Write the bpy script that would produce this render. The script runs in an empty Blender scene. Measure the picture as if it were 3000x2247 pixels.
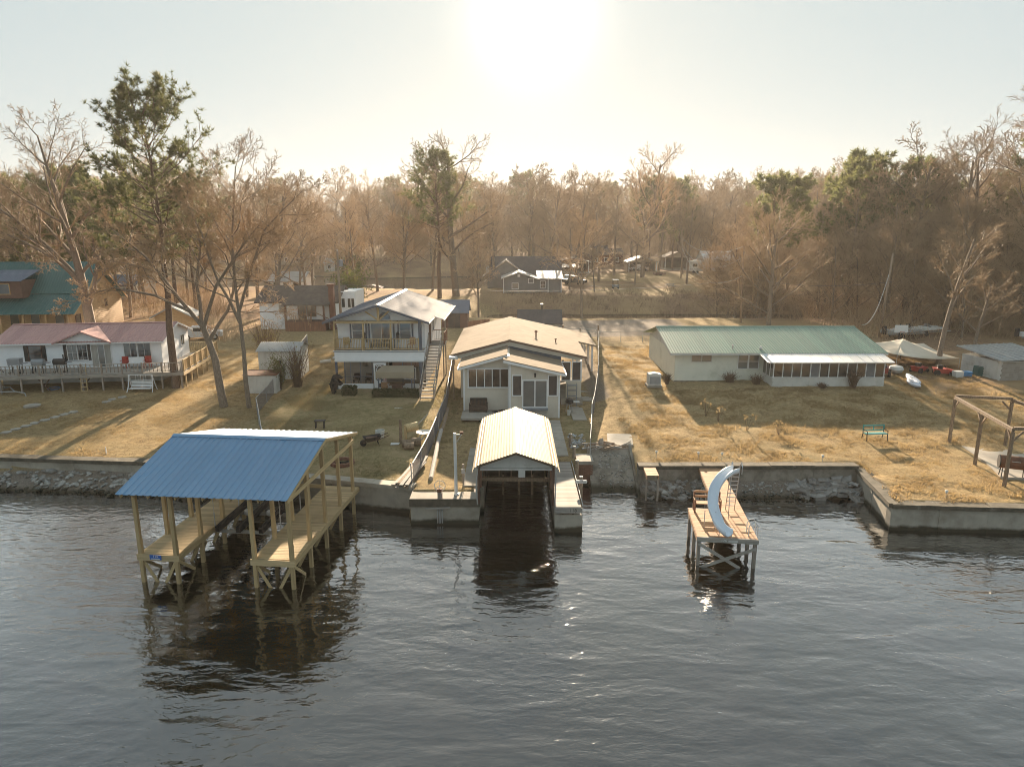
import bpy, math, random
import numpy as np
from mathutils import Vector, Matrix, noise as mnoise
R = math.radians
rnd = random.Random(7)
SC = bpy.context.scene
COL = SC.collection

# ---------------------------------------------------------------- camera
cam_d = bpy.data.cameras.new('camera'); cam = bpy.data.objects.new('camera', cam_d); COL.objects.link(cam)
cam.location = (0, 0, 14.7); cam.rotation_euler = (R(90 - 12.5), 0, 0)
cam_d.sensor_width = 36; cam_d.lens = 24; cam_d.clip_start = .3; cam_d.clip_end = 6000
SC.camera = cam
# ---------------------------------------------------------------- sky and sun
SUN_EL, SUN_AZ = 16.0, 1.6          # degrees; azimuth to the right of the view direction (+Y)
world = bpy.data.worlds.new('World'); SC.world = world; world.use_nodes = True
wn = world.node_tree.nodes; wl = world.node_tree.links
bg = wn['Background']; sky = wn.new('ShaderNodeTexSky'); sky.sky_type = 'NISHITA'; sky.sun_disc = False
sky.sun_elevation = R(SUN_EL); sky.sun_rotation = R(SUN_AZ)
sky.altitude = 50; sky.air_density = 1.0; sky.dust_density = .9; sky.ozone_density = 1.6
bg.inputs['Strength'].default_value = .15
# sky colour compressed, then scaled up for more even fill; levels off towards the sun  c / (1 + c / k)
sc_ = wn.new('ShaderNodeVectorMath'); sc_.operation = 'MULTIPLY_ADD'; sc_.inputs[1].default_value = (1 / .177, 1 / .211, 1 / .222); sc_.inputs[2].default_value = (1, 1, 1)
dv = wn.new('ShaderNodeVectorMath'); dv.operation = 'DIVIDE'
wl.new(sky.outputs[0], sc_.inputs[0]); wl.new(sky.outputs[0], dv.inputs[0]); wl.new(sc_.outputs[0], dv.inputs[1]); 
ad_ = wn.new('ShaderNodeVectorMath'); ad_.operation = 'MULTIPLY_ADD'; ad_.inputs[1].default_value = (.0022, .0018, .0013)
wl.new(sky.outputs[0], ad_.inputs[0]); wl.new(dv.outputs[0], ad_.inputs[2]); gn_ = wn.new('ShaderNodeVectorMath'); gn_.operation = 'SCALE'; gn_.inputs['Scale'].default_value = 2.38; wl.new(ad_.outputs[0], gn_.inputs[0]); 
# aureole and lens glare of the low sun, added into the sky colour (by angle from the sun)
tcw = wn.new('ShaderNodeTexCoord'); dt = wn.new('ShaderNodeVectorMath'); dt.operation = 'DOT_PRODUCT'
dt.inputs[1].default_value = (math.sin(R(SUN_AZ)) * math.cos(R(SUN_EL)), math.cos(R(SUN_AZ)) * math.cos(R(SUN_EL)), math.sin(R(SUN_EL))); wl.new(tcw.outputs['Generated'], dt.inputs[0])
prev = gn_.outputs[0]
for n_, c_ in ((2400, (9, 8.8, 8.2)), (420, (.6, .55, .46)), (24, (.03, .022, .014))):
    mx = wn.new('ShaderNodeMath'); mx.operation = 'MAXIMUM'; mx.inputs[1].default_value = 0; wl.new(dt.outputs['Value'], mx.inputs[0])
    pw = wn.new('ShaderNodeMath'); pw.operation = 'POWER'; pw.inputs[1].default_value = n_; wl.new(mx.outputs[0], pw.inputs[0])
    ma = wn.new('ShaderNodeVectorMath'); ma.operation = 'MULTIPLY_ADD'; ma.inputs[1].default_value = c_; wl.new(pw.outputs[0], ma.inputs[0]); wl.new(prev, ma.inputs[2]); prev = ma.outputs[0]
wl.new(prev, bg.inputs[0])
sun_d = bpy.data.lights.new('sun', 'SUN'); sun = bpy.data.objects.new('sun', sun_d); COL.objects.link(sun)
sun_d.energy = 2.35; sun_d.angle = R(.55); sun_d.color = (1, .81, .59)
sdir = Vector((math.sin(R(SUN_AZ)) * math.cos(R(SUN_EL)), math.cos(R(SUN_AZ)) * math.cos(R(SUN_EL)), math.sin(R(SUN_EL))))
sun.rotation_euler = sdir.to_track_quat('Z', 'Y').to_euler()
sun.location = (0, 100, 60)
vs = SC.view_settings; vs.view_transform = 'Standard'; vs.look = 'None'; vs.exposure = 3.08; vs.gamma = 1; vs.use_curve_mapping = False
SC.cycles.use_denoising = True
SC.cycles.max_bounces = 6; SC.cycles.diffuse_bounces = 4; SC.cycles.glossy_bounces = 3; SC.cycles.transmission_bounces = 4
SC.cycles.volume_bounces = 0; SC.cycles.transparent_max_bounces = 6
SC.cycles.sample_clamp_indirect = 4
SC.cycles.caustics_reflective = False; SC.cycles.caustics_refractive = False
SC.cycles.use_adaptive_sampling = True; SC.cycles.adaptive_threshold = .01; SC.cycles.filter_width = .95

# ---------------------------------------------------------------- materials
def new_mat(name):
    m = bpy.data.materials.new(name); m.use_nodes = True
    nt = m.node_tree; b = nt.nodes['Principled BSDF']
    return m, nt, b
def N(nt, typ, **kw):
    n = nt.nodes.new(typ)
    for k, v in kw.items():
        if k in n.inputs: n.inputs[k].default_value = v
        else: setattr(n, k, v)
    return n
def c4(c): return (c[0], c[1], c[2], 1)
def mix(nt, fac, a, b, mode='MIX'):
    n = nt.nodes.new('ShaderNodeMix'); n.data_type = 'RGBA'; n.blend_type = mode
    for i, v in ((0, fac), (6, a), (7, b)):
        if hasattr(v, 'is_output'): nt.links.new(v, n.inputs[i])
        else: n.inputs[i].default_value = v if i == 0 else c4(v)
    return n.outputs[2]
def coords(nt, stretch=(1, 1, 1), space='Object'):
    if space == 'World':
        t = nt.nodes.new('ShaderNodeNewGeometry'); out = t.outputs['Position']
    else:
        t = nt.nodes.new('ShaderNodeTexCoord'); out = t.outputs['Object']
    mp = nt.nodes.new('ShaderNodeMapping'); mp.inputs['Scale'].default_value = stretch
    nt.links.new(out, mp.inputs[0]); return mp.outputs[0]
def noise(nt, vec, scale, detail=5, rough=.6, dist=0):
    n = N(nt, 'ShaderNodeTexNoise', Scale=scale, Detail=detail, Roughness=rough, Distortion=dist)
    nt.links.new(vec, n.inputs['Vector']); return n.outputs['Fac']
def ramp(nt, fac, stops):
    r = nt.nodes.new('ShaderNodeValToRGB'); e = r.color_ramp.elements
    while len(e) < len(stops): e.new(.5)
    for i, (p, c) in enumerate(stops): e[i].position = p; e[i].color = c4(c) if not isinstance(c, (int, float)) else (c, c, c, 1)
    nt.links.new(fac, r.inputs[0]); return r.outputs[0]
def bump(nt, b, height, strength=.3, dist=.05):
    n = N(nt, 'ShaderNodeBump', Strength=strength, Distance=dist); nt.links.new(height, n.inputs['Height'])
    nt.links.new(n.outputs[0], b.inputs['Normal']); return n
MATS = {}
def M(name, c1, c2=None, scale=3, rough=.75, bmp=.15, bscale=None, stretch=(1, 1, 1), metal=0, rv=0, lo=.35, hi=.65, spec=.4, stain=None, sscale=.8, slo=.5, shi=.75, space='Object', bdist=.02, wet=0):
    """two-tone noise colour, optional stains, random value per object, fine bump"""
    m, nt, b = new_mat(name); v = coords(nt, stretch, space)
    if c2 is None: c2 = tuple(x * .8 for x in c1)
    fac = ramp(nt, noise(nt, v, scale), [(lo, 0.), (hi, 1.)])
    col = mix(nt, fac, c1, c2)
    if stain:
        sf = ramp(nt, noise(nt, v, sscale, 8, .7), [(slo, 0.), (shi, 1.)])
        col = mix(nt, sf, col, stain)
    if wet:                                     # dark waterline stain just above the lake
        ge = nt.nodes.new('ShaderNodeNewGeometry'); sx = nt.nodes.new('ShaderNodeSeparateXYZ'); nt.links.new(ge.outputs['Position'], sx.inputs[0])
        wa = N(nt, 'ShaderNodeMath', operation='MULTIPLY_ADD'); nt.links.new(noise(nt, v, 1.3, 4), wa.inputs[0]); wa.inputs[1].default_value = -.35; nt.links.new(sx.outputs[2], wa.inputs[2])
        col = mix(nt, ramp(nt, wa.outputs[0], [(.0, 1.), (wet, 0.)]), col, (.035, .032, .018))
    if rv:
        oi = nt.nodes.new('ShaderNodeObjectInfo'); mr = N(nt, 'ShaderNodeMapRange'); mr.inputs[3].default_value = 1 - rv; mr.inputs[4].default_value = 1 + rv
        nt.links.new(oi.outputs['Random'], mr.inputs[0])
        hs = nt.nodes.new('ShaderNodeHueSaturation'); nt.links.new(col, hs.inputs['Color']); nt.links.new(mr.outputs[0], hs.inputs['Value']); col = hs.outputs[0]
    nt.links.new(col, b.inputs['Base Color'])
    b.inputs['Roughness'].default_value = rough; b.inputs['Metallic'].default_value = metal; b.inputs['Specular IOR Level'].default_value = spec
    if bmp: bump(nt, b, noise(nt, v, bscale or scale * 4, 4), bmp, bdist)
    MATS[name] = m; return m
WST = (30, 2, 30)     # grain stretched along local Y (planks are modelled with their length on Y unless said otherwise)
M('new_wood', (.57, .42, .22), (.43, .31, .155), 1, .75, .12, 4, (14, 1.2, 14), rv=.14)
M('new_wood_x', (.58, .43, .24), (.42, .31, .165), 1, .75, .12, 4, (1.2, 14, 14), rv=.2)
M('new_wood_z', (.54, .39, .20), (.41, .29, .145), 1, .75, .12, 4, (14, 14, 1.2), rv=.12)
M('grey_wood', (.42, .38, .33), (.26, .23, .20), 1, .85, .2, 4, (1.5, 16, 16), rv=.22)
M('grey_wood_z', (.36, .31, .26), (.22, .18, .15), 1, .85, .2, 4, (16, 16, 1.5), rv=.15)
M('red_wood', (.46, .27, .15), (.30, .17, .09), 1, .8, .15, 4, (1.5, 12, 12), rv=.2)
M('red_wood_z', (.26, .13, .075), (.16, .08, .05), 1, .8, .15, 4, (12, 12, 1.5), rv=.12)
M('dark_wood', (.14, .075, .05), (.085, .045, .03), 1.5, .75, .15, 4, (8, 8, 1.5), rv=.1)
M('old_wood', (.30, .22, .15), (.17, .12, .08), 2, .9, .3, 6, (6, 6, 2), rv=.2)
M('log_siding', (.62, .40, .20), (.48, .29, .14), 2, .7, .1, 8, (1, 1, 6))
M('blue_metal', (.15, .285, .44), (.135, .26, .41), .7, .5, .05, 30, (5, .5, 1), spec=.5, lo=.3, hi=.7, rv=.06, stain=(.14, .25, .39), sscale=1.1, slo=.5, shi=.7)
M('white_metal', (.70, .70, .68), (.62, .62, .60), .8, .42, .05, 30, spec=.5)
M('tan_metal', (.35, .275, .18), (.29, .225, .145), .7, .55, .04, 30, (5, .5, 1), spec=.12, stain=(.25, .18, .10), sscale=.5, rv=.05)
M('green_metal', (.17, .28, .205), (.145, .25, .18), .6, .5, .04, 25, (5, .5, 1), spec=1.0, stain=(.27, .29, .21), sscale=.9, rv=.1)
M('teal_metal', (.035, .115, .105), (.03, .095, .09), .5, .5, .04, 25, rv=.04)
M('red_metal', (.50, .29, .265), (.44, .245, .225), .6, .48, .05, 25, (5, .5, 1), stain=(.24, .11, .10), sscale=1.0, slo=.55, shi=.8, rv=.1)
M('slate_metal', (.15, .17, .21), (.12, .14, .18), .4, .62, .04, 25, rv=.12, spec=.15, stain=(.24, .25, .28), sscale=.5)
M('galv_metal', (.42, .42, .40), (.33, .33, .32), 2, .6, .05, 20, metal=.15, stain=(.28, .20, .13), sscale=1.2, slo=.58, shi=.85)
M('grey_metal', (.30, .31, .32), (.24, .25, .26), 2, .5, .05, metal=.2)
M('tan_shingle', (.26, .20, .14), (.215, .165, .115), 1.2, .95, .35, 22, spec=.08, stain=(.17, .13, .092), sscale=.3)
M('brown_shingle', (.145, .115, .095), (.10, .08, .068), 2, .95, .35, 20, spec=.1, stain=(.19, .15, .12), sscale=.6)
M('charcoal_shingle', (.07, .07, .078), (.05, .05, .056), 3, .9, .35, 20, stain=(.10, .095, .095), sscale=.5)
M('white_siding', (.83, .84, .85), (.78, .79, .80), 1.2, .6, .03, 20, stain=(.60, .60, .58), sscale=.4, slo=.55, shi=.85)
M('white_paint', (.78, .78, .77), (.72, .72, .71), 2, .5, .03, 20)
M('dirty_white', (.62, .61, .57), (.52, .51, .47), 1, .7, .06, 12, stain=(.30, .27, .22), sscale=1.1, slo=.55, shi=.8)
M('beige_siding', (.64, .585, .49), (.58, .53, .445), 1.0, .65, .03, 20, stain=(.43, .39, .32), sscale=.35)
M('cream_siding', (.72, .71, .60), (.66, .65, .55), .9, .65, .04, 20, stain=(.40, .40, .30), sscale=.5, slo=.55, shi=.85)
M('slate_paint', (.10, .12, .16), (.085, .10, .135), 2, .6, .05)
M('grey_siding', (.16, .165, .17), (.13, .135, .14), 1, .7, .05)
M('tan_paint', (.40, .33, .25), (.34, .28, .21), 1.5, .7, .05)
M('brown_paint', (.17, .09, .065), (.13, .07, .05), 1.5, .75, .05)
M('concrete', (.46, .41, .335), (.36, .32, .26), 1.2, .9, .3, 14, stain=(.23, .20, .155), sscale=.5, slo=.48, shi=.72, wet=.16)
M('dark_concrete', (.33, .29, .235), (.23, .20, .16), 1.2, .95, .4, 12, stain=(.12, .10, .075), sscale=.6, slo=.45, shi=.68, wet=.25)
M('moss_concrete', (.13, .11, .08), (.07, .062, .045), 2.5, .95, .5, 12, stain=(.30, .27, .22), sscale=1.6, slo=.6, shi=.75)
M('pale_concrete', (.40, .365, .31), (.33, .295, .25), .8, .9, .2, 12, stain=(.25, .22, .18), sscale=.4, spec=.12)
M('block', (.34, .30, .26), (.27, .24, .20), 1.5, .95, .3, 12, rv=.12)
M('rock', (.38, .36, .33), (.24, .225, .20), 2.2, .9, .5, 7, rv=.25, stain=(.17, .155, .12), sscale=.9, wet=.2)
M('rubble', (.33, .31, .28), (.23, .21, .19), 2, .95, .4, 8, rv=.25)
M('pale_rock', (.42, .42, .41), (.30, .30, .29), 2, .9, .4, 8, rv=.2)
M('brick', (.23, .11, .075), (.17, .08, .055), 2, .9, .3, 10, rv=.15)
M('black_plastic', (.018, .018, .020), (.012, .012, .013), 3, .5, .05)
M('black_carpet', (.022, .017, .015), (.012, .010, .009), 6, .95, .3, 20)
M('dark_wicker', (.075, .05, .038), (.04, .027, .02), 8, .8, .3, 30)
M('black_fur', (.014, .012, .012), (.008, .007, .007), 6, .8, .4, 18)
M('grey_frame', (.22, .23, .24), (.17, .18, .19), 3, .5, .03)
M('brown_screen', (.075, .06, .055), (.05, .042, .04), 2, .7, .02)
M('grey_screen', (.16, .165, .17), (.12, .125, .13), 1.2, .7, .02)
M('curtain', (.42, .40, .36), (.30, .29, .26), 1, .9, .1, 4, (9, 1, .6))
M('interior', (.12, .10, .085), (.06, .05, .045), .9, .9, 0)
M('interior_pale', (.36, .33, .29), (.25, .23, .20), .8, .9, 0)
M('canvas', (.34, .28, .20), (.29, .24, .17), .8, .85, .12, 3)
M('canopy_cloth', (.66, .58, .46), (.56, .48, .37), .6, .85, .15, 2)
M('slide_plastic', (.74, .78, .83), (.68, .73, .79), .9, .34, .02, 20, spec=.5)
M('kayak_plastic', (.58, .62, .70), (.52, .56, .64), 1, .35, .02)
M('red_plastic', (.42, .045, .03), (.30, .03, .022), 2, .45, .03)
M('blue_plastic', (.06, .22, .42), (.05, .18, .35), 2, .45, .03)
M('teal_paint', (.10, .34, .32), (.075, .27, .25), 3, .6, .05)
M('rust', (.20, .085, .045), (.10, .05, .03), 3, .85, .3, 10)
M('rubber', (.02, .02, .021), (.013, .013, .014), 4, .8, .1)
M('chrome', (.55, .56, .57), (.48, .49, .5), 2, .3, 0, metal=.8)
M('car_white', (.62, .62, .62), (.58, .58, .58), 1, .28, 0, spec=.6)
M('car_dark', (.05, .055, .06), (.04, .042, .048), 1, .28, 0, spec=.6)
M('car_red', (.30, .035, .025), (.25, .03, .02), 1, .3, 0, spec=.6)
M('sign_blue', (.03, .13, .42), (.028, .12, .40), 2, .5, 0)
M('sign_white', (.78, .78, .76), (.70, .70, .68), 3, .5, 0)
M('ink', (.02, .02, .022), (.015, .015, .016), 3, .6, 0)
M('wire', (.17, .17, .18), (.13, .13, .14), 3, .6, 0)
M('wire_pale', (.55, .52, .47), (.45, .43, .40), 3, .4, 0)
M('pole_wood', (.32, .235, .165), (.22, .16, .115), 2, .9, .3, 6, (8, 8, 1))
M('yellow_leaf', (.34, .24, .05), (.22, .17, .04), 6, .7, 0)
M('flag_cloth', (.55, .10, .10), (.60, .55, .52), 1.2, .8, 0, stretch=(9, 9, .2))
M('orange_paint', (.5, .13, .04), (.4, .1, .03), 2, .6, 0)

def glass_mat(name, tint, rough=.06):
    m, nt, b = new_mat(name)
    v = coords(nt); f = noise(nt, v, .9, 3); col = mix(nt, f, tint, tuple(x * .45 for x in tint))
    nt.links.new(col, b.inputs['Base Color']); b.inputs['Roughness'].default_value = rough
    b.inputs['Specular IOR Level'].default_value = .9; b.inputs['Coat Weight'].default_value = .6; b.inputs['Coat Roughness'].default_value = .03
    bump(nt, b, noise(nt, v, 1.3, 2), .03, .05)
    MATS[name] = m
glass_mat('glass', (.055, .055, .058)); glass_mat('glass_blind', (.20, .205, .20), .1); glass_mat('glass_brown', (.075, .055, .045), .1)

def leaf_mat(name, c1, c2, trans=.45, scale=.35, tc=None):
    m, nt, b = new_mat(name); v = coords(nt)
    col = mix(nt, ramp(nt, noise(nt, v, scale, 4), [(.35, 0.), (.65, 1.)]), c1, c2)
    oi = nt.nodes.new('ShaderNodeObjectInfo'); mr = N(nt, 'ShaderNodeMapRange'); mr.inputs[3].default_value = .75; mr.inputs[4].default_value = 1.25
    nt.links.new(oi.outputs['Random'], mr.inputs[0]); hs = nt.nodes.new('ShaderNodeHueSaturation'); nt.links.new(col, hs.inputs['Color']); nt.links.new(mr.outputs[0], hs.inputs['Value']); col = hs.outputs[0]
    nt.links.new(col, b.inputs['Base Color']); b.inputs['Roughness'].default_value = .6; b.inputs['Specular IOR Level'].default_value = .3
    t = nt.nodes.new('ShaderNodeBsdfTranslucent'); nt.links.new(col, t.inputs[0])
    ms = nt.nodes.new('ShaderNodeMixShader'); ms.inputs[0].default_value = trans
    nt.links.new(b.outputs[0], ms.inputs[1]); nt.links.new(t.outputs[0], ms.inputs[2])
    nt.links.new(ms.outputs[0], nt.nodes['Material Output'].inputs[0]); MATS[name] = m
leaf_mat('needles', (.085, .098, .038), (.14, .132, .05), .4)
leaf_mat('needles_far', (.12, .14, .055), (.20, .195, .07), .5)
leaf_mat('boxwood', (.055, .065, .022), (.10, .10, .035), .3, 2)
leaf_mat('shrub_leaf', (.07, .10, .03), (.20, .18, .05), .45, 1)
leaf_mat('dry_grass', (.46, .335, .165), (.35, .245, .12), .5, .5)
leaf_mat('olive_grass', (.34, .30, .15), (.45, .36, .195), .4, .5)
leaf_mat('dry_twig', (.20, .125, .075), (.12, .075, .05), .15, .5)
M('bark', (.26, .20, .15), (.16, .125, .092), 3, .9, .5, 9, (5, 5, 1.2), rv=.12)
M('pine_bark', (.19, .125, .085), (.11, .07, .05), 3, .9, .5, 9, (5, 5, 1.5), rv=.1)
leaf_mat('twig', (.56, .415, .265), (.42, .305, .19), .42, .5)
leaf_mat('twig_far', (.48, .35, .22), (.36, .26, .16), .4, .25)
leaf_mat('twig_gold', (.52, .36, .21), (.38, .27, .16), .4, .5)

# ---------------------------------------------------------------- mesh builder
class MB:
    def __init__(s): s.v = []; s.f = []
    def add(s, vs, fs):
        o = len(s.v); s.v.extend(vs); s.f.extend([tuple(i + o for i in f) for f in fs]); return s
    def box(s, x0, x1, y0, y1, z0, z1):
        return s.add([(x0, y0, z0), (x1, y0, z0), (x1, y1, z0), (x0, y1, z0), (x0, y0, z1), (x1, y0, z1), (x1, y1, z1), (x0, y1, z1)],
                     [(3, 2, 1, 0), (4, 5, 6, 7), (0, 1, 5, 4), (1, 2, 6, 5), (2, 3, 7, 6), (3, 0, 4, 7)])
    def bar(s, p, q, w, h=None, up=(0, 0, 1)):
        p, q = Vector(p), Vector(q); h = h or w; d = (q - p).normalized(); u = Vector(up)
        if abs(d.dot(u)) > .98: u = Vector((0, 1, 0))
        a = d.cross(u).normalized() * w / 2; b = a.cross(d).normalized() * h / 2
        return s.add([tuple(p - a - b), tuple(p + a - b), tuple(p + a + b), tuple(p - a + b), tuple(q - a - b), tuple(q + a - b), tuple(q + a + b), tuple(q - a + b)],
                     [(0, 1, 2, 3), (7, 6, 5, 4), (0, 4, 5, 1), (1, 5, 6, 2), (2, 6, 7, 3), (3, 7, 4, 0)])
    def tube(s, pts, r, n=6, cap=True):
        pts = [Vector(p) for p in pts]; k = len(pts); rs = r if isinstance(r, (list, tuple)) else [r] * k
        vs = []; fs = []; a = None
        for i, p in enumerate(pts):
            d = (pts[min(i + 1, k - 1)] - pts[max(i - 1, 0)]).normalized()
            if a is None: a = d.orthogonal().normalized()
            else:
                a = a - d * a.dot(d); a = a.normalized() if a.length > 1e-6 else d.orthogonal().normalized()
            b = d.cross(a)
            for j in range(n):
                t = 2 * math.pi * j / n; vs.append(tuple(p + (a * math.cos(t) + b * math.sin(t)) * rs[i]))
        for i in range(k - 1):
            for j in range(n): fs.append((i * n + j, i * n + (j + 1) % n, (i + 1) * n + (j + 1) % n, (i + 1) * n + j))
        if cap: fs.append(tuple(range(n - 1, -1, -1))); fs.append(tuple((k - 1) * n + j for j in range(n)))
        return s.add(vs, fs)
    def lathe(s, prof, n=16, c=(0, 0, 0)):
        vs = []; fs = []
        for r, z in prof:
            for j in range(n): t = 2 * math.pi * j / n; vs.append((c[0] + r * math.cos(t), c[1] + r * math.sin(t), c[2] + z))
        for i in range(len(prof) - 1):
            for j in range(n): fs.append((i * n + j, i * n + (j + 1) % n, (i + 1) * n + (j + 1) % n, (i + 1) * n + j))
        fs.append(tuple(range(n - 1, -1, -1))); fs.append(tuple((len(prof) - 1) * n + j for j in range(n)))
        return s.add(vs, fs)
    def prism(s, poly, d0, d1, axis='y'):
        """extrude a polygon: axis y -> poly in (x,z); axis x -> poly in (y,z); axis z -> poly in (x,y)"""
        def P(a, b, t): return {'y': (a, t, b), 'x': (t, a, b), 'z': (a, b, t)}[axis]
        n = len(poly); vs = [P(a, b, d0) for a, b in poly] + [P(a, b, d1) for a, b in poly]
        fs = [tuple(range(n)), tuple(range(2 * n - 1, n - 1, -1))] + [(i, i + n, (i + 1) % n + n, (i + 1) % n) for i in range(n)]
        return s.add(vs, fs)
    def quad(s, a, b, c, d): return s.add([tuple(a), tuple(b), tuple(c), tuple(d)], [(0, 1, 2, 3)])
    def slab(s, a, b, c, d, t):
        """quad a,b,c,d given thickness t downwards along its normal"""
        a, b, c, d = map(Vector, (a, b, c, d)); n = (b - a).cross(d - a).normalized() * t
        if n.z < 0: n = -n
        vs = [tuple(p) for p in (a, b, c, d)] + [tuple(p - n) for p in (a, b, c, d)]
        return s.add(vs, [(0, 1, 2, 3), (7, 6, 5, 4), (0, 4, 5, 1), (1, 5, 6, 2), (2, 6, 7, 3), (3, 7, 4, 0)])
    def lap(s, poly, pitch, t=.018, y=0., sgn=-1):
        """lap siding courses over a convex polygon in (x,z), facing -y (sgn -1) from plane y"""
        zs = [p[1] for p in poly]; z = min(zs); zmax = max(zs); n = len(poly)
        def span(zz):
            xs = []
            for i in range(n):
                (x0, z0), (x1, z1) = poly[i], poly[(i + 1) % n]
                if (z0 - zz) * (z1 - zz) <= 0 and abs(z1 - z0) > 1e-9: xs.append(x0 + (x1 - x0) * (zz - z0) / (z1 - z0))
            return (min(xs), max(xs)) if xs else None
        while z < zmax - .01:
            z1 = min(z + pitch, zmax - .001); a = span(z + .0005); b = span(z1)
            if a and b:
                yo = y + sgn * t
                s.add([(a[0], yo, z), (a[1], yo, z), (b[1], y + sgn * .002, z1), (b[0], y + sgn * .002, z1), (a[0], y, z), (a[1], y, z)], [(0, 1, 2, 3), (4, 5, 1, 0)])
            z = z1
        return s
    def mesh(s, name, mat, smooth=False):
        me = bpy.data.meshes.new(name); me.from_pydata(s.v, [], s.f)
        if mat: me.materials.append(MATS[mat] if isinstance(mat, str) else mat)
        me.validate()
        import bmesh
        bm = bmesh.new(); bm.from_mesh(me); bmesh.ops.recalc_face_normals(bm, faces=bm.faces); bm.to_mesh(me); bm.free()
        if smooth: me.polygons.foreach_set('use_smooth', [True] * len(me.polygons))
        return me
def link(name, data, parent=None, loc=(0, 0, 0), rot=(0, 0, 0), scale=None):
    o = bpy.data.objects.new(name, data); COL.objects.link(o); o.parent = parent; o.location = loc; o.rotation_euler = rot
    if scale: o.scale = scale
    return o
def tag(o, label=None, cat=None, group=None, kind=None):
    if label: o['label'] = label
    if cat: o['category'] = cat
    if group: o['group'] = group
    if kind: o['kind'] = kind
    return o
def thing(name, label, cat, loc=(0, 0, 0), rz=0, group=None):
    return tag(link(name, None, None, loc, (0, 0, R(rz))), label, cat, group)
def part(name, mb, mat, parent=None, loc=(0, 0, 0), rot=(0, 0, 0), smooth=False, label=None):
    o = link(name, mb.mesh(name, mat, smooth), parent, loc, rot)
    if label: o['label'] = label
    return o
def again(o, parent=None, loc=None, rot=None, scale=None):
    c = o.copy(); COL.objects.link(c); c.parent = parent if parent is not None else o.parent
    if loc is not None: c.location = loc
    if rot is not None: c.rotation_euler = rot
    if scale is not None: c.scale = scale
    return c
def copy_tree(o, loc=None, rz=None, scale=None, label=None):
    c = o.copy(); COL.objects.link(c)
    if loc is not None: c.location = loc
    if rz is not None: c.rotation_euler = (0, 0, rz)
    if scale is not None: c.scale = scale if not isinstance(scale, (int, float)) else (scale,) * 3
    if label: c['label'] = label
    def rec(a, b):
        for ch in list(a.children):
            d = ch.copy(); COL.objects.link(d); d.parent = b; rec(ch, d)
    rec(o, c); return c
def single(name, mb, mat, label, cat, loc=(0, 0, 0), rz=0, group=None, smooth=False):
    return tag(part(name, mb, mat, None, loc, (0, 0, R(rz)), smooth), label, cat, group)
def planks(name, parent, n, start, step, size, mat, rot=(0, 0, 0), jit=.004):
    """n boxes of the given size (x,y,z), sharing one mesh, from start stepping by step"""
    sx, sy, sz = size; me = MB().box(-sx / 2, sx / 2, -sy / 2, sy / 2, -sz / 2, sz / 2).mesh(name, mat); out = []
    for i in range(n):
        o = link(name, me, parent, (start[0] + step[0] * i, start[1] + step[1] * i, start[2] + step[2] * i + rnd.uniform(-jit, jit)), rot)
        out.append(o)
    return out
# ---------------------------------------------------------------- terrain
def sstep(a, b, t): t = np.clip((t - a) / (b - a), 0, 1); return t * t * (3 - 2 * t)
def shore(x):
    y = np.interp(x, [-300, -31, -20.9, -5.31, -5.3, -1.66, -1.65, 2.1, 2.11, 4.55, 4.56, 7.2, 7.21, 300],
                     [42, 38.85, 37.95, 34.2, 33.4, 33.4, 40.9, 40.9, 38.2, 38.2, 36.0, 36.0, 37.45, 37.45])
    return y
def lot(x, y):
    h = np.interp(y, [30, 38, 46, 55, 70, 95, 101], [1.4, 1.5, 1.95, 2.35, 2.6, 2.75, 2.75])
    hs = np.interp(y, [30, 38, 50, 60, 70, 95, 101], [1.4, 1.45, 1.45, 2.1, 2.5, 2.75, 2.75])
    w = sstep(-6.2, -4.6, x) * (1 - sstep(6, 9, x)); h = h * (1 - w) + hs * w
    return h + .25 * sstep(10, 22, x) * sstep(44, 54, y)
def height(x, y):
    x = np.asarray(x, float); y = np.asarray(y, float)
    side = 19.1 + (y - 32.1) * .17
    land = (y > shore(x) + .26) | ((x > side + .22) & (y > 32.32 - (x - 19.1) * .075))
    h = lot(x, y)
    # boat ramp
    rampz = np.clip((y - 37.2) * .52, -1.0, 1.6)
    inr = (x > 4.6) & (x < 7.25) & (y < 40.4)
    h = np.where(inr, rampz, h)
    # far country
    back = np.interp(y, [101, 122, 131, 180, 300, 520, 900, 3000], [2.75, 3.0, 3.3, 4.8, 9.5, 21, 27, 30])
    canal = np.interp(y, [96, 98, 105, 121.5, 129, 132], [2.75, 2.6, -1.0, -.9, 3.1, 3.3])
    wc = sstep(-9, -2, x)
    h = np.where(y > 96, back, h)
    h = np.where((y > 96) & (y < 132), back * (1 - wc) + canal * wc, h)
    # cove behind, on the left
    d = np.maximum(np.abs(x + 46) - 40 + 4 * np.sin(y * .07), np.abs(y - 190) - 38 + 5 * np.sin(x * .11))
    cove = np.clip(d * .35, -1.0, 12)
    h = np.where((y > 130) & (x < 5), np.minimum(h, cove), h)
    # lake bed and the stone slopes under the walls
    ys = shore(x)
    bed = np.full_like(h, -1.2)
    slopeL = np.clip(.95 - (ys - y) * .78, -1.2, 1)
    bed = np.where(x < -17, slopeL, bed)
    slopeR = np.clip(.62 - (ys - y) * .5, -1.2, 1)
    bed = np.where((x > 7.2) & (x < side), slopeR, bed)
    bed = np.where((x > 4.6) & (x < 7.25), np.clip((y - 37.2) * .52, -1.2, 2), bed)
    return np.where(land, h, bed)
def hz(x, y): return float(height(np.array([x]), np.array([y]))[0])

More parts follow.
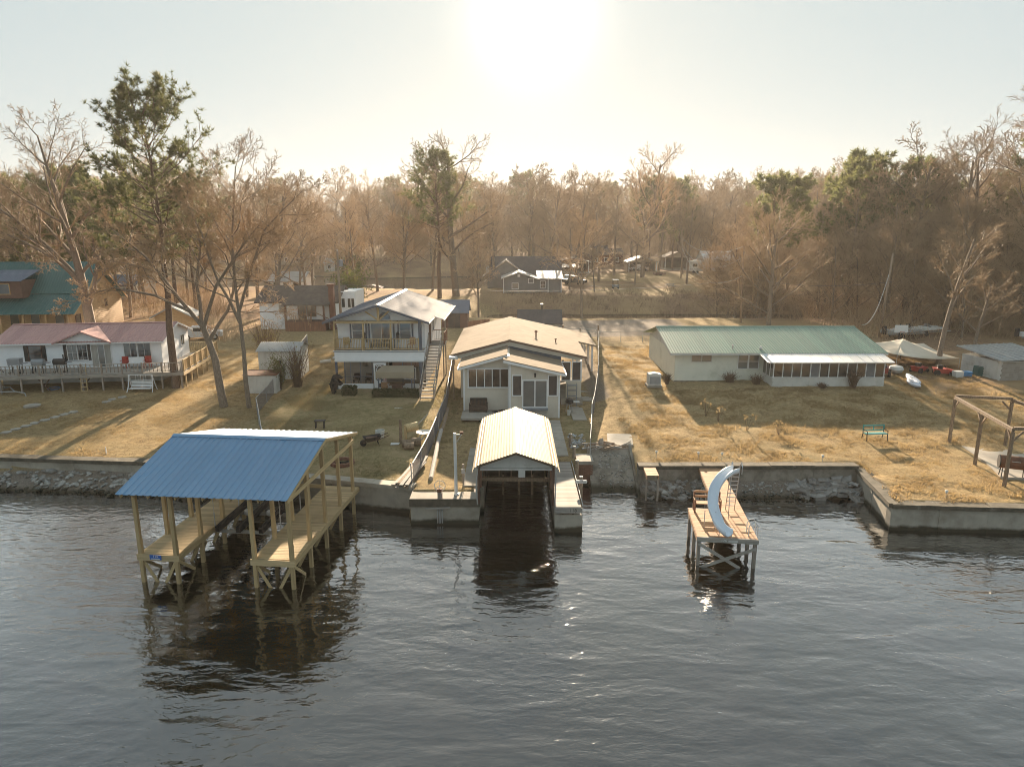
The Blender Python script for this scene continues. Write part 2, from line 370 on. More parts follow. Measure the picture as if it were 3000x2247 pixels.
def geo(a, b, n): return list(a * (b / a) ** (np.arange(1, n + 1) / n))
xs = sorted([-v for v in geo(46, 1000, 32)] + list(np.arange(-46, 46.01, .4)) + geo(46, 1000, 32))
ys = sorted([-60, -20, 0, 10, 20, 24, 26, 28] + list(np.arange(29.2, 74, .35)) + list(np.arange(74, 240, 1.6)) + geo(240, 1100, 26))
X, Yg = np.meshgrid(np.array(xs), np.array(ys))
Hh = height(X, Yg)
nz = np.zeros_like(Hh); nz2 = np.zeros_like(Hh)
for j in range(Hh.shape[0]):
    for i in range(Hh.shape[1]):
        x, y = X[j, i], Yg[j, i]
        if 29 < y < 100 and abs(x) < 60:
            nz[j, i] = mnoise.noise((x * .9, y * 1.3, .3)) + .6 * mnoise.noise((x * 2.1, y * 2.6, 4.3))
            nz2[j, i] = mnoise.noise((x * .16, y * .2, 9.))
        elif y >= 100: nz2[j, i] = mnoise.noise((x * .05, y * .05, 2.))
landm = (Hh > 1.2) & (Yg < 100)
inramp = (X > 4.2) & (X < 7.6) & (Yg < 42)
rough = np.where(X > 7, .085, .035) * np.where(Yg > 66, .5, 1)
Hh = Hh + np.where(landm & ~inramp, nz * rough + nz2 * .05, 0) + np.where(Yg > 100, nz2 * np.clip((Yg - 100) * .012, 0, 2.2), 0)
nyv, nxv = Hh.shape
vs_ = np.stack([X, Yg, Hh], -1).reshape(-1, 3)
idx = np.arange(nyv * nxv).reshape(nyv, nxv)
q = np.stack([idx[:-1, :-1], idx[:-1, 1:], idx[1:, 1:], idx[1:, :-1]], -1).reshape(-1, 4)
me = bpy.data.meshes.new('ground'); me.from_pydata(vs_.tolist(), [], q.tolist())
me.polygons.foreach_set('use_smooth', [True] * len(me.polygons))
# what grows or lies where: R gravel and bare dirt, G greener turf, B leaf litter
def seg(x0, x1, y0, y1, s=1.5): return sstep(x0 - s, x0 + s, X) * (1 - sstep(x1 - s, x1 + s, X)) * sstep(y0 - s, y0 + s, Yg) * (1 - sstep(y1 - s, y1 + s, Yg))
gravel = np.clip(seg(6, 22, 80, 94, 2.5) + seg(-5, 6, 67, 86, 2) * .7 + seg(6.0, 8.0, 52, 75, .6) * .6 + seg(4.6, 7.2, 30, 40.4, .3) + .9 * seg(-46, -16, 30, 38.6, .3) + .9 * seg(7.2, 20, 30, 37.6, .2), 0, 1)
green = np.clip(seg(-17.5, -5.6, 34, 56, 1.5) * .9 + .28 * seg(-60, -17.5, 38, 70) + seg(3.6, 5.6, 40, 50, .5) * .7, 0, 1)
litter = np.clip(seg(-2, 300, 97, 132, 1.5) * .9 + seg(32, 300, 50, 130, 4) * .8 + seg(9, 300, 139, 152, 5) * .5 + sstep(150, 190, Yg) * .85 + seg(-200, -30, 75, 140, 8) * .8, 0, 1)
lit = np.clip(litter + .5 * (nz2 > .15) * (Yg > 100) * (Yg < 150), 0, 1)
ca = me.color_attributes.new('cover', 'FLOAT_COLOR', 'POINT')
cd = np.stack([gravel, green, lit, np.ones_like(green)], -1).reshape(-1)
ca.data.foreach_set('color', cd.astype(np.float32))
m, nt, b = new_mat('ground')
w = coords(nt, (1, 1, 1), 'World'); at = N(nt, 'ShaderNodeVertexColor', layer_name='cover')
sep = nt.nodes.new('ShaderNodeSeparateColor'); nt.links.new(at.outputs[0], sep.inputs[0])
nA = noise(nt, w, .35, 8, .7); nB = noise(nt, w, 2.6, 6, .75, .6); nC = noise(nt, w, 11, 5, .7); nD = noise(nt, w, .09, 4, .6)
dry = mix(nt, ramp(nt, nB, [(.36, 0.), (.62, 1.)]), (.22, .155, .082), (.44, .32, .165))
dry = mix(nt, ramp(nt, nA, [(.5, 0.), (.68, 1.)]), dry, (.32, .245, .13))
dry = mix(nt, ramp(nt, nC, [(.30, 1.), (.45, 0.)]), dry, (.12, .08, .045))
grn = mix(nt, ramp(nt, nB, [(.38, 0.), (.62, 1.)]), (.22, .185, .088), (.38, .295, .16))
grn = mix(nt, ramp(nt, nA, [(.48, 0.), (.62, 1.)]), grn, (.38, .285, .165))
lf = mix(nt, ramp(nt, nB, [(.35, 0.), (.65, 1.)]), (.17, .11, .07), (.31, .20, .12))
lf = mix(nt, ramp(nt, nD, [(.45, 0.), (.65, 1.)]), lf, (.40, .275, .145))
gv = mix(nt, ramp(nt, nC, [(.35, 0.), (.65, 1.)]), (.17, .14, .115), (.30, .26, .22))
gv = mix(nt, ramp(nt, nA, [(.45, 0.), (.7, 1.)]), gv, (.24, .19, .14))
def soft(ch):
    a = N(nt, 'ShaderNodeMath', operation='MULTIPLY_ADD'); nt.links.new(nB, a.inputs[0]); a.inputs[1].default_value = .7; nt.links.new(ch, a.inputs[2])
    return ramp(nt, a.outputs[0], [(.62, 0.), (.98, 1.)])
col = mix(nt, soft(sep.outputs[1]), dry, grn); col = mix(nt, soft(sep.outputs[2]), col, lf); col = mix(nt, soft(sep.outputs[0]), col, gv)
# wet dark band just above the water line
gp = nt.nodes.new('ShaderNodeSeparateXYZ'); nt.links.new(w, gp.inputs[0])
wet = ramp(nt, gp.outputs[2], [(.0, 1.), (.22, 0.)]); col = mix(nt, wet, col, (.045, .038, .022))
nt.links.new(col, b.inputs['Base Color']); b.inputs['Roughness'].default_value = .95; b.inputs['Specular IOR Level'].default_value = .04
ha = N(nt, 'ShaderNodeMath', operation='ADD'); nt.links.new(nB, ha.inputs[0]); nt.links.new(nC, ha.inputs[1])
bump(nt, b, ha.outputs[0], .9, .10)
me.materials.append(m)
tag(link('ground', me), 'dormant tan lawn and bare ground sloping down to the lake', None, kind='structure')

# ---------------------------------------------------------------- water
m, nt, b = new_mat('lake_water')
v1 = coords(nt, (.42, 1.0, 1), 'World'); v2 = coords(nt, (.75, 1.3, 1), 'World')
mpr = nt.nodes.new('ShaderNodeMapping'); mpr.inputs['Rotation'].default_value = (0, 0, R(20)); nt.links.new(v1, mpr.inputs[0])
a1 = noise(nt, mpr.outputs[0], .85, 2, .5, .4); a2 = noise(nt, v2, 2.6, 3, .55, .4)
gust = ramp(nt, noise(nt, coords(nt, (.5, .8, 1), 'World'), .10, 3), [(.38, .25), (.66, 1.)])
mu = N(nt, 'ShaderNodeMath', operation='MULTIPLY'); nt.links.new(a2, mu.inputs[0]); nt.links.new(gust, mu.inputs[1])
m2 = N(nt, 'ShaderNodeMath', operation='MULTIPLY'); nt.links.new(mu.outputs[0], m2.inputs[0]); m2.inputs[1].default_value = .5
ad = N(nt, 'ShaderNodeMath', operation='ADD'); nt.links.new(a1, ad.inputs[0]); nt.links.new(m2.outputs[0], ad.inputs[1])
bn_ = bump(nt, b, ad.outputs[0], .52, .15)
b.inputs['Base Color'].default_value = (.006, .0055, .003, 1); b.inputs['Roughness'].default_value = .6; b.inputs['Specular IOR Level'].default_value = 0
gl_ = N(nt, 'ShaderNodeBsdfGlossy', Roughness=.045); nt.links.new(bn_.outputs[0], gl_.inputs['Normal'])
fr_n = N(nt, 'ShaderNodeFresnel', IOR=1.333); nt.links.new(bn_.outputs[0], fr_n.inputs['Normal'])
fm_ = N(nt, 'ShaderNodeMath', operation='MULTIPLY_ADD'); fm_.use_clamp = True; fm_.inputs[1].default_value = 5.2; fm_.inputs[2].default_value = .05; nt.links.new(fr_n.outputs[0], fm_.inputs[0])
mxw = nt.nodes.new('ShaderNodeMixShader'); nt.links.new(fm_.outputs[0], mxw.inputs[0]); nt.links.new(b.outputs[0], mxw.inputs[1]); nt.links.new(gl_.outputs[0], mxw.inputs[2])
nt.links.new(mxw.outputs[0], nt.nodes['Material Output'].inputs[0])
MATS['lake_water'] = m
me = MB().quad((-995, -58, 0), (995, -58, 0), (995, 400, 0), (-995, 400, 0)).mesh('lake_water', 'lake_water')
tag(link('lake_water', me), 'calm rippled brown lake water reflecting the pale sky', None, kind='structure')
# ---------------------------------------------------------------- trees
class Tubes:
    """collects tapered tubes and turns them into one mesh with numpy, batched by point count and side count"""
    def __init__(s): s.g = {}
    def add(s, pts, rad, n): s.g.setdefault((len(pts), n), []).append((pts, rad))
    def arrays(s):
        V = []; Q = []; off = 0
        for (k, n), lst in s.g.items():
            P = np.array([a for a, _ in lst], float); Rr = np.array([b for _, b in lst], float); T = len(lst)
            D = np.empty_like(P); D[:, 1:-1] = P[:, 2:] - P[:, :-2]; D[:, 0] = P[:, 1] - P[:, 0]; D[:, -1] = P[:, -1] - P[:, -2]
            D /= np.linalg.norm(D, axis=2, keepdims=True) + 1e-9
            ref = np.where(np.abs(D[:, :1, 2:3]) > .9, np.array([1., 0, 0]), np.array([0, 0, 1.]))
            A = np.cross(D, np.broadcast_to(ref, D.shape)); A /= np.linalg.norm(A, axis=2, keepdims=True) + 1e-9; Bv = np.cross(D, A)
            th = np.arange(n) * 2 * np.pi / n
            W = P[:, :, None, :] + (A[:, :, None, :] * np.cos(th)[:, None] + Bv[:, :, None, :] * np.sin(th)[:, None]) * Rr[:, :, None, None]
            V.append(W.reshape(-1, 3))
            t = np.arange(T)[:, None, None] * k * n; i = np.arange(k - 1)[None, :, None] * n; j = np.arange(n)[None, None, :]; j2 = (j + 1) % n
            Q.append((np.stack([t + i + j, t + i + j2, t + i + n + j2, t + i + n + j], -1).reshape(-1, 4)) + off); off += T * k * n
        return np.concatenate(V), np.concatenate(Q)
def np_mesh(name, V, Fq, mat, smooth=True):
    me = bpy.data.meshes.new(name); k = Fq.shape[1]
    me.vertices.add(len(V)); me.vertices.foreach_set('co', V.astype(np.float32).ravel())
    me.loops.add(Fq.size); me.loops.foreach_set('vertex_index', Fq.astype(np.int32).ravel())
    me.polygons.add(len(Fq)); me.polygons.foreach_set('loop_start', np.arange(0, Fq.size, k, dtype=np.int32))
    me.update(calc_edges=True)
    if smooth: me.polygons.foreach_set('use_smooth', [True] * len(Fq))
    me.materials.append(MATS[mat]); return me
def rot_about(d, ang, az, rg):
    d = d / np.linalg.norm(d); o = np.cross(d, [0, 0, 1.]); 
    if np.linalg.norm(o) < .05: o = np.cross(d, [1., 0, 0])
    o /= np.linalg.norm(o); b = np.cross(d, o); s = o * math.cos(az) + b * math.sin(az)
    return d * math.cos(ang) + s * math.sin(ang)
def limb(wood, tw, p, d, L, r, lvl, P, rg):
    k = (7, 6, 5, 4, 3)[lvl]; pts = [np.array(p, float)]; d = np.array(d, float); d /= np.linalg.norm(d)
    for i in range(k - 1):
        d = d + np.array([rg.gauss(0, 1), rg.gauss(0, 1), rg.gauss(0, 1)]) * P['wig'] * (1 if lvl else .35) + np.array(P['lean']) + np.array([0, 0, P['up'] * (lvl > 0) * (1 if lvl < 3 else P.get('upt', .6))])
        d /= np.linalg.norm(d); pts.append(pts[-1] + d * L / (k - 1))
    end = P['rend'][lvl]; rad = [max(r * (1 - (1 - end) * i / (k - 1)), P['rmin']) for i in range(k)]
    (wood if lvl <= 1 else tw).add(pts, rad, (8, 6, 4, 3, 3)[lvl])
    if lvl >= P['maxl']: return
    n = P['n'][lvl]; az = rg.uniform(0, 6.28)
    for i in range(n):
        t = P['t0'][lvl] + (1 - P['t0'][lvl]) * (i + rg.random()) / n; f = t * (k - 1); a = min(int(f), k - 2); q = pts[a] + (pts[a + 1] - pts[a]) * (f - a)
        dd = pts[a + 1] - pts[a]; az += 2.4 + rg.uniform(-.5, .5)
        nd = rot_about(dd, R(rg.uniform(*P['ang'][lvl])), az, rg)
        l = P['len'][lvl] * L * (1 - P['fall'][lvl] * t) * rg.uniform(.75, 1.2)
        limb(wood, tw, q, nd, l, max(rad[a] * P['rr'][lvl] * rg.uniform(.8, 1.1), P['rmin']), lvl + 1, P, rg)
BARE = dict(wig=.10, up=.05, lean=(0, 0, 0), rend=(.35, .3, .3, .4, .5), rmin=.013, maxl=4, n=(11, 7, 6, 5), t0=(.32, .25, .2, .15),
            ang=((35, 62), (28, 55), (25, 55), (25, 60)), len=(.52, .52, .5, .55), fall=(.55, .45, .4, .3), rr=(.5, .55, .55, .6))
def bare_mesh(seed, H, r0=.28, mat='bark', tmat='twig', skeleton=None, **kw):
    P = dict(BARE); P.update(kw); rg = random.Random(seed); wood, tw = Tubes(), Tubes()
    if skeleton is None: limb(wood, tw, (0, 0, -.3), (rg.uniform(-.04, .04), rg.uniform(-.04, .04), 1), H, r0, 0, P, rg)
    else:
        for pts, ra, rb, nch in skeleton:      # explicit main limbs, then branches grown from them
            pts = [np.array(q, float) for q in pts]; k = len(pts)
            fine = []; 
            for i in range(k - 1):
                for u in (0, .5): fine.append(pts[i] + (pts[i + 1] - pts[i]) * u + (np.array([rg.gauss(0, 1), rg.gauss(0, 1), 0]) * .05 * (u > 0)))
            fine.append(pts[-1]); kk = len(fine); rad = [ra + (rb - ra) * i / (kk - 1) for i in range(kk)]
            wood.add(fine, rad, 8); L = sum(np.linalg.norm(pts[i + 1] - pts[i]) for i in range(k - 1)); az = rg.uniform(0, 6)
            for i in range(nch):
                t = P.get('st0', .3) + (1 - P.get('st0', .3)) * (i + rg.random()) / nch; f = t * (kk - 1); a = min(int(f), kk - 2); q = fine[a] + (fine[a + 1] - fine[a]) * (f - a)
                az += 2.4 + rg.uniform(-.4, .4); nd = rot_about(fine[a + 1] - fine[a], R(rg.uniform(30, 60)), az, rg)
                limb(wood, tw, q, nd, P.get('sl', .42) * L * (1.1 - .6 * t) * rg.uniform(.7, 1.2), max(rad[a] * .5, .03), 1, P, rg)
    a = np_mesh('trunk', *wood.arrays(), mat); b = np_mesh('twigs', *tw.arrays(), tmat); return a, b
def tufts(C, Dr, n, ln, wd, rng, up=.25):
    T = len(C); C = np.repeat(C, n, 0); Dr = np.repeat(Dr, n, 0)
    d = rng.normal(size=(T * n, 3)) * .75 + Dr * .7 + np.array([0, 0, up]); d /= np.linalg.norm(d, axis=1, keepdims=True)
    s = np.cross(d, rng.normal(size=(T * n, 3))); s /= np.linalg.norm(s, axis=1, keepdims=True) + 1e-9
    L = ln * rng.uniform(.6, 1.2, (T * n, 1)); b0 = C + d * L * .1
    V = np.stack([b0 - s * wd / 2, b0 + s * wd / 2, C + d * L], 1).reshape(-1, 3)
    return V, np.arange(T * n * 3).reshape(-1, 3)
def pine_mesh(seed, H, crown0=.45, width=.2, r0=.3, nb=34, sub=5, tpb=3, needles=14, ln=.34, wd=.03, nmat='needles', bmat='pine_bark', droop=.0):
    rg = random.Random(seed); rng = np.random.default_rng(seed); wood, tw = Tubes(), Tubes(); C = []; Dr = []
    k = 9; tr = [np.array([rg.gauss(0, .012) * H * (i / k), rg.gauss(0, .012) * H * (i / k), -.3 + (H + .3) * i / (k - 1)]) for i in range(k)]
    wood.add(tr, [r0 * (1 - .88 * i / (k - 1)) for i in range(k)], 8)
    az = rg.uniform(0, 6)
    def at(t): f = t * (k - 1); a = min(int(f), k - 2); return tr[a] + (tr[a + 1] - tr[a]) * (f - a)
    for i in range(nb):
        u = (i + rg.random()) / nb; t = crown0 + (1 - crown0) * u; az += 2.4 + rg.uniform(-.6, .6)
        prof = (.8 + .8 * u) if u < .25 else math.sqrt(max(0, 1 - ((u - .25) / .82) ** 2)); L = H * width * max(prof, .18) * rg.uniform(.6, 1.25)
        el = R(4 + 42 * u + rg.uniform(-12, 12) - droop); d = np.array([math.cos(az) * math.cos(el), math.sin(az) * math.cos(el), math.sin(el)])
        p = at(t); pts = [p]; dd = d.copy()
        for j in range(4): dd = dd + np.array([rg.gauss(0, .12), rg.gauss(0, .12), .10 + rg.gauss(0, .08)]); dd /= np.linalg.norm(dd); pts.append(pts[-1] + dd * L / 4)
        wood.add(pts, [max(r0 * .24 * (1 - u * .6) * (1 - .8 * j / 4), .02) for j in range(5)], 5)
        for j in range(sub):
            f = .48 + .52 * (j + rg.random()) / sub; a = min(int(f * 4 - 1e-6), 3); q = pts[a] + (pts[a + 1] - pts[a]) * (f * 4 - a)
            sd = rot_about(pts[a + 1] - pts[a], R(rg.uniform(25, 60)), rg.uniform(0, 6.28), rg); sd[2] += .25; sd /= np.linalg.norm(sd); sl = L * .32 * rg.uniform(.5, 1.2)
            e = q + sd * sl; tw.add([q, (q + e) / 2 + np.array([0, 0, .03]), e], [.022, .016, .01], 3)
            for m_ in range(tpb):
                g = .45 + .55 * (m_ + rg.random()) / tpb; C.append(q + (e - q) * g + rng.normal(size=3) * .1); Dr.append(sd)
        C.append(pts[-1]); Dr.append(dd)
    a = np_mesh('trunk', *wood.arrays(), bmat); t2 = np_mesh('branches', *tw.arrays(), bmat)
    V, Fq = tufts(np.array(C), np.array(Dr), needles, ln, wd, rng); b = np_mesh('needles', V, Fq, nmat, False)
    return a, t2, b
def tree(name, label, meshes, loc, rz=0, s=1, group=None, cat='tree'):
    t = thing(name, label, cat, loc, 0, group); t.rotation_euler[2] = rz; t.scale = (s, s, s) if isinstance(s, (int, float)) else s
    names = ('trunk', 'crown') if len(meshes) == 2 else ('trunk', 'boughs', 'crown')
    for n_, me in zip(names, meshes):
        o = link(n_, me, t)
        if n_ != 'trunk': o['kind'] = 'stuff'
    return t
# -- trees with a place and shape of their own
def rel(base, pts): return [(x - base[0], y - base[1], z - base[2]) for x, y, z in pts]
b0 = (-27.4, 54.3, 2.15)
tree('pine_tree', 'tall pine standing in front of the white house deck, far above every other tree', pine_mesh(3, 21.2, .47, .25, .34, 62, 8, 5, 15, .42, .052), b0)
# big forked tree behind the white house
b0 = (-40.5, 65.5, 2.5)
sk = [(rel(b0, [b0, (-40.8, 65.5, 9), (-41.2, 65.4, 13.5), (-42.1, 65, 20), (-43.5, 65.5, 25.8)]), .62, .07, 11),
      (rel(b0, [(-40.8, 65.5, 8.2), (-39.4, 65, 10.5), (-38.4, 65, 14), (-36.5, 64.5, 18.5)]), .30, .05, 8),
      (rel(b0, [(-41, 65.4, 11), (-43.6, 65, 14.5), (-46.5, 64.6, 17.5), (-50.5, 64.5, 20.5)]), .32, .05, 9),
      (rel(b0, [(-40.7, 65.5, 10), (-43.5, 66.5, 13), (-48, 67.5, 15.2), (-53, 68, 17.4)]), .24, .05, 8),
      (rel(b0, [(-41.4, 65.4, 15.5), (-39.2, 65, 18), (-37, 64.7, 19.6)]), .2, .04, 7)]
tree('bare_tree', 'big forked leafless tree rising behind the red-roofed white house', bare_mesh(11, 0, skeleton=sk, sl=.44, n=(8, 8, 6, 5), rmin=.015), b0, 0, .89)
b0 = (-21.3, 48.9, 2.1)
sk = [(rel(b0, [b0, (-21.6, 48.9, 6), (-22.3, 48.8, 9.0)]), .32, .2, 1),
      (rel(b0, [(-22.3, 48.8, 8.8), (-23.6, 48.5, 11), (-25.4, 48, 14.3), (-27.2, 47.6, 16.3)]), .17, .035, 10),
      (rel(b0, [(-22.3, 48.8, 8.8), (-22.6, 49.3, 12), (-22.2, 49.6, 15), (-22.6, 49.8, 17.8)]), .16, .035, 10),
      (rel(b0, [(-22.2, 48.8, 8.6), (-20.9, 48.6, 12), (-19.2, 48.4, 14.4), (-17.4, 48.2, 16.6)]), .15, .035, 10),
      (rel(b0, [(-23.0, 48.6, 10), (-25.4, 48.8, 11.2), (-28.4, 49, 11.8), (-30.8, 49, 11.1)]), .14, .03, 8),
      (rel(b0, [(-21.9, 48.9, 7.6), (-20.6, 49.6, 10), (-20.2, 50.2, 13), (-20.5, 50.6, 15.8)]), .15, .03, 8)]
tree('bare_tree', 'low spreading leafless tree with crooked limbs on the lawn before the white shed', bare_mesh(12, 0, skeleton=sk, tmat='twig_gold', sl=.5, n=(8, 7, 6, 5), wig=.15, up=.03), b0, 0, (1, 1, .9))
b0 = (-19.35, 48.7, 2.1)
sk = [(rel(b0, [b0, (-19.4, 48.7, 7), (-19.6, 48.7, 12), (-19.5, 48.7, 17), (-18.9, 48.8, 22.3)]), .2, .035, 12),
      (rel(b0, [(-19.5, 48.7, 9.5), (-20.8, 48.6, 13), (-21.7, 48.6, 17), (-22.6, 48.5, 20)]), .13, .03, 8),
      (rel(b0, [(-19.5, 48.7, 10.5), (-18.4, 48.8, 14), (-17.2, 48.8, 17.2), (-14.2, 48.9, 20.4)]), .13, .03, 9)]
tree('bare_tree', 'slender leafless tree with a vase-shaped top beside the white shed', bare_mesh(13, 0, skeleton=sk, sl=.34, n=(8, 8, 6, 5), up=.09, st0=.45), b0, 0, (.95, .95, .84))
tree('pine_tree', 'tall pine with a dark rounded head by the cove behind the grey house', pine_mesh(5, 23.0, .52, .25, .42, 56, 8, 4, 14, .62, .08, 'needles_far'), (-13.1, 124, 2.9))
tree('bare_tree', 'broad dark leafless tree with drooping boughs beside the grey house', bare_mesh(14, 25, .7, rmin=.024, n=(13, 8, 6, 4), len=(.58, .52, .5, .55), t0=(.2, .25, .2, .15), ang=((45, 78), (28, 55), (25, 55), (25, 60))), (-10.2, 126, 2.9))
tree('bare_tree', 'tall oval leafless tree on the field before the carport houses', bare_mesh(15, 25.5, .55, rmin=.026, up=.10, n=(14, 8, 6, 4), t0=(.25, .25, .2, .15), len=(.5, .52, .5, .55)), (29.8, 158, hz(29.8, 158)))
tree('bare_tree', 'small twisted leafless tree on the gravel edge past the tan-roofed house', bare_mesh(16, 13.5, .22, rmin=.016, n=(10, 7, 6, 4), t0=(.3, .25, .2, .15)), (9.9, 96.5, 2.6))
tree('bare_tree', 'wide leafless tree with many low limbs behind the green-roofed house', bare_mesh(17, 13.5, .34, rmin=.016, n=(16, 8, 6, 5), t0=(.14, .2, .2, .15), len=(.66, .55, .5, .55), ang=((45, 75), (28, 55), (25, 55), (25, 60))), (33.2, 88, 2.7))
tree('bare_tree', 'tall leafless tree spreading high at the lake-side thicket edge', bare_mesh(18, 27, .5, rmin=.018, n=(12, 8, 6, 4), t0=(.35, .25, .2, .15)), (61.5, 80, 2.7), 0, .86)
tree('bare_tree', 'tall double-stemmed leafless tree standing clear above the thicket', bare_mesh(19, 24, .4, rmin=.02, n=(12, 7, 6, 4), t0=(.4, .25, .2, .15)), (62, 96, 2.8), 0, .9)
# -- kinds copied through the woods
KB = [bare_mesh(30 + i, 20, .34, 'bark', 'twig_far', rmin=.028, n=(14, 8, 6, 4), up=(.04, .07, .1, .05, .02)[i], t0=((.3, .35, .4, .25, .2)[i], .25, .2, .15), len=((.5, .45, .42, .55, .6)[i], .52, .5, .55)) for i in range(5)]
KT = [bare_mesh(50 + i, 11, .14, 'bark', 'twig', rmin=.014, n=(15, 8, 6, 4), t0=(.08, .15, .15, .15), up=-.015, upt=-2.0, lean=(-.035, 0, 0), len=(.62, .55, .5, .6), ang=((25, 60), (28, 55), (25, 55), (25, 60))) for i in range(3)]
KP = [pine_mesh(70 + i, 22, (.45, .55, .35)[i], (.23, .2, .26)[i], .34, 44, 7, 4, 12, .75, .13, 'needles_far') for i in range(3)]
KD = [bare_mesh(60 + i, 19, .3, 'bark', 'twig_far', rmin=.034, n=(14, 8, 6, 4), t0=(.2, .2, .2, .15), len=(.5, .5, .5, .55)) for i in range(2)]
rg = random.Random(21)
MARKS = {'the grey house across the canal': (4, 131), 'the dark-roofed house behind the grey house': (3, 148), 'the dark pickup truck': (13, 147), 'the low shelter behind the parked cars': (13, 165), 'the open carport with a pale car': (33, 180), 'the camper trailer': (45, 171), 'the long white barn': (57, 182), 'the bare field pole': (39, 160), 'the picnic table on the field': (32, 141), 'the golf cart on the field': (21, 139), 'the small utility trailer': (35, 165), 'the brown-roofed carport': (44, 190), 'the weathered canal dock': (39, 101), 'the boats parked on trailers': (47, 79), 'the block shed': (45, 60), 'the yellow-green shrub by the brown-roofed house': (-22, 97), 'the tall pine by the cove': (-13, 126), 'the small white boathouse on the cove': (-43, 131)}
def near_label(what, x, y, s):
    """say which one by size and by the landmark it stands beside, before or behind"""
    n, p = min(MARKS.items(), key=lambda q: (q[1][0] - x) ** 2 + (q[1][1] - y) ** 2)
    rel_ = 'behind' if y - p[1] > 5 else 'on the lake side of' if p[1] - y > 5 else 'beside'
    return ('%s %s %s %s' % ('small' if s < .7 else 'mid-sized' if s < .92 else 'tall' if s < 1.12 else 'very tall', what, rel_, n))
def blocked(x, y):
    if -92 < x < 2 and 140 < y < 232: return True                     # cove
    if -1 < x < 42 and 122 < y < 150: return True                     # grey house and yard
    if 5 < x < 75 and 146 < y < 196: return True                      # carports, white barn
    if -30 < x < 6 and y < 138: return True
    if -70 < x < -34 and y < 97: return True                        # log cabin, its lawn
    if x > 6 and y < 98 and x < 40: return True
    return False
def scatter(n, xr, yr, kinds, name, label, group, s=(.8, 1.15), mind=3.5):
    pts = []; tries = 0
    while len(pts) < n and tries < n * 60:
        tries += 1; y = rg.uniform(*yr); x = rg.uniform(*xr) * (y if abs(xr[0]) < 3 else 1)
        if blocked(x, y) or any((x - a) ** 2 + (y - b_) ** 2 < mind * mind for a, b_ in pts): continue
        pts.append((x, y)); k = rg.choice(kinds); sc = rg.uniform(*s)
        tree(name, label, k, (x, y, hz(x, y) - .15), rg.uniform(0, 6.28), (sc * rg.uniform(.9, 1.1), sc * rg.uniform(.9, 1.1), sc), group)
    return pts
GW = 'leafless trees of the wood beyond the cove'
scatter(170, (-.80, .80), (197, 300), KB + KD, 'bare_tree', 'leafless brown tree in the wood beyond the cove and the carports', GW, (.95, 1.3), 4.5)
scatter(120, (-.80, .80), (330, 480), KB + KD, 'bare_tree', 'leafless brown tree in the wood beyond the cove and the carports', GW, (1.0, 1.3), 6)
GP = 'pines of the far wood'
scatter(60, (-.80, .80), (205, 400), KP, 'pine_tree', 'dark green pine standing among the leafless trees of the far wood', GP, (.9, 1.2), 7)
scatter(26, (-.80, -.27), (78, 140), KB, 'bare_tree', 'leafless brown tree in the grove behind the log cabin', 'leafless trees behind the log cabin', (.6, .95), 5)
scatter(7, (-.78, -.36), (88, 140), KP, 'pine_tree', 'green pine in the grove behind the log cabin', 'pines behind the log cabin', (.7, .95), 8)
scatter(28, (.36, .80), (96, 150), KB + KD, 'bare_tree', 'leafless tree in the thick wood behind the right-hand sheds', 'leafless trees behind the right-hand sheds', (.65, 1.0), 4)
for x, y, s in ((44, 118, 1.05), (49.5, 124, 1.0), (56, 113, 1.12), (66, 112, 1.1), (80, 104, 1.2), (70, 92, 1.0), (37.5, 190, 1.0), (43, 186, .95), (47, 196, 1.0), (-66, 100, .8), (-50, 108, .8), (62, 108, 1.1), (52, 106, 1.0), (60, 122, 1.2)):
    tree('pine_tree', near_label('green pine', x, y, s) if x > 0 else 'green pine in the grove behind the log cabin', rg.choice(KP), (x, y, hz(x, y)), rg.uniform(0, 6), s, 'pines at the wood edge' if x > 0 else 'pines behind the log cabin')
for x, y, s in ((-8, 139, .8), (-3.5, 141, .9), (11.5, 137.5, .62), (14.5, 157, .95), (8.5, 158, 1.0), (19, 151, .8), (24.5, 166, .95), (26, 146, .55), (38, 150, .8), (41.5, 168, .95), (48, 168, .8), (3.5, 160, 1.0), (-5, 158, 1.05), (64, 172, 1.0), (57, 166, .8), (21, 178, 1.0), (38.5, 181, 1.0), (46.5, 142, .7), (16, 133, .5), (53, 150, .85), (-24, 106, .62), (-18, 114, .7), (-28, 118, .8), (-20, 127, .85), (-26, 133, .85), (-15.5, 134, .9), (-33, 106, .7), (-5.5, 112, .55)):
    tree('bare_tree', near_label('leafless tree', x, y, s), rg.choice(KB), (x, y, hz(x, y) - .1), rg.uniform(0, 6.28), s, 'leafless trees among the houses across the canal')
for x, y, s in ((70, 90, 1.15), (76, 96, 1.25), (84, 98, 1.3), (66, 100, 1.2), (90, 110, 1.35), (79, 88, 1.1), (57, 99, 1.1)):
    tree('bare_tree', near_label('leafless tree rising out of the thicket', x, y, s), rg.choice(KB), (x, y, hz(x, y) - .1), rg.uniform(0, 6.28), s, 'tall leafless trees behind the block shed')
GTk = 'thicket trees right of the green-roofed house'
for i in range(26):
    x = rg.uniform(40, 74); y = rg.uniform(76, 98)
    if x < 47 and y < 84: continue
    tree('thicket_tree', 'low leafless thicket tree with sweeping twigs beyond the green-roofed house', rg.choice(KT), (x, y, hz(x, y) - .1), rg.uniform(-.6, .6), rg.uniform(.8, 1.35), GTk)
for i in range(14):
    x = rg.uniform(33, 75); y = rg.uniform(99, 112)
    tree('thicket_tree', 'low leafless thicket tree on the far bank of the canal', rg.choice(KT), (x, y, max(hz(x, y), .1) - .1), rg.uniform(-.6, .6), rg.uniform(.8, 1.3), 'thicket trees on the canal bank')
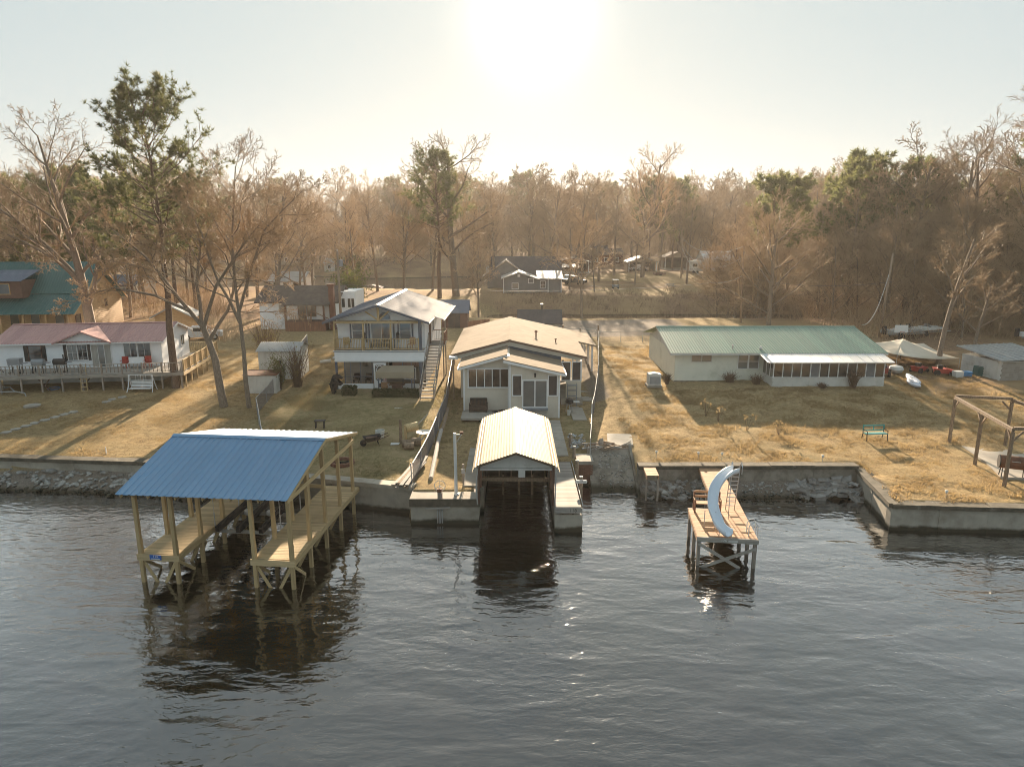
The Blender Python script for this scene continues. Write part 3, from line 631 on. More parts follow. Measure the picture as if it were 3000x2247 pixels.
# far woods and brush, too dense to count
wd_, tw_ = Tubes(), Tubes()
def brush(n, fx, h, spread, r, seed, name, label, mat='twig_far', per=26):
    rgx = random.Random(seed); tb = Tubes()
    for i in range(n):
        x, y = fx(rgx)
        z = hz(x, y) - .05
        for j in range(per):
            a = rgx.uniform(0, 6.28); e = rgx.uniform(.1, .9); L = h * rgx.uniform(.4, 1.1); d = np.array([math.cos(a) * e, math.sin(a) * e, 1.]); d /= np.linalg.norm(d)
            p = np.array([x + rgx.gauss(0, spread), y + rgx.gauss(0, spread), z]); m1 = p + d * L * .5; d2 = d + np.array([rgx.gauss(0, .35), rgx.gauss(0, .35), 0]); e2 = m1 + d2 * L * .5
            tb.add([p, m1, e2], [r, r * .8, r * .5], 3)
    o = link(name, np_mesh(name, *tb.arrays(), mat)); tag(o, label, None, kind='stuff'); return o
def far_spot(g):
    while True:
        y = g.uniform(215, 520); x = g.uniform(-.82, .82) * y
        if not blocked(x, y): return x, y
brush(1500, far_spot, 15, 4, .055, 5, 'far_woods', 'far-off brown woods closing the view behind the houses', per=26)
def near_spot(g):
    while True:
        y = g.uniform(76, 140); x = g.choice((-1, 1)) * g.uniform(.42, .85) * y
        if not blocked(x, y) and (x < 0 or x > 40): return x, y
brush(420, near_spot, 3.4, 1.5, .022, 6, 'undergrowth', 'tangled leafless undergrowth between the trees', 'twig', 30)
def bank_spot(g): return g.uniform(-3, 62), g.choice((g.uniform(98, 101), g.uniform(120, 131), g.uniform(122, 137), g.uniform(122, 130)))
brush(230, bank_spot, 1.1, 1.0, .018, 8, 'bank_brush', 'dry weeds and brush along the canal banks', 'dry_twig', 24)
# ---------------------------------------------------------------- shared builders
def basis(parent, O, A, S):
    A = Vector(A).normalized(); S = Vector(S).normalized(); Nn = A.cross(S)
    return Matrix(((A.x, S.x, Nn.x, O[0]), (A.y, S.y, Nn.y, O[1]), (A.z, S.z, Nn.z, O[2]), (0, 0, 0, 1)))
def ribbed(w, L, step=.3, rh=.028, t=.012, amp=0):
    """metal sheet in (x across, y up the slope), ribs running up the slope"""
    pr = []
    if amp:                                     # corrugated
        n = int(w / step * 4)
        for i in range(n + 1): pr.append((w * i / n, amp * math.sin(2 * math.pi * i / 4)))
    else:
        k = max(1, round(w / step)); s = w / k; pr = [(0, rh)]
        for i in range(k): pr += [(i * s + .022, rh), (i * s + .045, 0), ((i + 1) * s - .045, 0), ((i + 1) * s - .022, rh)]
        pr.append((w, rh))
    mb = MB(); n = len(pr); vs = []
    for y in (0, L):
        for x, z in pr: vs.append((x, y, z))
    for y in (0, L):
        for x, z in pr: vs.append((x, y, z - t))
    fs = []
    for i in range(n - 1):
        fs += [(i, i + 1, n + i + 1, n + i), (2 * n + i, 3 * n + i, 3 * n + i + 1, 2 * n + i + 1), (i, 2 * n + i, 2 * n + i + 1, i + 1), (n + i, n + i + 1, 3 * n + i + 1, 3 * n + i)]
    fs += [(0, n, 3 * n, 2 * n), (n - 1, 3 * n - 1, 4 * n - 1, 2 * n - 1)]
    return mb.add(vs, fs)
def metal_roof(parent, O, A, S, width, mat, pw=.91, step=.3, rh=.028, name='roof_panel', amp=0):
    A = Vector(A).normalized(); L = Vector(S).length; k = max(1, round(width / pw)); w = width / k
    me = ribbed(w - .004, L, step, rh, .012, amp).mesh(name, mat); out = []
    for i in range(k):
        o = link(name, me, parent); o.matrix_local = basis(parent, Vector(O) + A * (w * i), A, S); out.append(o)
    return out
def text_mesh(s, size, mat, name='lettering', depth=.004):
    cu = bpy.data.curves.new('tmp', 'FONT'); cu.body = s; cu.size = size; cu.extrude = depth; cu.align_x = 'CENTER'; cu.align_y = 'CENTER'
    t = bpy.data.objects.new('tmp', cu); COL.objects.link(t); dg = bpy.context.evaluated_depsgraph_get(); dg.update()
    me = bpy.data.meshes.new_from_object(t.evaluated_get(dg)); bpy.data.objects.remove(t); bpy.data.curves.remove(cu)
    me.materials.clear(); me.materials.append(MATS[mat]); me.name = name; return me
def rail(parent, p0, p1, h, mat, matz, nb, post=True, low=.1, bs=.038, pe=2.2):
    """railing from p0 to p1 (deck level points): top rail, bottom rail, balusters, posts"""
    p0, p1 = Vector(p0), Vector(p1); L = (p1 - p0).length; d = (p1 - p0) / L; up = Vector((0, 0, 1))
    part('top_rail', MB().bar(p0 + up * h, p1 + up * h, .09, .04), mat, parent)
    part('bottom_rail', MB().bar(p0 + up * low, p1 + up * low, .06, .04), mat, parent)
    me = MB().box(-bs / 2, bs / 2, -bs / 2, bs / 2, low + .021, h - .021).mesh('baluster', matz)
    for i in range(nb): link('baluster', me, parent, p0 + d * (L * (i + .5) / nb))
    if post:
        k = max(1, round(L / pe)); pm = MB().box(-.045, .045, -.045, .045, 0, h + .08).mesh('rail_post', matz)
        for i in range(k + 1): link('rail_post', pm, parent, p0 + d * (L * i / k) + d.cross(up) * .07)
def stone_mesh(seed, mat, flat=.6):
    import bmesh
    bm = bmesh.new(); bmesh.ops.create_icosphere(bm, subdivisions=1, radius=.5); g = random.Random(seed)
    for v in bm.verts: v.co *= g.uniform(.72, 1.15); v.co.z *= flat
    me = bpy.data.meshes.new('stone'); bm.to_mesh(me); bm.free(); me.materials.append(MATS[mat]); return me

# ---------------------------------------------------------------- blue-roofed boat dock
dk = thing('boat_dock', 'new timber boat dock under a blue metal roof with two plank walkways', 'boat dock', (-15.85, 26.85, 0), -5.5)
rows = (.05, 2.0, 3.95, 5.95, 7.95); EV, RG, BK = (-.55, 4.2), (3.9, 5.42), (8.35, 4.42)
def roofz(y): return EV[1] + (RG[1] - EV[1]) * (y - EV[0]) / (RG[0] - EV[0]) if y < RG[0] else RG[1] + (BK[1] - RG[1]) * (y - RG[0]) / (BK[0] - RG[0])
for xi, x in enumerate((0, 1.58, 5.05, 6.68)):
    for y in rows:
        part('post', MB().box(-.075, .075, -.075, .075, -1.2, roofz(y) - .20), 'new_wood_z', dk, (x, y, 0))
        if y < 7: part('post_splice', MB().box(-.07, .07, -.02, .02, .9, 1.95), 'new_wood_z', dk, (x + (.0), y + .098, 0))
for x0, x1, y1 in ((-.1, 1.68, 9.7), (4.95, 6.78, 8.6)):
    planks('deck_board', dk, int((y1 - .02) / .146), ((x0 + x1) / 2, .16, 1.29), (0, .146, 0), (x1 - x0, .138, .035), 'new_wood_x')
    for x in (x0 - .02, x1 + .02): part('side_joist', MB().bar((x, .06, 1.17), (x, y1, 1.17), .04, .235), 'new_wood', dk)
    part('end_board', MB().box(x0 - .06, x1 + .06, -.03, .012, 1.03, 1.31), 'new_wood_x', dk)
    part('middle_joist', MB().bar(((x0 + x1) / 2, .06, 1.155), ((x0 + x1) / 2, y1, 1.155), .04, .2), 'new_wood', dk)
for x, sx in ((0, 1), (1.58, -1), (5.05, 1), (6.68, -1)):
    for y in rows[:4]:
        part('knee_brace', MB().bar((x + sx * .08, y + .02, .95), (x + sx * .62, y + .02, -.05), .04, .13), 'new_wood', dk)
    part('brace', MB().bar((x, .2, .95), (x, 1.3, .02), .04, .13), 'new_wood', dk)
for x in (0, 1.58, 5.05, 6.68):     # plates along the post tops and rafters
    part('top_plate', MB().bar((x + .1, -.2, 4.02), (x + .1, 8.1, 4.02), .04, .2), 'new_wood', dk)
for x in np.linspace(-.2, 6.85, 7):
    part('rafter', MB().bar((x, EV[0] + .05, EV[1] - .10), (x, RG[0], RG[1] - .10), .04, .15).bar((x, RG[0], RG[1] - .10), (x, BK[0] - .05, BK[1] - .10), .04, .15), 'new_wood', dk)
metal_roof(dk, (-.38, EV[0], EV[1]), (1, 0, 0), (0, RG[0] - EV[0], RG[1] - EV[1]), 7.32, 'blue_metal', .915, .305)
metal_roof(dk, (6.94, BK[0], BK[1]), (-1, 0, 0), (0, RG[0] - BK[0], RG[1] - BK[1]), 7.32, 'blue_metal', .915, .305)
part('ridge_cap', MB().slab((-.4, RG[0] - .2, RG[1] - .012), (6.96, RG[0] - .2, RG[1] - .012), (6.96, RG[0], RG[1] + .055), (-.4, RG[0], RG[1] + .055), .015).slab((-.4, RG[0], RG[1] + .055), (6.96, RG[0], RG[1] + .055), (6.96, RG[0] + .2, RG[1] - .0), (-.4, RG[0] + .2, RG[1] - .0), .015), 'blue_metal', dk)
part('gable_trim', MB().bar((6.96, EV[0], EV[1] - .05), (6.96, RG[0], RG[1] - .05), .02, .12).bar((6.96, RG[0], RG[1] - .05), (6.96, BK[0], BK[1] - .05), .02, .12), 'new_wood', dk)
for x, c in ((1.95, .12), (2.95, .12), (4.05, .12)):
    part('lift_bunk', MB().bar((x, 2.75, 1.28), (x - .12, 7.3, 1.32), .2, .26), 'black_carpet', dk)
for y in (3.1, 5.2): part('lift_beam', MB().bar((1.75, y, 1.04), (4.95, y, 1.04), .1, .14), 'pale_concrete', dk)
for x in (2.35, 3.5): part('lift_float', MB().lathe([(.05, -.14), (.2, -.1), (.22, 0), (.2, .1), (.05, .14)], 12, (x, 5.0, 1.2)), 'dirty_white', dk)
for y in (3.0, 5.3):
    for x in (1.72, 4.9): part('lift_cable', MB().tube([(x, y, 1.1), (x, y, roofz(y) - .22)], .012, 5).tube([(x, y, 1.3), (x, y, 2.0)], .028, 6), 'galv_metal', dk)
part('cross_tie', MB().bar((1.7, 7.95, 1.5), (5.0, 7.95, 1.5), .04, .2), 'new_wood_x', dk)
sg = thing('number_sign', 'small blue sign with white number 114 on the dock end board', 'sign', (-15.15, 26.72, 1.2), -5.5)
part('sign_plate', MB().box(-.26, .26, 0, .012, -.1, .12), 'sign_blue', sg)
o = link('number', text_mesh('114', .15, 'sign_white'), sg, (0, -.006, .055), (R(90), 0, 0))
mb = MB()
for i in range(9): mb.box(-.205 + i * .047, -.172 + i * .047, -.006, -.001, -.075, -.035)
part('street_line', mb, 'sign_white', sg)['kind'] = 'stuff'

# ---------------------------------------------------------------- seawalls and stone banks
def wall(label, pts, top, bot, t=.5, mat='concrete', cap='moss_concrete', capt=.16, ch=.22):
    w = thing('seawall', label, 'seawall', (pts[0][0], pts[0][1], 0)); ox, oy = pts[0]
    for (x0, y0), (x1, y1) in zip(pts, pts[1:]):
        d = Vector((x1 - x0, y1 - y0, 0)); L = d.length; d /= L; n = Vector((-d.y, d.x, 0)); k = max(1, round(L / 2.4))
        for i in range(k):
            a = Vector((x0 - ox, y0 - oy, 0)) + d * (L * i / k + .006); b = Vector((x0 - ox, y0 - oy, 0)) + d * (L * (i + 1) / k - .006)
            a = a + n * (t / 2); b = b + n * (t / 2); e = rnd.uniform(-.012, .012)
            part('wall_panel', MB().bar(a + Vector((0, 0, (top + bot) / 2 - ch / 2)) + n * e, b + Vector((0, 0, (top + bot) / 2 - ch / 2)) + n * e, t, top - bot - ch), mat, w)
            part('cap_block', MB().bar(a + Vector((0, 0, top - ch / 2 + e)) - n * .05, b + Vector((0, 0, top - ch / 2 + e)) - n * .05, t + capt, ch), cap, w)
    return w
wall('long concrete seawall with a dark mossy cap above the grey stone bank', [(-60, 40.8), (-31, 38.85), (-20.9, 37.95), (-14.4, 36.35)], 1.62, -.6)
wall('concrete seawall between the blue-roofed dock and the winch pier', [(-14.4, 36.35), (-5.25, 34.15)], 1.56, -1.0, cap='concrete')
wall('cracked concrete seawall behind the slide dock with stone rubble below', [(7.3, 37.45), (20.0, 37.45)], 1.58, -.6, mat='dark_concrete')
wall('tall concrete seawall corner jutting into the lake before the pergola yard', [(20.0, 37.6), (19.05, 32.1), (40, 30.5)], 1.42, -1.0)
SM = [stone_mesh(i, 'rock') for i in range(7)]; RB = []
for i in range(5):
    s_ = random.Random(i); RB.append(MB().prism([(-.5, -.3), (.35 + .2 * s_.random(), -.36), (.5, .2 + .2 * s_.random()), (-.3 + .2 * s_.random(), .4)], -.14, .14, 'z').mesh('slab_piece', 'rubble'))
def bank(name, label, n, fx, meshes, sz, pn='stone'):
    b = thing(name, label, 'stones', (0, 0, 0)); g = random.Random(n)
    for i in range(n):
        x, y, z = fx(g); s = g.uniform(*sz) * (1.5 if g.random() < .12 else 1)
        o = link(pn, g.choice(meshes), b, (x, y, z), (g.uniform(-.5, .5), g.uniform(-.5, .5), g.uniform(0, 6.28)), (s * g.uniform(.8, 1.4), s, s * g.uniform(.7, 1.1)))
    return b
def fL(g):
    x = g.uniform(-33, -17.2); t = g.random() ** .8; ys_ = float(shore(x)); y = ys_ - .05 - t * 1.3; return x, y, .93 - t * 1.02 + g.uniform(-.06, .08)
bank('riprap_bank', 'grey riprap stones heaped below the long seawall at the water', 290, fL, SM, (.22, .46))
def fR(g):
    x = g.uniform(7.6, 12.6); t = g.random(); return x, 37.35 - t * 1.35, .60 - t * .62 + g.uniform(-.05, .08)
bank('riprap_bank', 'dark broken stones piled under the seawall beside the boat ramp', 150, fR, SM + RB, (.2, .42))
def fC(g):
    x = g.uniform(16.2, 19.8); t = g.random(); return x, 37.2 - t * 1.5 * (.4 + .6 * (x - 16) / 4), .75 - t * .75 + g.uniform(0, .15)
bank('rubble_pile', 'angular grey concrete slabs dumped in the seawall corner', 55, fC, RB, (.5, .8), 'slab_piece')
def fG(g):
    x = g.uniform(12.3, 17); t = g.random(); return x, 37.3 - t * 1.7, .55 - t * .62
bank('gravel_bank', 'small stones strewn along the shore between slide dock and wall corner', 150, fG, SM, (.08, .2))

# ---------------------------------------------------------------- winch pier and boathouse
pr_ = thing('concrete_pier', 'square concrete pier with a sunlit top and rusty winch post', 'pier', (-5.2, 32.8, 0))
part('pier_base', MB().box(0, 3.5, 0, 1.6, -1.2, .98), 'concrete', pr_); part('pier_top', MB().box(-.05, 3.55, -.08, 1.62, .98, 1.4), 'moss_concrete', pr_)
part('top_skin', MB().box(-.03, 3.53, -.06, 1.6, 1.4, 1.415), 'pale_concrete', pr_)
part('cross_plank', MB().bar((.75, -.16, .92), (2.05, -.16, .97), .12, .06), 'grey_wood', pr_)
for x in (1.38, 1.5, 1.62): part('guide_rail', MB().box(x - .03, x + .03, -.10, -.0, .1, .82), 'galv_metal', pr_)
ww = thing('boat_winch', 'white hand wheel on a weathered winch post at the pier edge', 'winch', (-3.7, 32.95, 1.415))
part('winch_post', MB().box(-.10, .10, -.22, -.06, -.52, .36).box(.11, .15, -.2, -.12, -.4, .3), 'grey_wood_z', ww)
part('gear_box', MB().box(-.11, .11, -.24, -.04, .361, .52), 'rust', ww)
wm = MB(); wm.tube([(.28 * math.cos(t), .08, .60 + .28 * math.sin(t)) for t in np.linspace(0, 2 * math.pi, 25)], .016, 6)
for a in (0, 2.1, 4.2): wm.tube([(0, .08, .6), (.28 * math.cos(a + 1.57), .08, .6 + .28 * math.sin(a + 1.57))], .012, 5)
wm.tube([(0, -.05, .55), (0, .09, .6)], .022, 6)
part('hand_wheel', wm, 'white_metal', ww)
dv_ = thing('davit_post', 'leaning white steel davit post with a small arm and winch', 'davit', (-2.88, 33.38, 1.415))
part('post', MB().tube([(0, 0, 0), (-.02, 0, .06), (-.04, 0, 3.3)], [.16, .09, .075], 10), 'white_metal', dv_)
part('arm', MB().bar((-.04, 0, 3.2), (.34, 0, 3.24), .05, .05).bar((.0, 0, 2.75), (.3, 0, 3.2), .03, .03), 'galv_metal', dv_)
part('arm_winch', MB().box(.22, .4, -.06, .06, 3.265, 3.38), 'rust', dv_)
el = thing('outlet_post', 'short weathered post with an electric box and cable beside boathouse walk', 'post', (-2.6, 34.55, 1.4))
part('post', MB().box(-.05, .05, -.05, .05, 0, 1.25), 'grey_wood_z', el); part('outlet_box', MB().box(-.09, .09, -.12, -.052, .75, 1.0), 'grey_metal', el); part('conduit', MB().tube([(.09, -.02, 0), (.09, -.02, .8), (.08, -.08, .85)], .015, 5), 'white_metal', el)
for nm, lb, x0, x1, y0, y1, z in (('walkway', 'pale concrete walk along the left side of the boathouse', -2.62, -1.68, 34.42, 40.8, 1.50), ('walkway', 'pale concrete walk leading from the boathouse to the tan-roofed house', 2.2, 3.42, 39.4, 47.2, 1.52)):
    wv = thing(nm, lb, 'walkway', (x0, y0, z)); L = y1 - y0; k = round(L / 1.6)
    for i in range(k): part('slab', MB().box(0, x1 - x0, L * i / k + .01, L * (i + 1) / k - .01, -.35, rnd.uniform(-.006, .006) + .03 * i / k), 'pale_concrete', wv)
bh = thing('boathouse', 'open boathouse with a ribbed tan metal roof over a dark slip', 'boathouse', (.2, 31.85, 0))
# roof: two slopes each side with a turned-down eave, ribs running the length of the roof
prof = [(-2.16, 3.14), (-2.03, 3.42), (-1.75, 3.58), (0, 4.16), (1.75, 3.58), (2.03, 3.42), (2.16, 3.14)]
LR = 8.95
for (x0, z0), (x1, z1) in zip(prof, prof[1:]):
    w_ = math.hypot(x1 - x0, z1 - z0); metal_roof(bh, (x0, 0, z0), (x1 - x0, 0, z1 - z0), (0, LR, 0), w_, 'tan_metal', .92, .155, .022)
part('ridge_cap', MB().slab((-.16, -.01, 4.135), (0, -.01, 4.19), (0, LR + .01, 4.19), (-.16, LR + .01, 4.135), .012).slab((0, -.01, 4.19), (.16, -.01, 4.135), (.16, LR + .01, 4.135), (0, LR + .01, 4.19), .012), 'tan_metal', bh)
gpoly = [(-1.78, 3.16), (1.78, 3.16), (1.78, 3.5), (0, 4.08), (-1.78, 3.5)]
part('gable_wall', MB().prism(gpoly, .66, .72).lap(gpoly, .11, .014, .66), 'dirty_white', bh)
part('back_wall', MB().prism([(-1.78, .6), (1.78, .6), (1.78, 3.5), (0, 4.08), (-1.78, 3.5)], 8.8, 8.88), 'dark_wood', bh)
for x in (-1.86, 1.86):
    for y in (.3, 2.5, 4.7, 6.9, 8.7): part('post', MB().box(x - .06, x + .06, y - .06, y + .06, 1.415 if x < 0 else 1.3, 3.5), 'dark_wood', bh)
    part('eave_beam', MB().bar((x, .2, 3.42), (x, 8.85, 3.42), .08, .16), 'old_wood', bh)
    part('side_wall', MB().box(min(x, x * .985), max(x, x * .985), 2.6, 8.8, 1.45, 3.35), 'galv_metal', bh)
for y in (.25, 2.9, 5.8): part('truss', MB().bar((-1.8, y, 3.42), (0, y, 4.05), .05, .12).bar((1.8, y, 3.42), (0, y, 4.05), .05, .12), 'old_wood', bh)
part('header_beam', MB().bar((-1.85, .62, 3.1), (1.85, .62, 3.1), .1, .1), 'dirty_white', bh)
part('cross_beam', MB().bar((-1.8, 3.0, 1.72), (1.85, 3.0, 1.66), .16, .2), 'old_wood', bh)
part('inner_shelf', MB().box(-1.75, 1.75, 6.2, 8.75, 1.2, 1.28), 'old_wood', bh)
for x in (-.72, .2, .95): part('slip_post', MB().box(x - .07, x + .07, 5.0, 5.14, -1, 1.2), 'old_wood', bh)
for x in (-.9, -.25, .3, .85): part('hanger', MB().box(x - .02, x + .02, 3.2, 3.24, 1.75, 3.5), 'old_wood', bh)
part('notice_board', MB().box(.12, .46, .54, .56, 2.7, 3.06), 'dirty_white', bh)
part('corner_flashing', MB().tube([(-1.92, .12, 1.42), (-1.98, .08, 2.4), (-1.9, .2, 3.3)], .03, 5).tube([(1.95, .12, 1.45), (1.98, .1, 3.3)], .03, 5), 'galv_metal', bh)
for nm, lb, x0, x1, y0, y1 in (('slip_wall', 'mossy concrete left wall of the boathouse slip', -1.72, -1.5, 34.4, 40.8), ('slip_wall', 'mossy concrete end wall of the boathouse slip', -1.5, 2.0, 40.55, 40.8)):
    single(nm, MB().box(0, x1 - x0, 0, y1 - y0, -1.2, 1.2).box(-.04, x1 - x0 - .02, -.02, y1 - y0 + .02, 1.2, 1.46), 'dark_concrete', lb, 'wall', (x0, y0, 0))
rp = thing('plank_pier', 'narrow grey plank pier on a concrete footing along the right of the slip', 'pier', (2.12, 31.85, 0))
part('footing', MB().box(.02, 1.40, 0, 1.1, -1.2, .92), 'concrete', rp); part('side_wall', MB().box(0, .22, 1.1, 8.6, -1.2, 1.0), 'dark_concrete', rp)
part('fascia', MB().box(.0, 1.38, -.10, -.05, 1.06, 1.33), 'grey_wood', rp)
for x in (.06, 1.28): part('joist', MB().bar((x, -.05, 1.2), (x, 7.6, 1.2), .06, .22), 'grey_wood', rp)
planks('deck_board', rp, 51, (.68, .03, 1.345), (0, .148, 0), (1.3, .138, .035), 'grey_wood')
part('bracket', MB().bar((.3, -.02, 1.06), (.46, .1, .93), .05, .08).bar((1.05, -.02, 1.06), (.9, .1, .93), .05, .08).bar((.25, 0, 1.02), (1.1, 0, 1.02), .06, .06), 'old_wood', rp)
part('edge_rail', MB().tube([(1.42, 0, 1.38), (1.42, 7.5, 1.40)], .025, 6), 'galv_metal', rp)
link('number', text_mesh('118', .24, 'ink'), rp, (.92, -.104, 1.195), (R(90), 0, 0))
PILE = MB().tube([(0, 0, -1.2), (0, 0, 2.05)], .095, 10).mesh('piling', 'old_wood', True); CAP = MB().tube([(.08 * math.cos(t), .08 * math.sin(t), 2.06) for t in np.linspace(0, 6.283, 13)], .03, 5, False).mesh('cap_ring', 'galv_metal')
for i, (x, y, zo, lb) in enumerate(((3.66, 34.2, 0, 'round brown mooring pile carrying the white number board'), (3.68, 36.7, .05, 'round brown mooring pile beside the middle of the plank pier'), (3.72, 39.1, .1, 'round brown mooring pile at the foot of the brick block'), (3.66, 41.2, .25, 'round brown pile standing in the pale gravel patch'))):
    t = thing('mooring_pile', lb, 'pile', (x, y, zo), 0, 'mooring piles along the plank pier'); link('pile_shaft', PILE, t); link('cap_ring', CAP, t)
sb = thing('number_board', 'small white rounded board with dark lettering fixed on a mooring pile', 'sign', (3.66, 34.09, 1.83))
part('board', MB().prism([(-.26, -.09), (.26, -.09), (.31, -.04), (.31, .06), (.26, .11), (-.26, .11), (-.31, .06), (-.31, -.04)], -.02, .0), 'sign_white', sb)
link('number', text_mesh('118', .10, 'ink'), sb, (0, -.024, .05), (R(90), 0, 0)); mb = MB()
for i in range(9): mb.box(-.24 + i * .054, -.205 + i * .054, -.026, -.021, -.06, -.01)
part('street_line', mb, 'ink', sb)['kind'] = 'stuff'
bk = thing('brick_block', 'low brick block with a concrete cap between pier and boat ramp', 'block', (3.9, 38.35, 0))
part('core', MB().box(.03, .82, .03, 1.27, -.4, 1.28), 'dark_concrete', bk); part('cap', MB().box(-.06, .92, -.06, 1.36, 1.30, 1.52), 'pale_concrete', bk)
bm_ = MB().box(0, .20, 0, .05, 0, .075).mesh('brick', 'brick')
for r_ in range(14):
    for i in range(4): link('brick', bm_, bk, (.02 + i * .212 - (.1 if r_ % 2 and i else 0), -.02, .2 + r_ * .078))
    for i in range(6): link('brick', bm_, bk, (.87, .02 + i * .212, .2 + r_ * .078), (0, 0, R(90)))
bank('gravel_patch', 'patch of pale loose stones behind the mooring piles', 90, lambda g: (g.uniform(3.65, 4.75), g.uniform(40.2, 43.2), 1.66 + g.uniform(0, .06)), [stone_mesh(20 + i, 'pale_rock') for i in range(4)], (.1, .22))
rmp = thing('boat_ramp', 'weathered concrete boat ramp sloping into the lake beside the brick block', 'ramp', (4.62, 36.3, 0))
for i in range(5):
    y0, y1 = i * .82, i * .82 + .81; z0, z1 = (y0 - .9) * .52, (y1 - .9) * .52
    for j in range(2): part('slab', MB().slab((j * 1.31, y0, z0 + .03), (j * 1.31 + 1.29, y0, z0 + .03), (j * 1.31 + 1.29, y1, z1 + .03), (j * 1.31, y1, z1 + .03), .12), 'dark_concrete', rmp)
bank('ramp_gravel', 'loose brown gravel and stones scattered over the boat ramp', 170, lambda g: (lambda x, y: (x, y, (y - 37.2) * .52 + .05))(g.uniform(5.2, 7.1), g.uniform(37.2, 40.0)), SM, (.05, .15))
single('ramp_kerb', MB().slab((0, 0, -.2), (.16, 0, -.2), (.16, 4.0, 1.72), (0, 4.0, 1.72), .5), 'dark_concrete', 'stained concrete kerb between boat ramp and stone rubble', 'kerb', (7.2, 36.4, .12))

# ---------------------------------------------------------------- slide dock
sd = thing('swim_dock', 'weathered reddish plank dock with crossed braces and a wide end platform', 'dock', (9.65, 28.15, 0), -7.0)
planks('deck_board', sd, 70, (.62, .1, 1.41), (0, .146, 0), (1.26, .139, .036), 'red_wood')
planks('deck_board', sd, 22, (-.70, .1, 1.41), (0, .146, 0), (1.34, .139, .036), 'red_wood')
for x in (-1.36, .0, 1.24): part('joist', MB().bar((x, .05, 1.28), (x, 3.2 if x < -.5 else 10.2, 1.28), .05, .2), 'red_wood', sd)
part('end_fascia', MB().box(-1.4, 1.28, -.05, -.0, 1.2, 1.43), 'grey_wood', sd); part('rear_fascia', MB().box(-1.4, -.05, 3.24, 3.28, 1.2, 1.43), 'grey_wood', sd)
for x, y in ((-1.28, .1), (1.16, .1), (-1.28, 1.5), (-1.28, 3.1), (1.16, 3.1), (0, 3.1), (0, 6.2), (1.16, 6.2), (1.16, 1.5)):
    part('post', MB().box(x - .075, x + .075, y - .075, y + .075, -1.2, 1.19), 'grey_wood_z', sd)
part('cross_brace', MB().bar((-1.3, .0, 1.1), (.55, -.02, .0), .04, .14), 'grey_wood', sd); part('cross_brace', MB().bar((1.2, -.05, 1.0), (-1.2, -.06, -.05), .04, .14), 'grey_wood', sd)
link('number', text_mesh('126', .17, 'sign_white'), sd, (-.22, -.056, 1.31), (R(90), 0, 0)); mb = MB()
for i in range(10): mb.box(-.02 + i * .042, .008 + i * .042, -.058, -.052, 1.255, 1.335)
part('street_line', mb, 'sign_white', sd)['kind'] = 'stuff'
bn = thing('dock_bench', 'brown wooden bench with side rails behind the slide', 'bench', (8.86, 31.0, 1.43), -7)
for x in (0, 1.2):
    for y in (0, .42): part('leg', MB().box(x - .04, x + .04, y - .04, y + .04, 0, .95 if y else .62), 'red_wood_z', bn)
for y in (.06, .2, .34): part('seat_slat', MB().box(.045, 1.155, y - .06, y + .06, .42, .46), 'red_wood', bn)
for z in (.62, .86): part('back_slat', MB().box(.045, 1.155, .40, .43, z, z + .12), 'red_wood', bn)
for x in (0, 1.2): part('arm', MB().box(x - .045, x + .045, -.05, .37, .625, .66), 'red_wood', bn)
sl = thing('water_slide', 'tall pale blue-white curved slide with ladder on the swim dock', 'slide', (9.65, 28.15, 1.43), -7.0)
cl = [(.62, 2.55, 2.22), (.30, 2.35, 2.18), (-.08, 2.05, 1.98), (-.40, 1.70, 1.65), (-.57, 1.30, 1.28), (-.60, .92, .92), (-.49, .58, .58), (-.36, .30, .32), (-.16, .08, .18), (-.02, -.10, .17)]
def catmull(P, n=4):
    P = [Vector(p) for p in P]; out = []
    for i in range(len(P) - 1):
        a, b_, c, d = P[max(i - 1, 0)], P[i], P[i + 1], P[min(i + 2, len(P) - 1)]
        for j in range(n):
            t = j / n; out.append(.5 * ((2 * b_) + (c - a) * t + (2 * a - 5 * b_ + 4 * c - d) * t * t + (3 * b_ - a - 3 * c + d) * t ** 3))
    out.append(P[-1]); return out
C_ = catmull(cl); vs = []; fs = []; sec = [(a * .70, b * 1.1) for a, b in ((-.30, .22), (-.29, .08), (-.2, .0), (0, -.03), (.2, 0), (.29, .08), (.30, .22), (.34, .22), (.33, .04), (.22, -.05), (0, -.075), (-.22, -.05), (-.33, .04), (-.34, .22))]
for i, p in enumerate(C_):
    t = (C_[min(i + 1, len(C_) - 1)] - C_[max(i - 1, 0)]); t.z = 0; t.normalize(); s_ = Vector((t.y, -t.x, 0))
    for a, b_ in sec: vs.append(tuple(p + s_ * a + Vector((0, 0, b_))))
ns = len(sec)
for i in range(len(C_) - 1):
    for j in range(ns): fs.append((i * ns + j, i * ns + (j + 1) % ns, (i + 1) * ns + (j + 1) % ns, (i + 1) * ns + j))
fs += [tuple(range(ns)), tuple((len(C_) - 1) * ns + j for j in range(ns))]
part('chute', MB().add(vs, fs), 'slide_plastic', sl, smooth=True)
for x in (-.2, .22):
    part('ladder_rail', MB().tube([(.62 + x, 3.3, 0), (.62 + x, 2.75, 2.0), (.62 + x, 2.72, 2.45), (.62 + x, 2.45, 2.72), (.62 + x, 2.2, 2.55), (.62 + x, 2.25, 2.2)], .022, 7), 'chrome', sl)
for i in range(8):
    t = (i + 1) / 8.5; part('rung', MB().tube([(.42, 3.3 - .55 * t, 2.0 * t), (.84, 3.3 - .55 * t, 2.0 * t)], .022, 6), 'chrome', sl)
for p in ((-.95, .95, .86), (-.48, .86, .86), (-.42, .10, .22), (.1, .02, .16), (.35, 2.15, 2.1)): part('support_leg', MB().tube([(p[0], p[1], 0), (p[0], p[1], p[2])], .02, 6), 'chrome', sl)
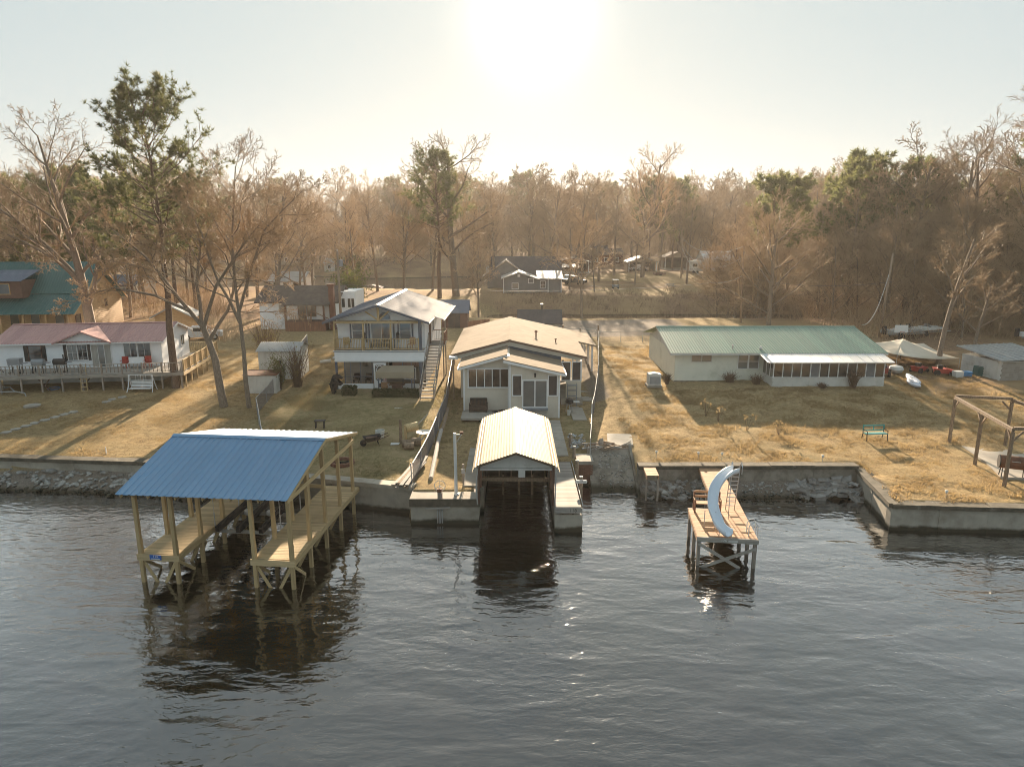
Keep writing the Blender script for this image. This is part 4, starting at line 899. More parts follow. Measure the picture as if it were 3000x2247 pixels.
ld = thing('swim_ladder', 'pair of white hoop handrails of a swim ladder at the dock corner', 'ladder', (10.85, 28.3, 1.43), -7)
for y in (0, .42): part('handrail', MB().tube([(-.28, y, 0), (-.28, y, .45), (-.2, y, .62), (0, y, .66), (.1, y, .5), (.1, y, -1.6)], .024, 7), 'white_metal', ld)
for z in (-.4, -.75, -1.1, -1.45): part('rung', MB().box(.05, .15, .024, .396, z, z + .03), 'white_metal', ld)
sp = thing('step_dock', 'small reddish wooden landing on two posts beside the boat ramp', 'dock', (7.5, 35.9, 0), -3)
planks('deck_board', sp, 14, (.32, .08, 1.5), (0, .142, 0), (.68, .134, .035), 'red_wood')
for x in (.0, .64):
    part('joist', MB().bar((x, 0, 1.38), (x, 2.0, 1.38), .05, .18), 'red_wood', sp); part('post', MB().box(x - .05, x + .05, .05, .15, -.9, 1.29), 'grey_wood_z', sp)
# ---------------------------------------------------------------- houses
def window(parent, x, y, z, w, h, rz=0, fr='white_paint', gl='glass', fw=.07, nv=0, nh=0, name='window', dep=.06, fm=.035):
    """frame standing proud of the wall at (x,y,z = bottom centre), outward is local -y; panes are its sub-parts"""
    mb = MB().box(-w / 2 - fw, w / 2 + fw, -dep, .0, h, h + fw).box(-w / 2 - fw - .02, w / 2 + fw + .02, -dep - .02, .0, -fw, 0).box(-w / 2 - fw, -w / 2, -dep, 0, 0, h).box(w / 2, w / 2 + fw, -dep, 0, 0, h)
    for i in range(nv): c = -w / 2 + w * (i + 1) / (nv + 1); mb.box(c - fm / 2, c + fm / 2, -dep + .005, 0, 0, h)
    for i in range(nh): c = h * (i + 1) / (nh + 1); mb.box(-w / 2, w / 2, -dep + .008, 0, c - fm / 2, c + fm / 2)
    o = part(name, mb, fr, parent, (x, y, z), (0, 0, R(rz)))
    cw = w / (nv + 1)
    for i in range(nv + 1):
        a = -w / 2 + cw * i
        part('pane', MB().box(a + (fm / 2 if i else 0), a + cw - (fm / 2 if i < nv else 0), -.022, -.004, 0, h), gl if isinstance(gl, str) else gl[i % len(gl)], o)
    return o
def siding(parent, poly, loc, rz, mat, pitch=.125, t=.016, name='siding'):
    return part(name, MB().lap(poly, pitch, t), mat, parent, loc, (0, 0, R(rz)))
def rect(x0, x1, z0, z1): return [(x0, z0), (x1, z0), (x1, z1), (x0, z1)]
def gable_roof(parent, x0, x1, xr, y0, y1, ze0, zr, ze1, t, mat, name='roof_slope'):
    """ridge along y at xr; eaves at x0/x1"""
    a = part(name, MB().slab((x0, y0, ze0), (xr, y0, zr), (xr, y1, zr), (x0, y1, ze0), t), mat, parent)
    b = part(name, MB().slab((xr, y0, zr), (x1, y0, ze1), (x1, y1, ze1), (xr, y1, zr), t), mat, parent); return a, b

# -------- tan-roofed beige house (ridge runs away from the lake)
zb = 1.42
h = thing('lake_house', 'beige lap-sided house with a broad tan shingle roof and glass sliding door', 'house', (0, 48.2, zb))
Zr = lambda z: z - zb
P1 = [(-.18, 0), (3.46, 0), (3.46, Zr(4.74)), (-.18, Zr(5.54))]
part('wall', MB().prism(P1, 0, 5.0), 'beige_siding', h); siding(h, P1, (0, 0, 0), 0, 'beige_siding'); siding(h, rect(0, 5.0, 0, Zr(4.7)), (3.46, 0, 0), 90, 'beige_siding')
P2 = [(-3.6, .3), (-.2, .3), (-.2, Zr(5.78)), (-.55, Zr(5.86)), (-3.6, Zr(4.98))]
part('wall', MB().prism(P2, 1.2, 5.0), 'beige_siding', h); siding(h, P2, (0, 1.2, 0), 0, 'beige_siding')
for x, y, z1 in ((-.14, -.02, 5.46), (3.42, -.02, 4.68), (-3.56, 1.17, 4.94), (-.26, 1.17, 5.7)): part('corner_trim', MB().box(x - .06, x + .06, y - .02, y + .05, 0.02, Zr(z1)), 'white_paint', h)
window(h, -1.75, 1.16, Zr(3.5), 2.9, 1.34, 0, 'white_paint', 'glass_brown', .08, 4, 0, fm=.06)
window(h, 1.66, -.03, Zr(2.30), 1.68, 1.92, 0, 'white_paint', 'glass_blind', .09, 1, 0, 'sliding_door', fm=.08)
window(h, .37, -.03, Zr(3.15), .58, 1.44, 0, 'white_paint', 'brown_screen', .07); window(h, 2.95, -.03, Zr(3.15), .58, 1.44, 0, 'white_paint', 'brown_screen', .07)
part('door_step', MB().box(.7, 2.6, -.45, -.04, Zr(2.08), Zr(2.22)), 'grey_frame', h)
for k_ in range(3): part('step', MB().box(.8, 2.5, -1.0 + .25 * k_, -.46 if k_ == 2 else -.76 + .25 * k_, 0, .2 + .2 * k_), 'pale_concrete', h)
part('wall_lamp', MB().box(1.6, 1.72, -.16, -.06, Zr(4.5), Zr(4.8)).box(1.64, 1.68, -.07, -.02, Zr(4.62), Zr(4.66)), 'black_plastic', h)
def slope(x0, z0, x1, z1, y0, y1, t=.1): return MB().slab((x0, y0, z0), (x1, y0, z1), (x1, y1, z1), (x0, y1, z0), t)
part('porch_roof', slope(-3.95, Zr(5.02), -.35, Zr(6.0), .85, 5.0), 'tan_shingle', h); part('porch_roof', slope(-.62, Zr(5.84), 3.85, Zr(4.82), -.3, 5.0), 'tan_shingle', h)
part('rake_board', MB().bar((-3.96, .83, Zr(4.88)), (-.36, .83, Zr(5.86)), .05, .17), 'white_paint', h); part('rake_board', MB().bar((-.63, -.33, Zr(5.68)), (3.86, -.33, Zr(4.66)), .05, .17), 'white_paint', h)
part('eave_gutter', MB().bar((3.89, -.3, Zr(4.68)), (3.89, 4.9, Zr(4.68)), .08, .1), 'white_paint', h); part('eave_gutter', MB().bar((-3.99, .85, Zr(4.88)), (-3.99, 4.9, Zr(4.88)), .08, .1), 'white_paint', h)
part('gable_band', MB().prism([(-3.95, Zr(4.6)), (-.18, Zr(5.55)), (3.9, Zr(4.65)), (3.9, Zr(5.06)), (-.18, Zr(5.96)), (-3.95, Zr(5.0))], 5.1, 5.18), 'slate_paint', h)
# main block
part('wall', MB().box(-4.1, 3.8, 5.2, 19.5, .1, Zr(4.8)), 'beige_siding', h)
for poly in ([(-4.2, Zr(4.92)), (-.18, Zr(5.94)), (-.18, Zr(6.34)), (-4.6, Zr(5.2))], [(-.18, Zr(5.94)), (5.4, Zr(4.76)), (5.75, Zr(5.02)), (-.18, Zr(6.34))]): part('gable_wall', MB().prism(poly, 4.95, 5.07), 'beige_siding', h); siding(h, poly, (0, 4.95, 0), 0, 'beige_siding')
part('gable_wall', MB().prism([(-4.2, Zr(4.8)), (5.2, Zr(4.8)), (-.18, Zr(6.28))], 19.3, 19.5), 'beige_siding', h)
part('main_roof', slope(-4.85, Zr(5.27), -.18, Zr(6.46), 4.8, 19.9, .14), 'tan_shingle', h); part('main_roof', slope(-.18, Zr(6.46), 5.95, Zr(5.10), 4.8, 19.9, .14), 'tan_shingle', h)
part('main_roof', slope(5.95, Zr(5.10), 7.6, Zr(4.735), 12.6, 19.9, .14), 'tan_shingle', h)
part('ridge_cap', MB().slab((-.38, 4.78, Zr(6.43)), (-.18, 4.78, Zr(6.49)), (-.18, 19.9, Zr(6.49)), (-.38, 19.9, Zr(6.43)), .02).slab((-.18, 4.78, Zr(6.49)), (.02, 4.78, Zr(6.43)), (.02, 19.9, Zr(6.43)), (-.18, 19.9, Zr(6.49)), .02), 'tan_shingle', h)
part('rake_board', MB().bar((-4.85, 4.77, Zr(5.16)), (-.18, 4.77, Zr(6.35)), .05, .1).bar((-.18, 4.77, Zr(6.35)), (5.95, 4.77, Zr(4.99)), .05, .1), 'brown_paint', h)
vp = MB().lathe([(.06, 0), (.06, .42), (.13, .42), (.13, .5), (.09, .56), (.02, .58)], 10)
part('roof_vent', vp, 'rust', h, (2.05, 9.6, Zr(5.95))); part('roof_vent', MB().lathe([(.05, 0), (.05, .25), (.1, .26), (.1, .33), (.02, .35)], 10), 'rust', h, (3.7, 9.0, Zr(5.58)))
# side porch on the right
part('porch_floor', MB().box(3.82, 5.5, 3.4, 11.5, .1, Zr(2.05)), 'pale_concrete', h)
part('porch_wall', MB().box(4.2, 5.4, 3.75, 3.85, Zr(2.06), Zr(3.4)), 'beige_siding', h); part('porch_wall', MB().box(5.32, 5.4, 3.86, 11, Zr(2.06), Zr(3.4)), 'beige_siding', h)
window(h, 4.2, 3.8, Zr(3.45), .6, 1.4, 0, 'white_paint', 'brown_screen', .06); window(h, 5.0, 3.8, Zr(3.45), .6, 1.4, 0, 'white_paint', 'brown_screen', .06)
for y in (3.8, 7.3, 10.9): part('porch_post', MB().box(5.3, 5.42, y - .06, y + .06, Zr(3.41), Zr(5.0)), 'white_paint', h)
for y in (13.0, 16.3, 19.6): part('carport_post', MB().box(7.2, 7.36, y - .08, y + .08, .6, Zr(4.71)), 'white_paint', h)
part('wall_lamp', MB().box(3.95, 4.08, 4.66, 4.78, Zr(4.55), Zr(4.85)), 'black_plastic', h)
pt = thing('patio', 'pale paved patio below the strip window of the beige house', 'patio', (-3.65, 46.9, 1.72))
for i in range(6):
    for j in range(4): part('paver', MB().box(.57 * i, .57 * i + .56, .57 * j, .57 * j + .56, -.1, .05 + rnd.uniform(-.006, .006)), 'pale_concrete', pt)
ch = thing('wicker_loveseat', 'dark brown wicker loveseat against the beige wall', 'seat', (-3.15, 48.5, 1.78))
part('seat', MB().box(0, 1.35, 0, .6, .12, .42), 'dark_wicker', ch); part('backrest', MB().prism([(0, .421), (1.35, .421), (1.3, .95), (.05, .95)], .5, .6), 'dark_wicker', ch)
for x in (0, 1.22): part('arm', MB().box(x, x + .13, 0, .49, .421, .62), 'dark_wicker', ch)
for x in np.linspace(.12, 1.23, 12): part('back_slat', MB().box(x - .02, x + .02, .47, .498, .45, .92), 'black_plastic', ch)
for x in (.05, 1.3):
    for y in (.05, .55): part('leg', MB().box(x - .03, x + .03, y - .03, y + .03, 0, .12), 'dark_wicker', ch)
mb = MB()
g = random.Random(3); p = Vector((-1.6, 46.9, 2.06)); pts = []
for i in range(60): a = i * .62; pts.append((-1.1 + .35 * math.cos(a) + i * .012, 46.7 + .2 * math.sin(a), 2.06 + .002 * i))
single('garden_hose', MB().tube([(x + 1.1, y - 46.7, z - 2.04) for x, y, z in pts], .018, 5), 'black_plastic', 'black garden hose coiled on the paved patio', 'hose', (-1.2, 48.6, 1.79))
gr = thing('charcoal_grill', 'small grill on a cart by the side steps of the beige house', 'grill', (4.3, 49.6, 1.5))
part('bowl', MB().lathe([(.05, .62), (.25, .7), (.3, .85), (.28, .9), (.22, 1.02), (.05, 1.08)], 14), 'black_plastic', gr)
for a in (.5, 2.6, 4.7): part('leg', MB().tube([(.18 * math.cos(a), .18 * math.sin(a), .7), (.3 * math.cos(a), .3 * math.sin(a), 0)], .018, 5), 'galv_metal', gr)
part('side_tray', MB().box(.3, .75, -.2, .2, .78, .82), 'dirty_white', gr)
sh = thing('metal_shelf', 'grey metal step rack leaning beside the side porch', 'rack', (4.65, 51.4, 1.55))
for z in (.3, .75, 1.2, 1.6): part('shelf', MB().box(-.35, .35, -.18 + z * .0, .18, z, z + .03), 'grey_metal', sh)
for x in (-.35, .35):
    for y in (-.18, .18): part('leg', MB().box(x - .02, x + .02, y - .02, y + .02, 0, 1.75), 'grey_metal', sh)
single('bucket', MB().lathe([(.12, 0), (.15, .34), (.16, .36), (.14, .36), (.11, .04)], 14), 'dirty_white', 'white plastic bucket on the grass below the grill', 'bucket', (4.2, 48.9, 1.46))
single('stepping_stone_path', MB().box(0, 1, 0, 4, -.05, .02), 'pale_concrete', 'pale concrete strip beside the right wall of the beige house', 'path', (4.4, 47.4, 1.5))
dr = thing('driveway', 'pale concrete driveway under the carport of the beige house', 'driveway', (5.6, 52.5, 1.62))
for i in range(7): part('slab', MB().box(0, 2.3, i * 2.5, i * 2.5 + 2.49, -.3, .06 + i * .12), 'pale_concrete', dr)
lt = thing('yard_light', 'white flat yard light on a post at the corner of the beige house', 'light', (-4.6, 52.6, 1.75))
part('post', MB().box(-.05, .05, -.05, .05, 0, 3.25), 'old_wood', lt); part('light_head', MB().prism([(-.35, 0), (.35, 0), (.3, .2), (-.3, .2)], -.25, .25), 'white_metal', lt, (0, 0, 3.25))

# -------- two-storey white house with balcony
zb = 2.25
h = thing('lake_house', 'two-storey white house with a wooden balcony and blue-grey metal roof', 'house', (-14.2, 55, zb))
W_ = 7.1; XR = 3.6
part('wall', MB().box(.05, W_, .02, 12.8, 3.1, 5.55).box(.05, W_, 3.0, 12.8, 0, 3.1), 'white_siding', h)
part('gable_wall', MB().prism([(.05, 5.55), (W_, 5.55), (W_, 5.62), (XR, 6.72), (.05, 5.62)], 1.6, 1.75), 'white_siding', h)
part('upper_front', MB().box(.8, W_ - .2, 1.76, 1.9, 3.3, 5.56), 'white_siding', h)
siding(h, rect(0, 12.8, 0, 5.5), (W_, 0, 0), 90, 'white_siding')
# recessed front: cut look is built from an outer shell, so the storey behind stands back from the balcony
part('deck_band', MB().box(0, W_ + .05, -1.2, .0, 2.42, 3.1), 'white_siding', h); siding(h, rect(0, W_ + .05, 2.3, 3.12), (0, -1.2, 0), 0, 'white_siding', .16)
part('band_trim', MB().box(-.08, W_ + .12, -1.3, -.02, 3.14, 3.2).box(-.05, W_ + .1, -1.24, -.03, 2.38, 2.42), 'white_paint', h)
part('band_line', MB().box(-.06, W_ + .1, -1.27, -.02, 3.10, 3.14), 'slate_paint', h)
planks('balcony_board', h, 9, (W_ / 2, -1.18, 3.215), (0, .148, 0), (W_ + .1, .14, .03), 'grey_wood')
rail(h, (.05, -1.15, 3.23), (6.75, -1.15, 3.23), .92, 'new_wood_x', 'new_wood_z', 52, True, pe=2.25)
rail(h, (.05, -1.1, 3.23), (.05, .0, 3.23), .92, 'new_wood', 'new_wood_z', 6, False)
for x in (.05, 2.35, 4.55): part('porch_post', MB().box(x - .06, x + .06, -1.12, -1.0, 3.23, 5.62), 'new_wood_z', h)
part('porch_post', MB().box(6.75, 7.0, -1.2, -.95, .1, 5.6), 'slate_paint', h)
part('porch_beam', MB().box(.0, W_, -1.14, -.98, 5.36, 5.56), 'new_wood_x', h)
# balcony storey: window wall
FW = -.02
for cx, ww_ in ((1.75, .95), (5.55, .85)):
    window(h, cx, FW, 3.95, ww_, 1.42, 0, 'white_paint', 'glass', .08, 0, 1)
    for s in (-1, 1): part('shutter', MB().box(cx + s * (ww_ / 2 + .16) - .06, cx + s * (ww_ / 2 + .16) + .06, FW - .05, FW - .003, 3.7, 5.42), 'slate_paint', h)
window(h, 3.62, FW, 3.3, 1.65, 2.1, 0, 'white_paint', ('glass_blind', 'glass'), .07, 1, 0, 'sliding_door')
for x in (2.6, 4.62): part('door_trim', MB().box(x - .06, x + .06, FW - .05, FW - .003, 3.25, 5.42), 'slate_paint', h)
for x in (2.5, 4.95): part('ceiling_lamp', MB().lathe([(.02, 0), (.09, -.05), (.06, -.12)], 10, (x, -.2, 5.5)), 'black_plastic', h)
# gable front with timber king post
gp_ = [(.1, 5.55), (W_ - .1, 5.55), (XR, 6.66)]
part('gable_front', MB().prism(gp_, -.45, -.35), 'white_siding', h)
part('king_post', MB().box(XR - .09, XR + .09, -1.15, -1.0, 5.57, 6.72).bar((XR, -1.07, 5.62), (XR - 1.0, -1.07, 6.3), .08, .1).bar((XR, -1.07, 5.62), (XR + .9, -1.07, 6.38), .08, .12), 'new_wood_z', h)
fan = [(XR + .38 + .42 * math.cos(t), 5.62 + .5 * math.sin(t)) for t in np.linspace(0, math.pi, 13)]
o = part('window', MB().prism([(a + (a - XR - .38) * .14, b + (b - 5.62) * .14) for a, b in fan], -.49, -.452), 'slate_paint', h, label='half-round window in the gable'); part('pane', MB().prism(fan, -.505, -.491), 'glass', o)
# metal roof, ridge away from the lake
SL, SR = Vector((XR + .75, 0, 1.36)), Vector((-(W_ - XR + .55), 0, 1.36))
metal_roof(h, (-.75, 13.4, 5.5), (0, -1, 0), SL, 14.9, 'slate_metal', .92, .3, .03)
metal_roof(h, (W_ + .55, -1.5, 5.5), (0, 1, 0), SR, 14.9, 'slate_metal', .92, .3, .03)
metal_roof(h, (W_ + 1.35, 2.3, 5.23), (0, 1, 0), (-.8, 0, .27), 11.1, 'slate_metal', .92, .3, .03)
part('ridge_cap', MB().slab((XR - .18, -1.53, 6.86), (XR, -1.53, 6.93), (XR, 13.43, 6.93), (XR - .18, 13.43, 6.86), .02).slab((XR, -1.53, 6.93), (XR + .18, -1.53, 6.86), (XR + .18, 13.43, 6.86), (XR, 13.43, 6.93), .02), 'white_metal', h)
part('fascia', MB().bar((-.77, -1.52, 5.43), (XR, -1.52, 6.79), .04, .15).bar((XR, -1.52, 6.79), (W_ + .57, -1.52, 5.43), .04, .15), 'slate_paint', h)
part('gutter', MB().bar((W_ + 1.38, 2.3, 5.2), (W_ + 1.38, 13.4, 5.2), .1, .1).bar((W_ + .58, -1.5, 5.42), (W_ + .58, 2.2, 5.42), .08, .1), 'white_metal', h)
# ground floor screened porch
part('porch_post', MB().box(0, .16, -1.18, -1.02, 0, 2.4), 'slate_paint', h)
part('knee_wall', MB().box(.16, 3.0, -1.15, -1.05, 0, .5).box(4.05, 6.7, -1.15, -1.05, 0, .5), 'white_siding', h)
part('porch_back', MB().box(.1, W_ - .2, 1.2, 1.3, .0, 2.6), 'interior_pale', h); part('porch_floor', MB().box(.1, W_ - .2, -1.05, 1.2, -.1, .04), 'pale_concrete', h); part('porch_ceiling', MB().box(.1, W_ - .1, -1.0, 1.6, 2.36, 2.41), 'slate_paint', h)
for x in (.75, 1.2, 2.0, 2.95, 5.4, 6.1): part('screen_frame', MB().box(x - .025, x + .025, -1.13, -1.08, .5, 2.38), 'slate_paint', h)
part('screen_rail', MB().box(.16, 2.95, -1.13, -1.08, 1.05, 1.1), 'slate_paint', h)
part('dark_panel', MB().box(4.6, 6.7, -1.1, -1.06, 1.9, 2.38), 'brown_paint', h)
window(h, 6.0, -1.09, .9, .8, .85, 0, 'white_paint', 'glass_blind', .06)
sdr = part('screen_door', MB().box(3.08, 3.2, -1.2, -1.13, .05, 2.2).box(3.95, 4.07, -1.2, -1.13, .05, 2.2).box(3.2, 3.95, -1.2, -1.13, 2.05, 2.2).box(3.2, 3.95, -1.2, -1.13, .05, .75), 'white_paint', h, label='ornate white screen door with an oval opening')
ov = [(3.575 + .3 * math.cos(t), 1.4 + .58 * math.sin(t)) for t in np.linspace(0, 2 * math.pi, 25)[:-1]]
o2 = MB().tube([(a, -1.17, b) for a, b in ov + ov[:1]], .035, 6, False)
for sx in (-1, 1):
    for sz in (-1, 1): o2.bar((3.575 + sx * .37, -1.165, 1.4 + sz * .62), (3.575 + sx * .18, -1.165, 1.4 + sz * .5), .03, .05)
part('oval_trim', o2, 'white_paint', sdr); part('mesh_panel', MB().box(3.2, 3.95, -1.15, -1.14, .75, 2.05), 'interior', sdr); part('pet_flap', MB().box(3.47, 3.68, -1.215, -1.2, .22, .52), 'black_plastic', sdr)
part('wall_picture', MB().box(1.7, 2.1, 1.16, 1.19, 1.5, 2.15), 'brown_screen', h)
window(h, 4.5, 1.18, .9, 1.2, 1.1, 0, 'white_paint', 'glass', .06)
# outside stair on the right
stx = W_ + .15
for i in range(17):
    t = i / 16; part('stair_tread', MB().box(stx - .05, stx + .95, 2.2 - t * 6.4 - .14, 2.2 - t * 6.4 + .14, 3.1 - t * 3.05, 3.14 - t * 3.05), 'grey_wood', h)
for x in (stx - .08, stx + .98):
    part('stringer', MB().bar((x, 2.4, 3.1), (x, -4.35, -.05), .05, .26), 'grey_wood', h); part('stair_rail', MB().bar((x, 2.4, 4.05), (x, -4.35, .9), .05, .12), 'grey_wood', h)
    for i in range(4): t = i / 3; part('stair_post', MB().box(x - .045, x + .045, 2.2 - t * 6.4 - .045, 2.2 - t * 6.4 + .045, 3.1 - t * 3.05 - .1, 4.15 - t * 3.05), 'grey_wood_z', h)
part('stair_landing', MB().box(stx - .1, stx + 1.2, 2.35, 4.6, 3.0, 3.12), 'grey_wood', h)
rail(h, (stx + 1.15, 2.4, 3.12), (stx + 1.15, 4.6, 3.12), .95, 'red_wood', 'red_wood_z', 10, True); rail(h, (stx + .1, 4.55, 3.12), (stx + 1.1, 4.55, 3.12), .95, 'red_wood', 'white_paint', 7, False)
for y in (2.5, 4.5): part('landing_post', MB().box(stx + 1.05, stx + 1.15, y - .05, y + .05, -.1, 5.25 if y > 4 else 3.0), 'grey_wood_z', h)
window(h, W_ + .02, 5.6, 3.9, .8, .9, 90, 'white_paint', 'glass_blind', .07); window(h, W_ + .02, 3.3, 3.15, .85, 2.0, 90, 'brown_paint', 'glass_brown', .07, name='side_door')
# balcony furniture
def deck_chair(name, label, loc, rz, mat, cat='chair', group=None):
    c = thing(name, label, cat, loc, rz, group)
    part('seat', MB().box(-.25, .25, -.25, .25, .4, .45), mat, c); part('backrest', MB().box(-.25, .25, .22, .27, .45, .95), mat, c)
    for x in (-.22, .22):
        for y in (-.22, .22): part('leg', MB().box(x - .02, x + .02, y - .02, y + .02, 0, .4), mat, c)
        part('arm', MB().box(x - .03, x + .03, -.25, .22, .62, .66), mat, c)
    return c
deck_chair('balcony_chair', 'pale wooden chair at the left end of the balcony', (-13.3, 54.3, 5.48), 20, 'new_wood')
deck_chair('balcony_chair', 'brown wooden chair at the stair end of the balcony', (-8.1, 54.3, 5.48), -20, 'red_wood')
lb = thing('balcony_table', 'long table with a pale top between the balcony lanterns', 'table', (-10.6, 54.35, 5.48)); part('table_top', MB().box(-.8, .8, -.3, .3, .5, .55), 'pale_concrete', lb)
for x in (-.7, .7):
    for y in (-.2, .2): part('leg', MB().box(x - .03, x + .03, y - .03, y + .03, 0, .5), 'dark_wood', lb)
for x in (-12.0, -9.25):
    ln = thing('lantern', 'tall dark lantern on the balcony beside the sliding door', 'lantern', (x, 54.8, 5.48), 0, 'balcony lanterns')
    part('stand', MB().lathe([(.22, 0), (.03, .05), (.03, .8), (.16, .84)], 10), 'black_plastic', ln); part('lantern_case', MB().lathe([(.13, .84), (.13, 1.15), (.16, 1.18), (.03, 1.36)], 8), 'black_plastic', ln)
# patio furniture on the porch
for x, lb_ in ((-12.9, 'dark armchair in the screened porch corner'), (-11.9, 'dark armchair in the screened porch beside the door')): deck_chair('porch_chair', lb_, (x, 55.4, 2.3), 0, 'dark_wicker')
cn = thing('grill_canopy', 'tan fabric grill canopy standing before the screened porch', 'canopy', (-9.15, 52.7, 2.1))
part('canopy_top', MB().slab((-1.5, -.55, 1.95), (1.5, -.55, 1.95), (1.3, .9, 2.18), (-1.2, .9, 2.18), .04), 'canvas', cn); part('valance', MB().box(-1.5, 1.5, -.57, -.54, 1.46, 1.95).add([(1.5, -.55, 1.5), (1.3, .9, 1.75), (1.3, .9, 2.15), (1.5, -.55, 1.93), (1.52, -.55, 1.5), (1.32, .9, 1.75), (1.32, .9, 2.15), (1.52, -.55, 1.93)], [(0, 1, 2, 3), (4, 7, 6, 5)]), 'canvas', cn)
for x in (-1.4, 1.4):
    for y in (-.5, .8): part('leg', MB().box(x * .93 - .04, x * .93 + .04, y - .04, y + .04, 0, 1.95), 'slate_paint', cn)
tb = thing('patio_table', 'brown table and stools under the tan canopy', 'table', (-9.1, 52.8, 2.1)); part('table_top', MB().box(-.6, .6, -.35, .35, .8, .86), 'dark_wood', tb); part('pedestal', MB().box(-.4, .4, -.2, .2, .0, .8), 'brown_paint', tb)
deck_chair('patio_chair', 'reddish wooden chair under the tan canopy', (-10.1, 52.8, 2.1), 15, 'red_wood')
hd = thing('hedge', 'long clipped boxwood hedge before the tan canopy', 'hedge', (-9.0, 51.6, 1.98)); hs = thing('hedge', 'small square clipped boxwood beside the bear statue', 'hedge', (-12.75, 52.2, 2.05))
def leaf_box(name, sx, sy, sz, n, mat, sd, ln=.10, wd=.06, rnd_=.12):
    r_ = np.random.default_rng(sd); P = r_.uniform(-1, 1, (n, 3)); k = r_.integers(0, 3, n); sgn = np.sign(r_.uniform(-1, 1, n)); P[np.arange(n), k] = sgn * (1 - rnd_ * r_.random(n)); P = P * np.array([sx / 2, sy / 2, sz / 2]) + np.array([0, 0, sz / 2]); P[:, 2] = np.abs(P[:, 2])
    D = P - np.array([0, 0, sz / 2]); D /= np.linalg.norm(D, axis=1, keepdims=True) + 1e-6
    V, Fq = tufts(P, D, 3, ln, wd, r_, .2); return np_mesh(name, V, Fq, mat, False)
link('foliage', leaf_box('foliage', 3.55, .85, .8, 3600, 'boxwood', 4), hd); part('core', MB().box(-1.65, 1.65, -.33, .33, 0, .68), 'boxwood', hd)
link('foliage', leaf_box('foliage', 1.0, .9, .85, 1200, 'boxwood', 5), hs); part('core', MB().box(-.4, .4, -.36, .36, 0, .72), 'boxwood', hs)
stp = thing('porch_step', 'low grey timber steps between the hedges', 'steps', (-11.95, 52.4, 2.0))
for i in range(3): part('tread', MB().box(0, 1.3, i * .4, i * .4 + .38, -.1, .08 + i * .07), 'grey_wood', stp)
fl = thing('porch_flag', 'small red and white striped flag hanging on the screened porch', 'flag', (-10.35, 53.55, 2.15)); part('pole', MB().tube([(0, 0, 0), (0, 0, 1.9)], .015, 5), 'galv_metal', fl); part('cloth', MB().prism([(.02, 1.8), (.3, 1.55), (.26, .9), (.1, .8), (.03, .85)], -.02, .02), 'flag_cloth', fl)
# ---------------------------------------------------------------- white house with red roof and long deck
h = thing('lake_house', 'long low white house with a dull red metal roof', 'house', (-42.2, 55.2, 2.2), 7.9)
WW = 12.7
part('wall', MB().box(0, WW, 0, 7.0, 1.2, 3.68), 'white_siding', h); part('gable_wall', MB().prism([(0, 3.68), (7, 3.68), (3.5, 4.62)], WW - .15, WW, 'x'), 'white_siding', h); part('gable_wall', MB().prism([(0, 3.68), (7, 3.68), (3.5, 4.62)], 0, .15, 'x'), 'white_siding', h)
part('skirting', MB().box(.05, WW - .05, .05, 6.9, -.2, 1.2), 'dirty_white', h)
siding(h, rect(0, WW, 1.2, 3.66), (0, 0, 0), 0, 'white_siding', .115); siding(h, [(0, 1.2), (7, 1.2), (7, 3.66), (3.5, 4.6), (0, 3.66)], (WW, 0, 0), 90, 'white_siding', .115)
part('front_gable', MB().prism([(4.7, 3.6), (8.75, 3.6), (6.72, 4.42)], -.12, -.02).lap([(4.7, 3.6), (8.75, 3.6), (6.72, 4.42)], .115, .014, -.12), 'white_siding', h)
metal_roof(h, (-.35, -.4, 3.58), (1, 0, 0), (0, 3.9, 1.12), WW + .7, 'red_metal', .91, .23, .025); metal_roof(h, (WW + .35, 7.4, 3.58), (-1, 0, 0), (0, -3.9, 1.12), WW + .7, 'red_metal', .91, .23, .025)
def tri_slab(a, b, c, t=.03):
    a, b, c = map(Vector, (a, b, c)); n = (b - a).cross(c - a).normalized() * t; n = n if n.z > 0 else -n
    return MB().add([tuple(p) for p in (a, b, c)] + [tuple(p - n) for p in (a, b, c)], [(0, 1, 2), (5, 4, 3), (0, 3, 4, 1), (1, 4, 5, 2), (2, 5, 3, 0)])
part('gable_roof', tri_slab((4.45, -.5, 3.60), (6.72, -.5, 4.54), (6.72, 2.9, 4.58)), 'red_metal', h); part('gable_roof', tri_slab((9.0, -.5, 3.60), (6.72, -.5, 4.54), (6.72, 2.9, 4.58)), 'red_metal', h)
part('gable_fascia', MB().bar((4.45, -.52, 3.54), (6.72, -.52, 4.48), .04, .1).bar((6.72, -.52, 4.48), (9.0, -.52, 3.54), .04, .1), 'red_metal', h)
part('ridge_cap', MB().slab((-.37, 3.3, 4.71), (WW + .37, 3.3, 4.71), (WW + .37, 3.5, 4.76), (-.37, 3.5, 4.76), .02).slab((-.37, 3.5, 4.76), (WW + .37, 3.5, 4.76), (WW + .37, 3.7, 4.71), (-.37, 3.7, 4.71), .02), 'red_metal', h)
part('rake_trim', MB().bar((WW + .37, -.42, 3.5), (WW + .37, 3.5, 4.63), .04, .14).bar((WW + .37, 3.5, 4.63), (WW + .37, 7.4, 3.5), .04, .14), 'white_paint', h); part('eave_trim', MB().box(-.35, WW + .35, -.44, -.4, 3.46, 3.57), 'white_paint', h)
window(h, 2.85, -.02, 2.1, .95, 1.22, 0, 'brown_paint', 'glass', .05, 0, 1)
for x in (2.17, 3.53): part('shutter', MB().box(x - .16, x + .16, -.05, -.002, 2.05, 3.38), 'black_plastic', h)
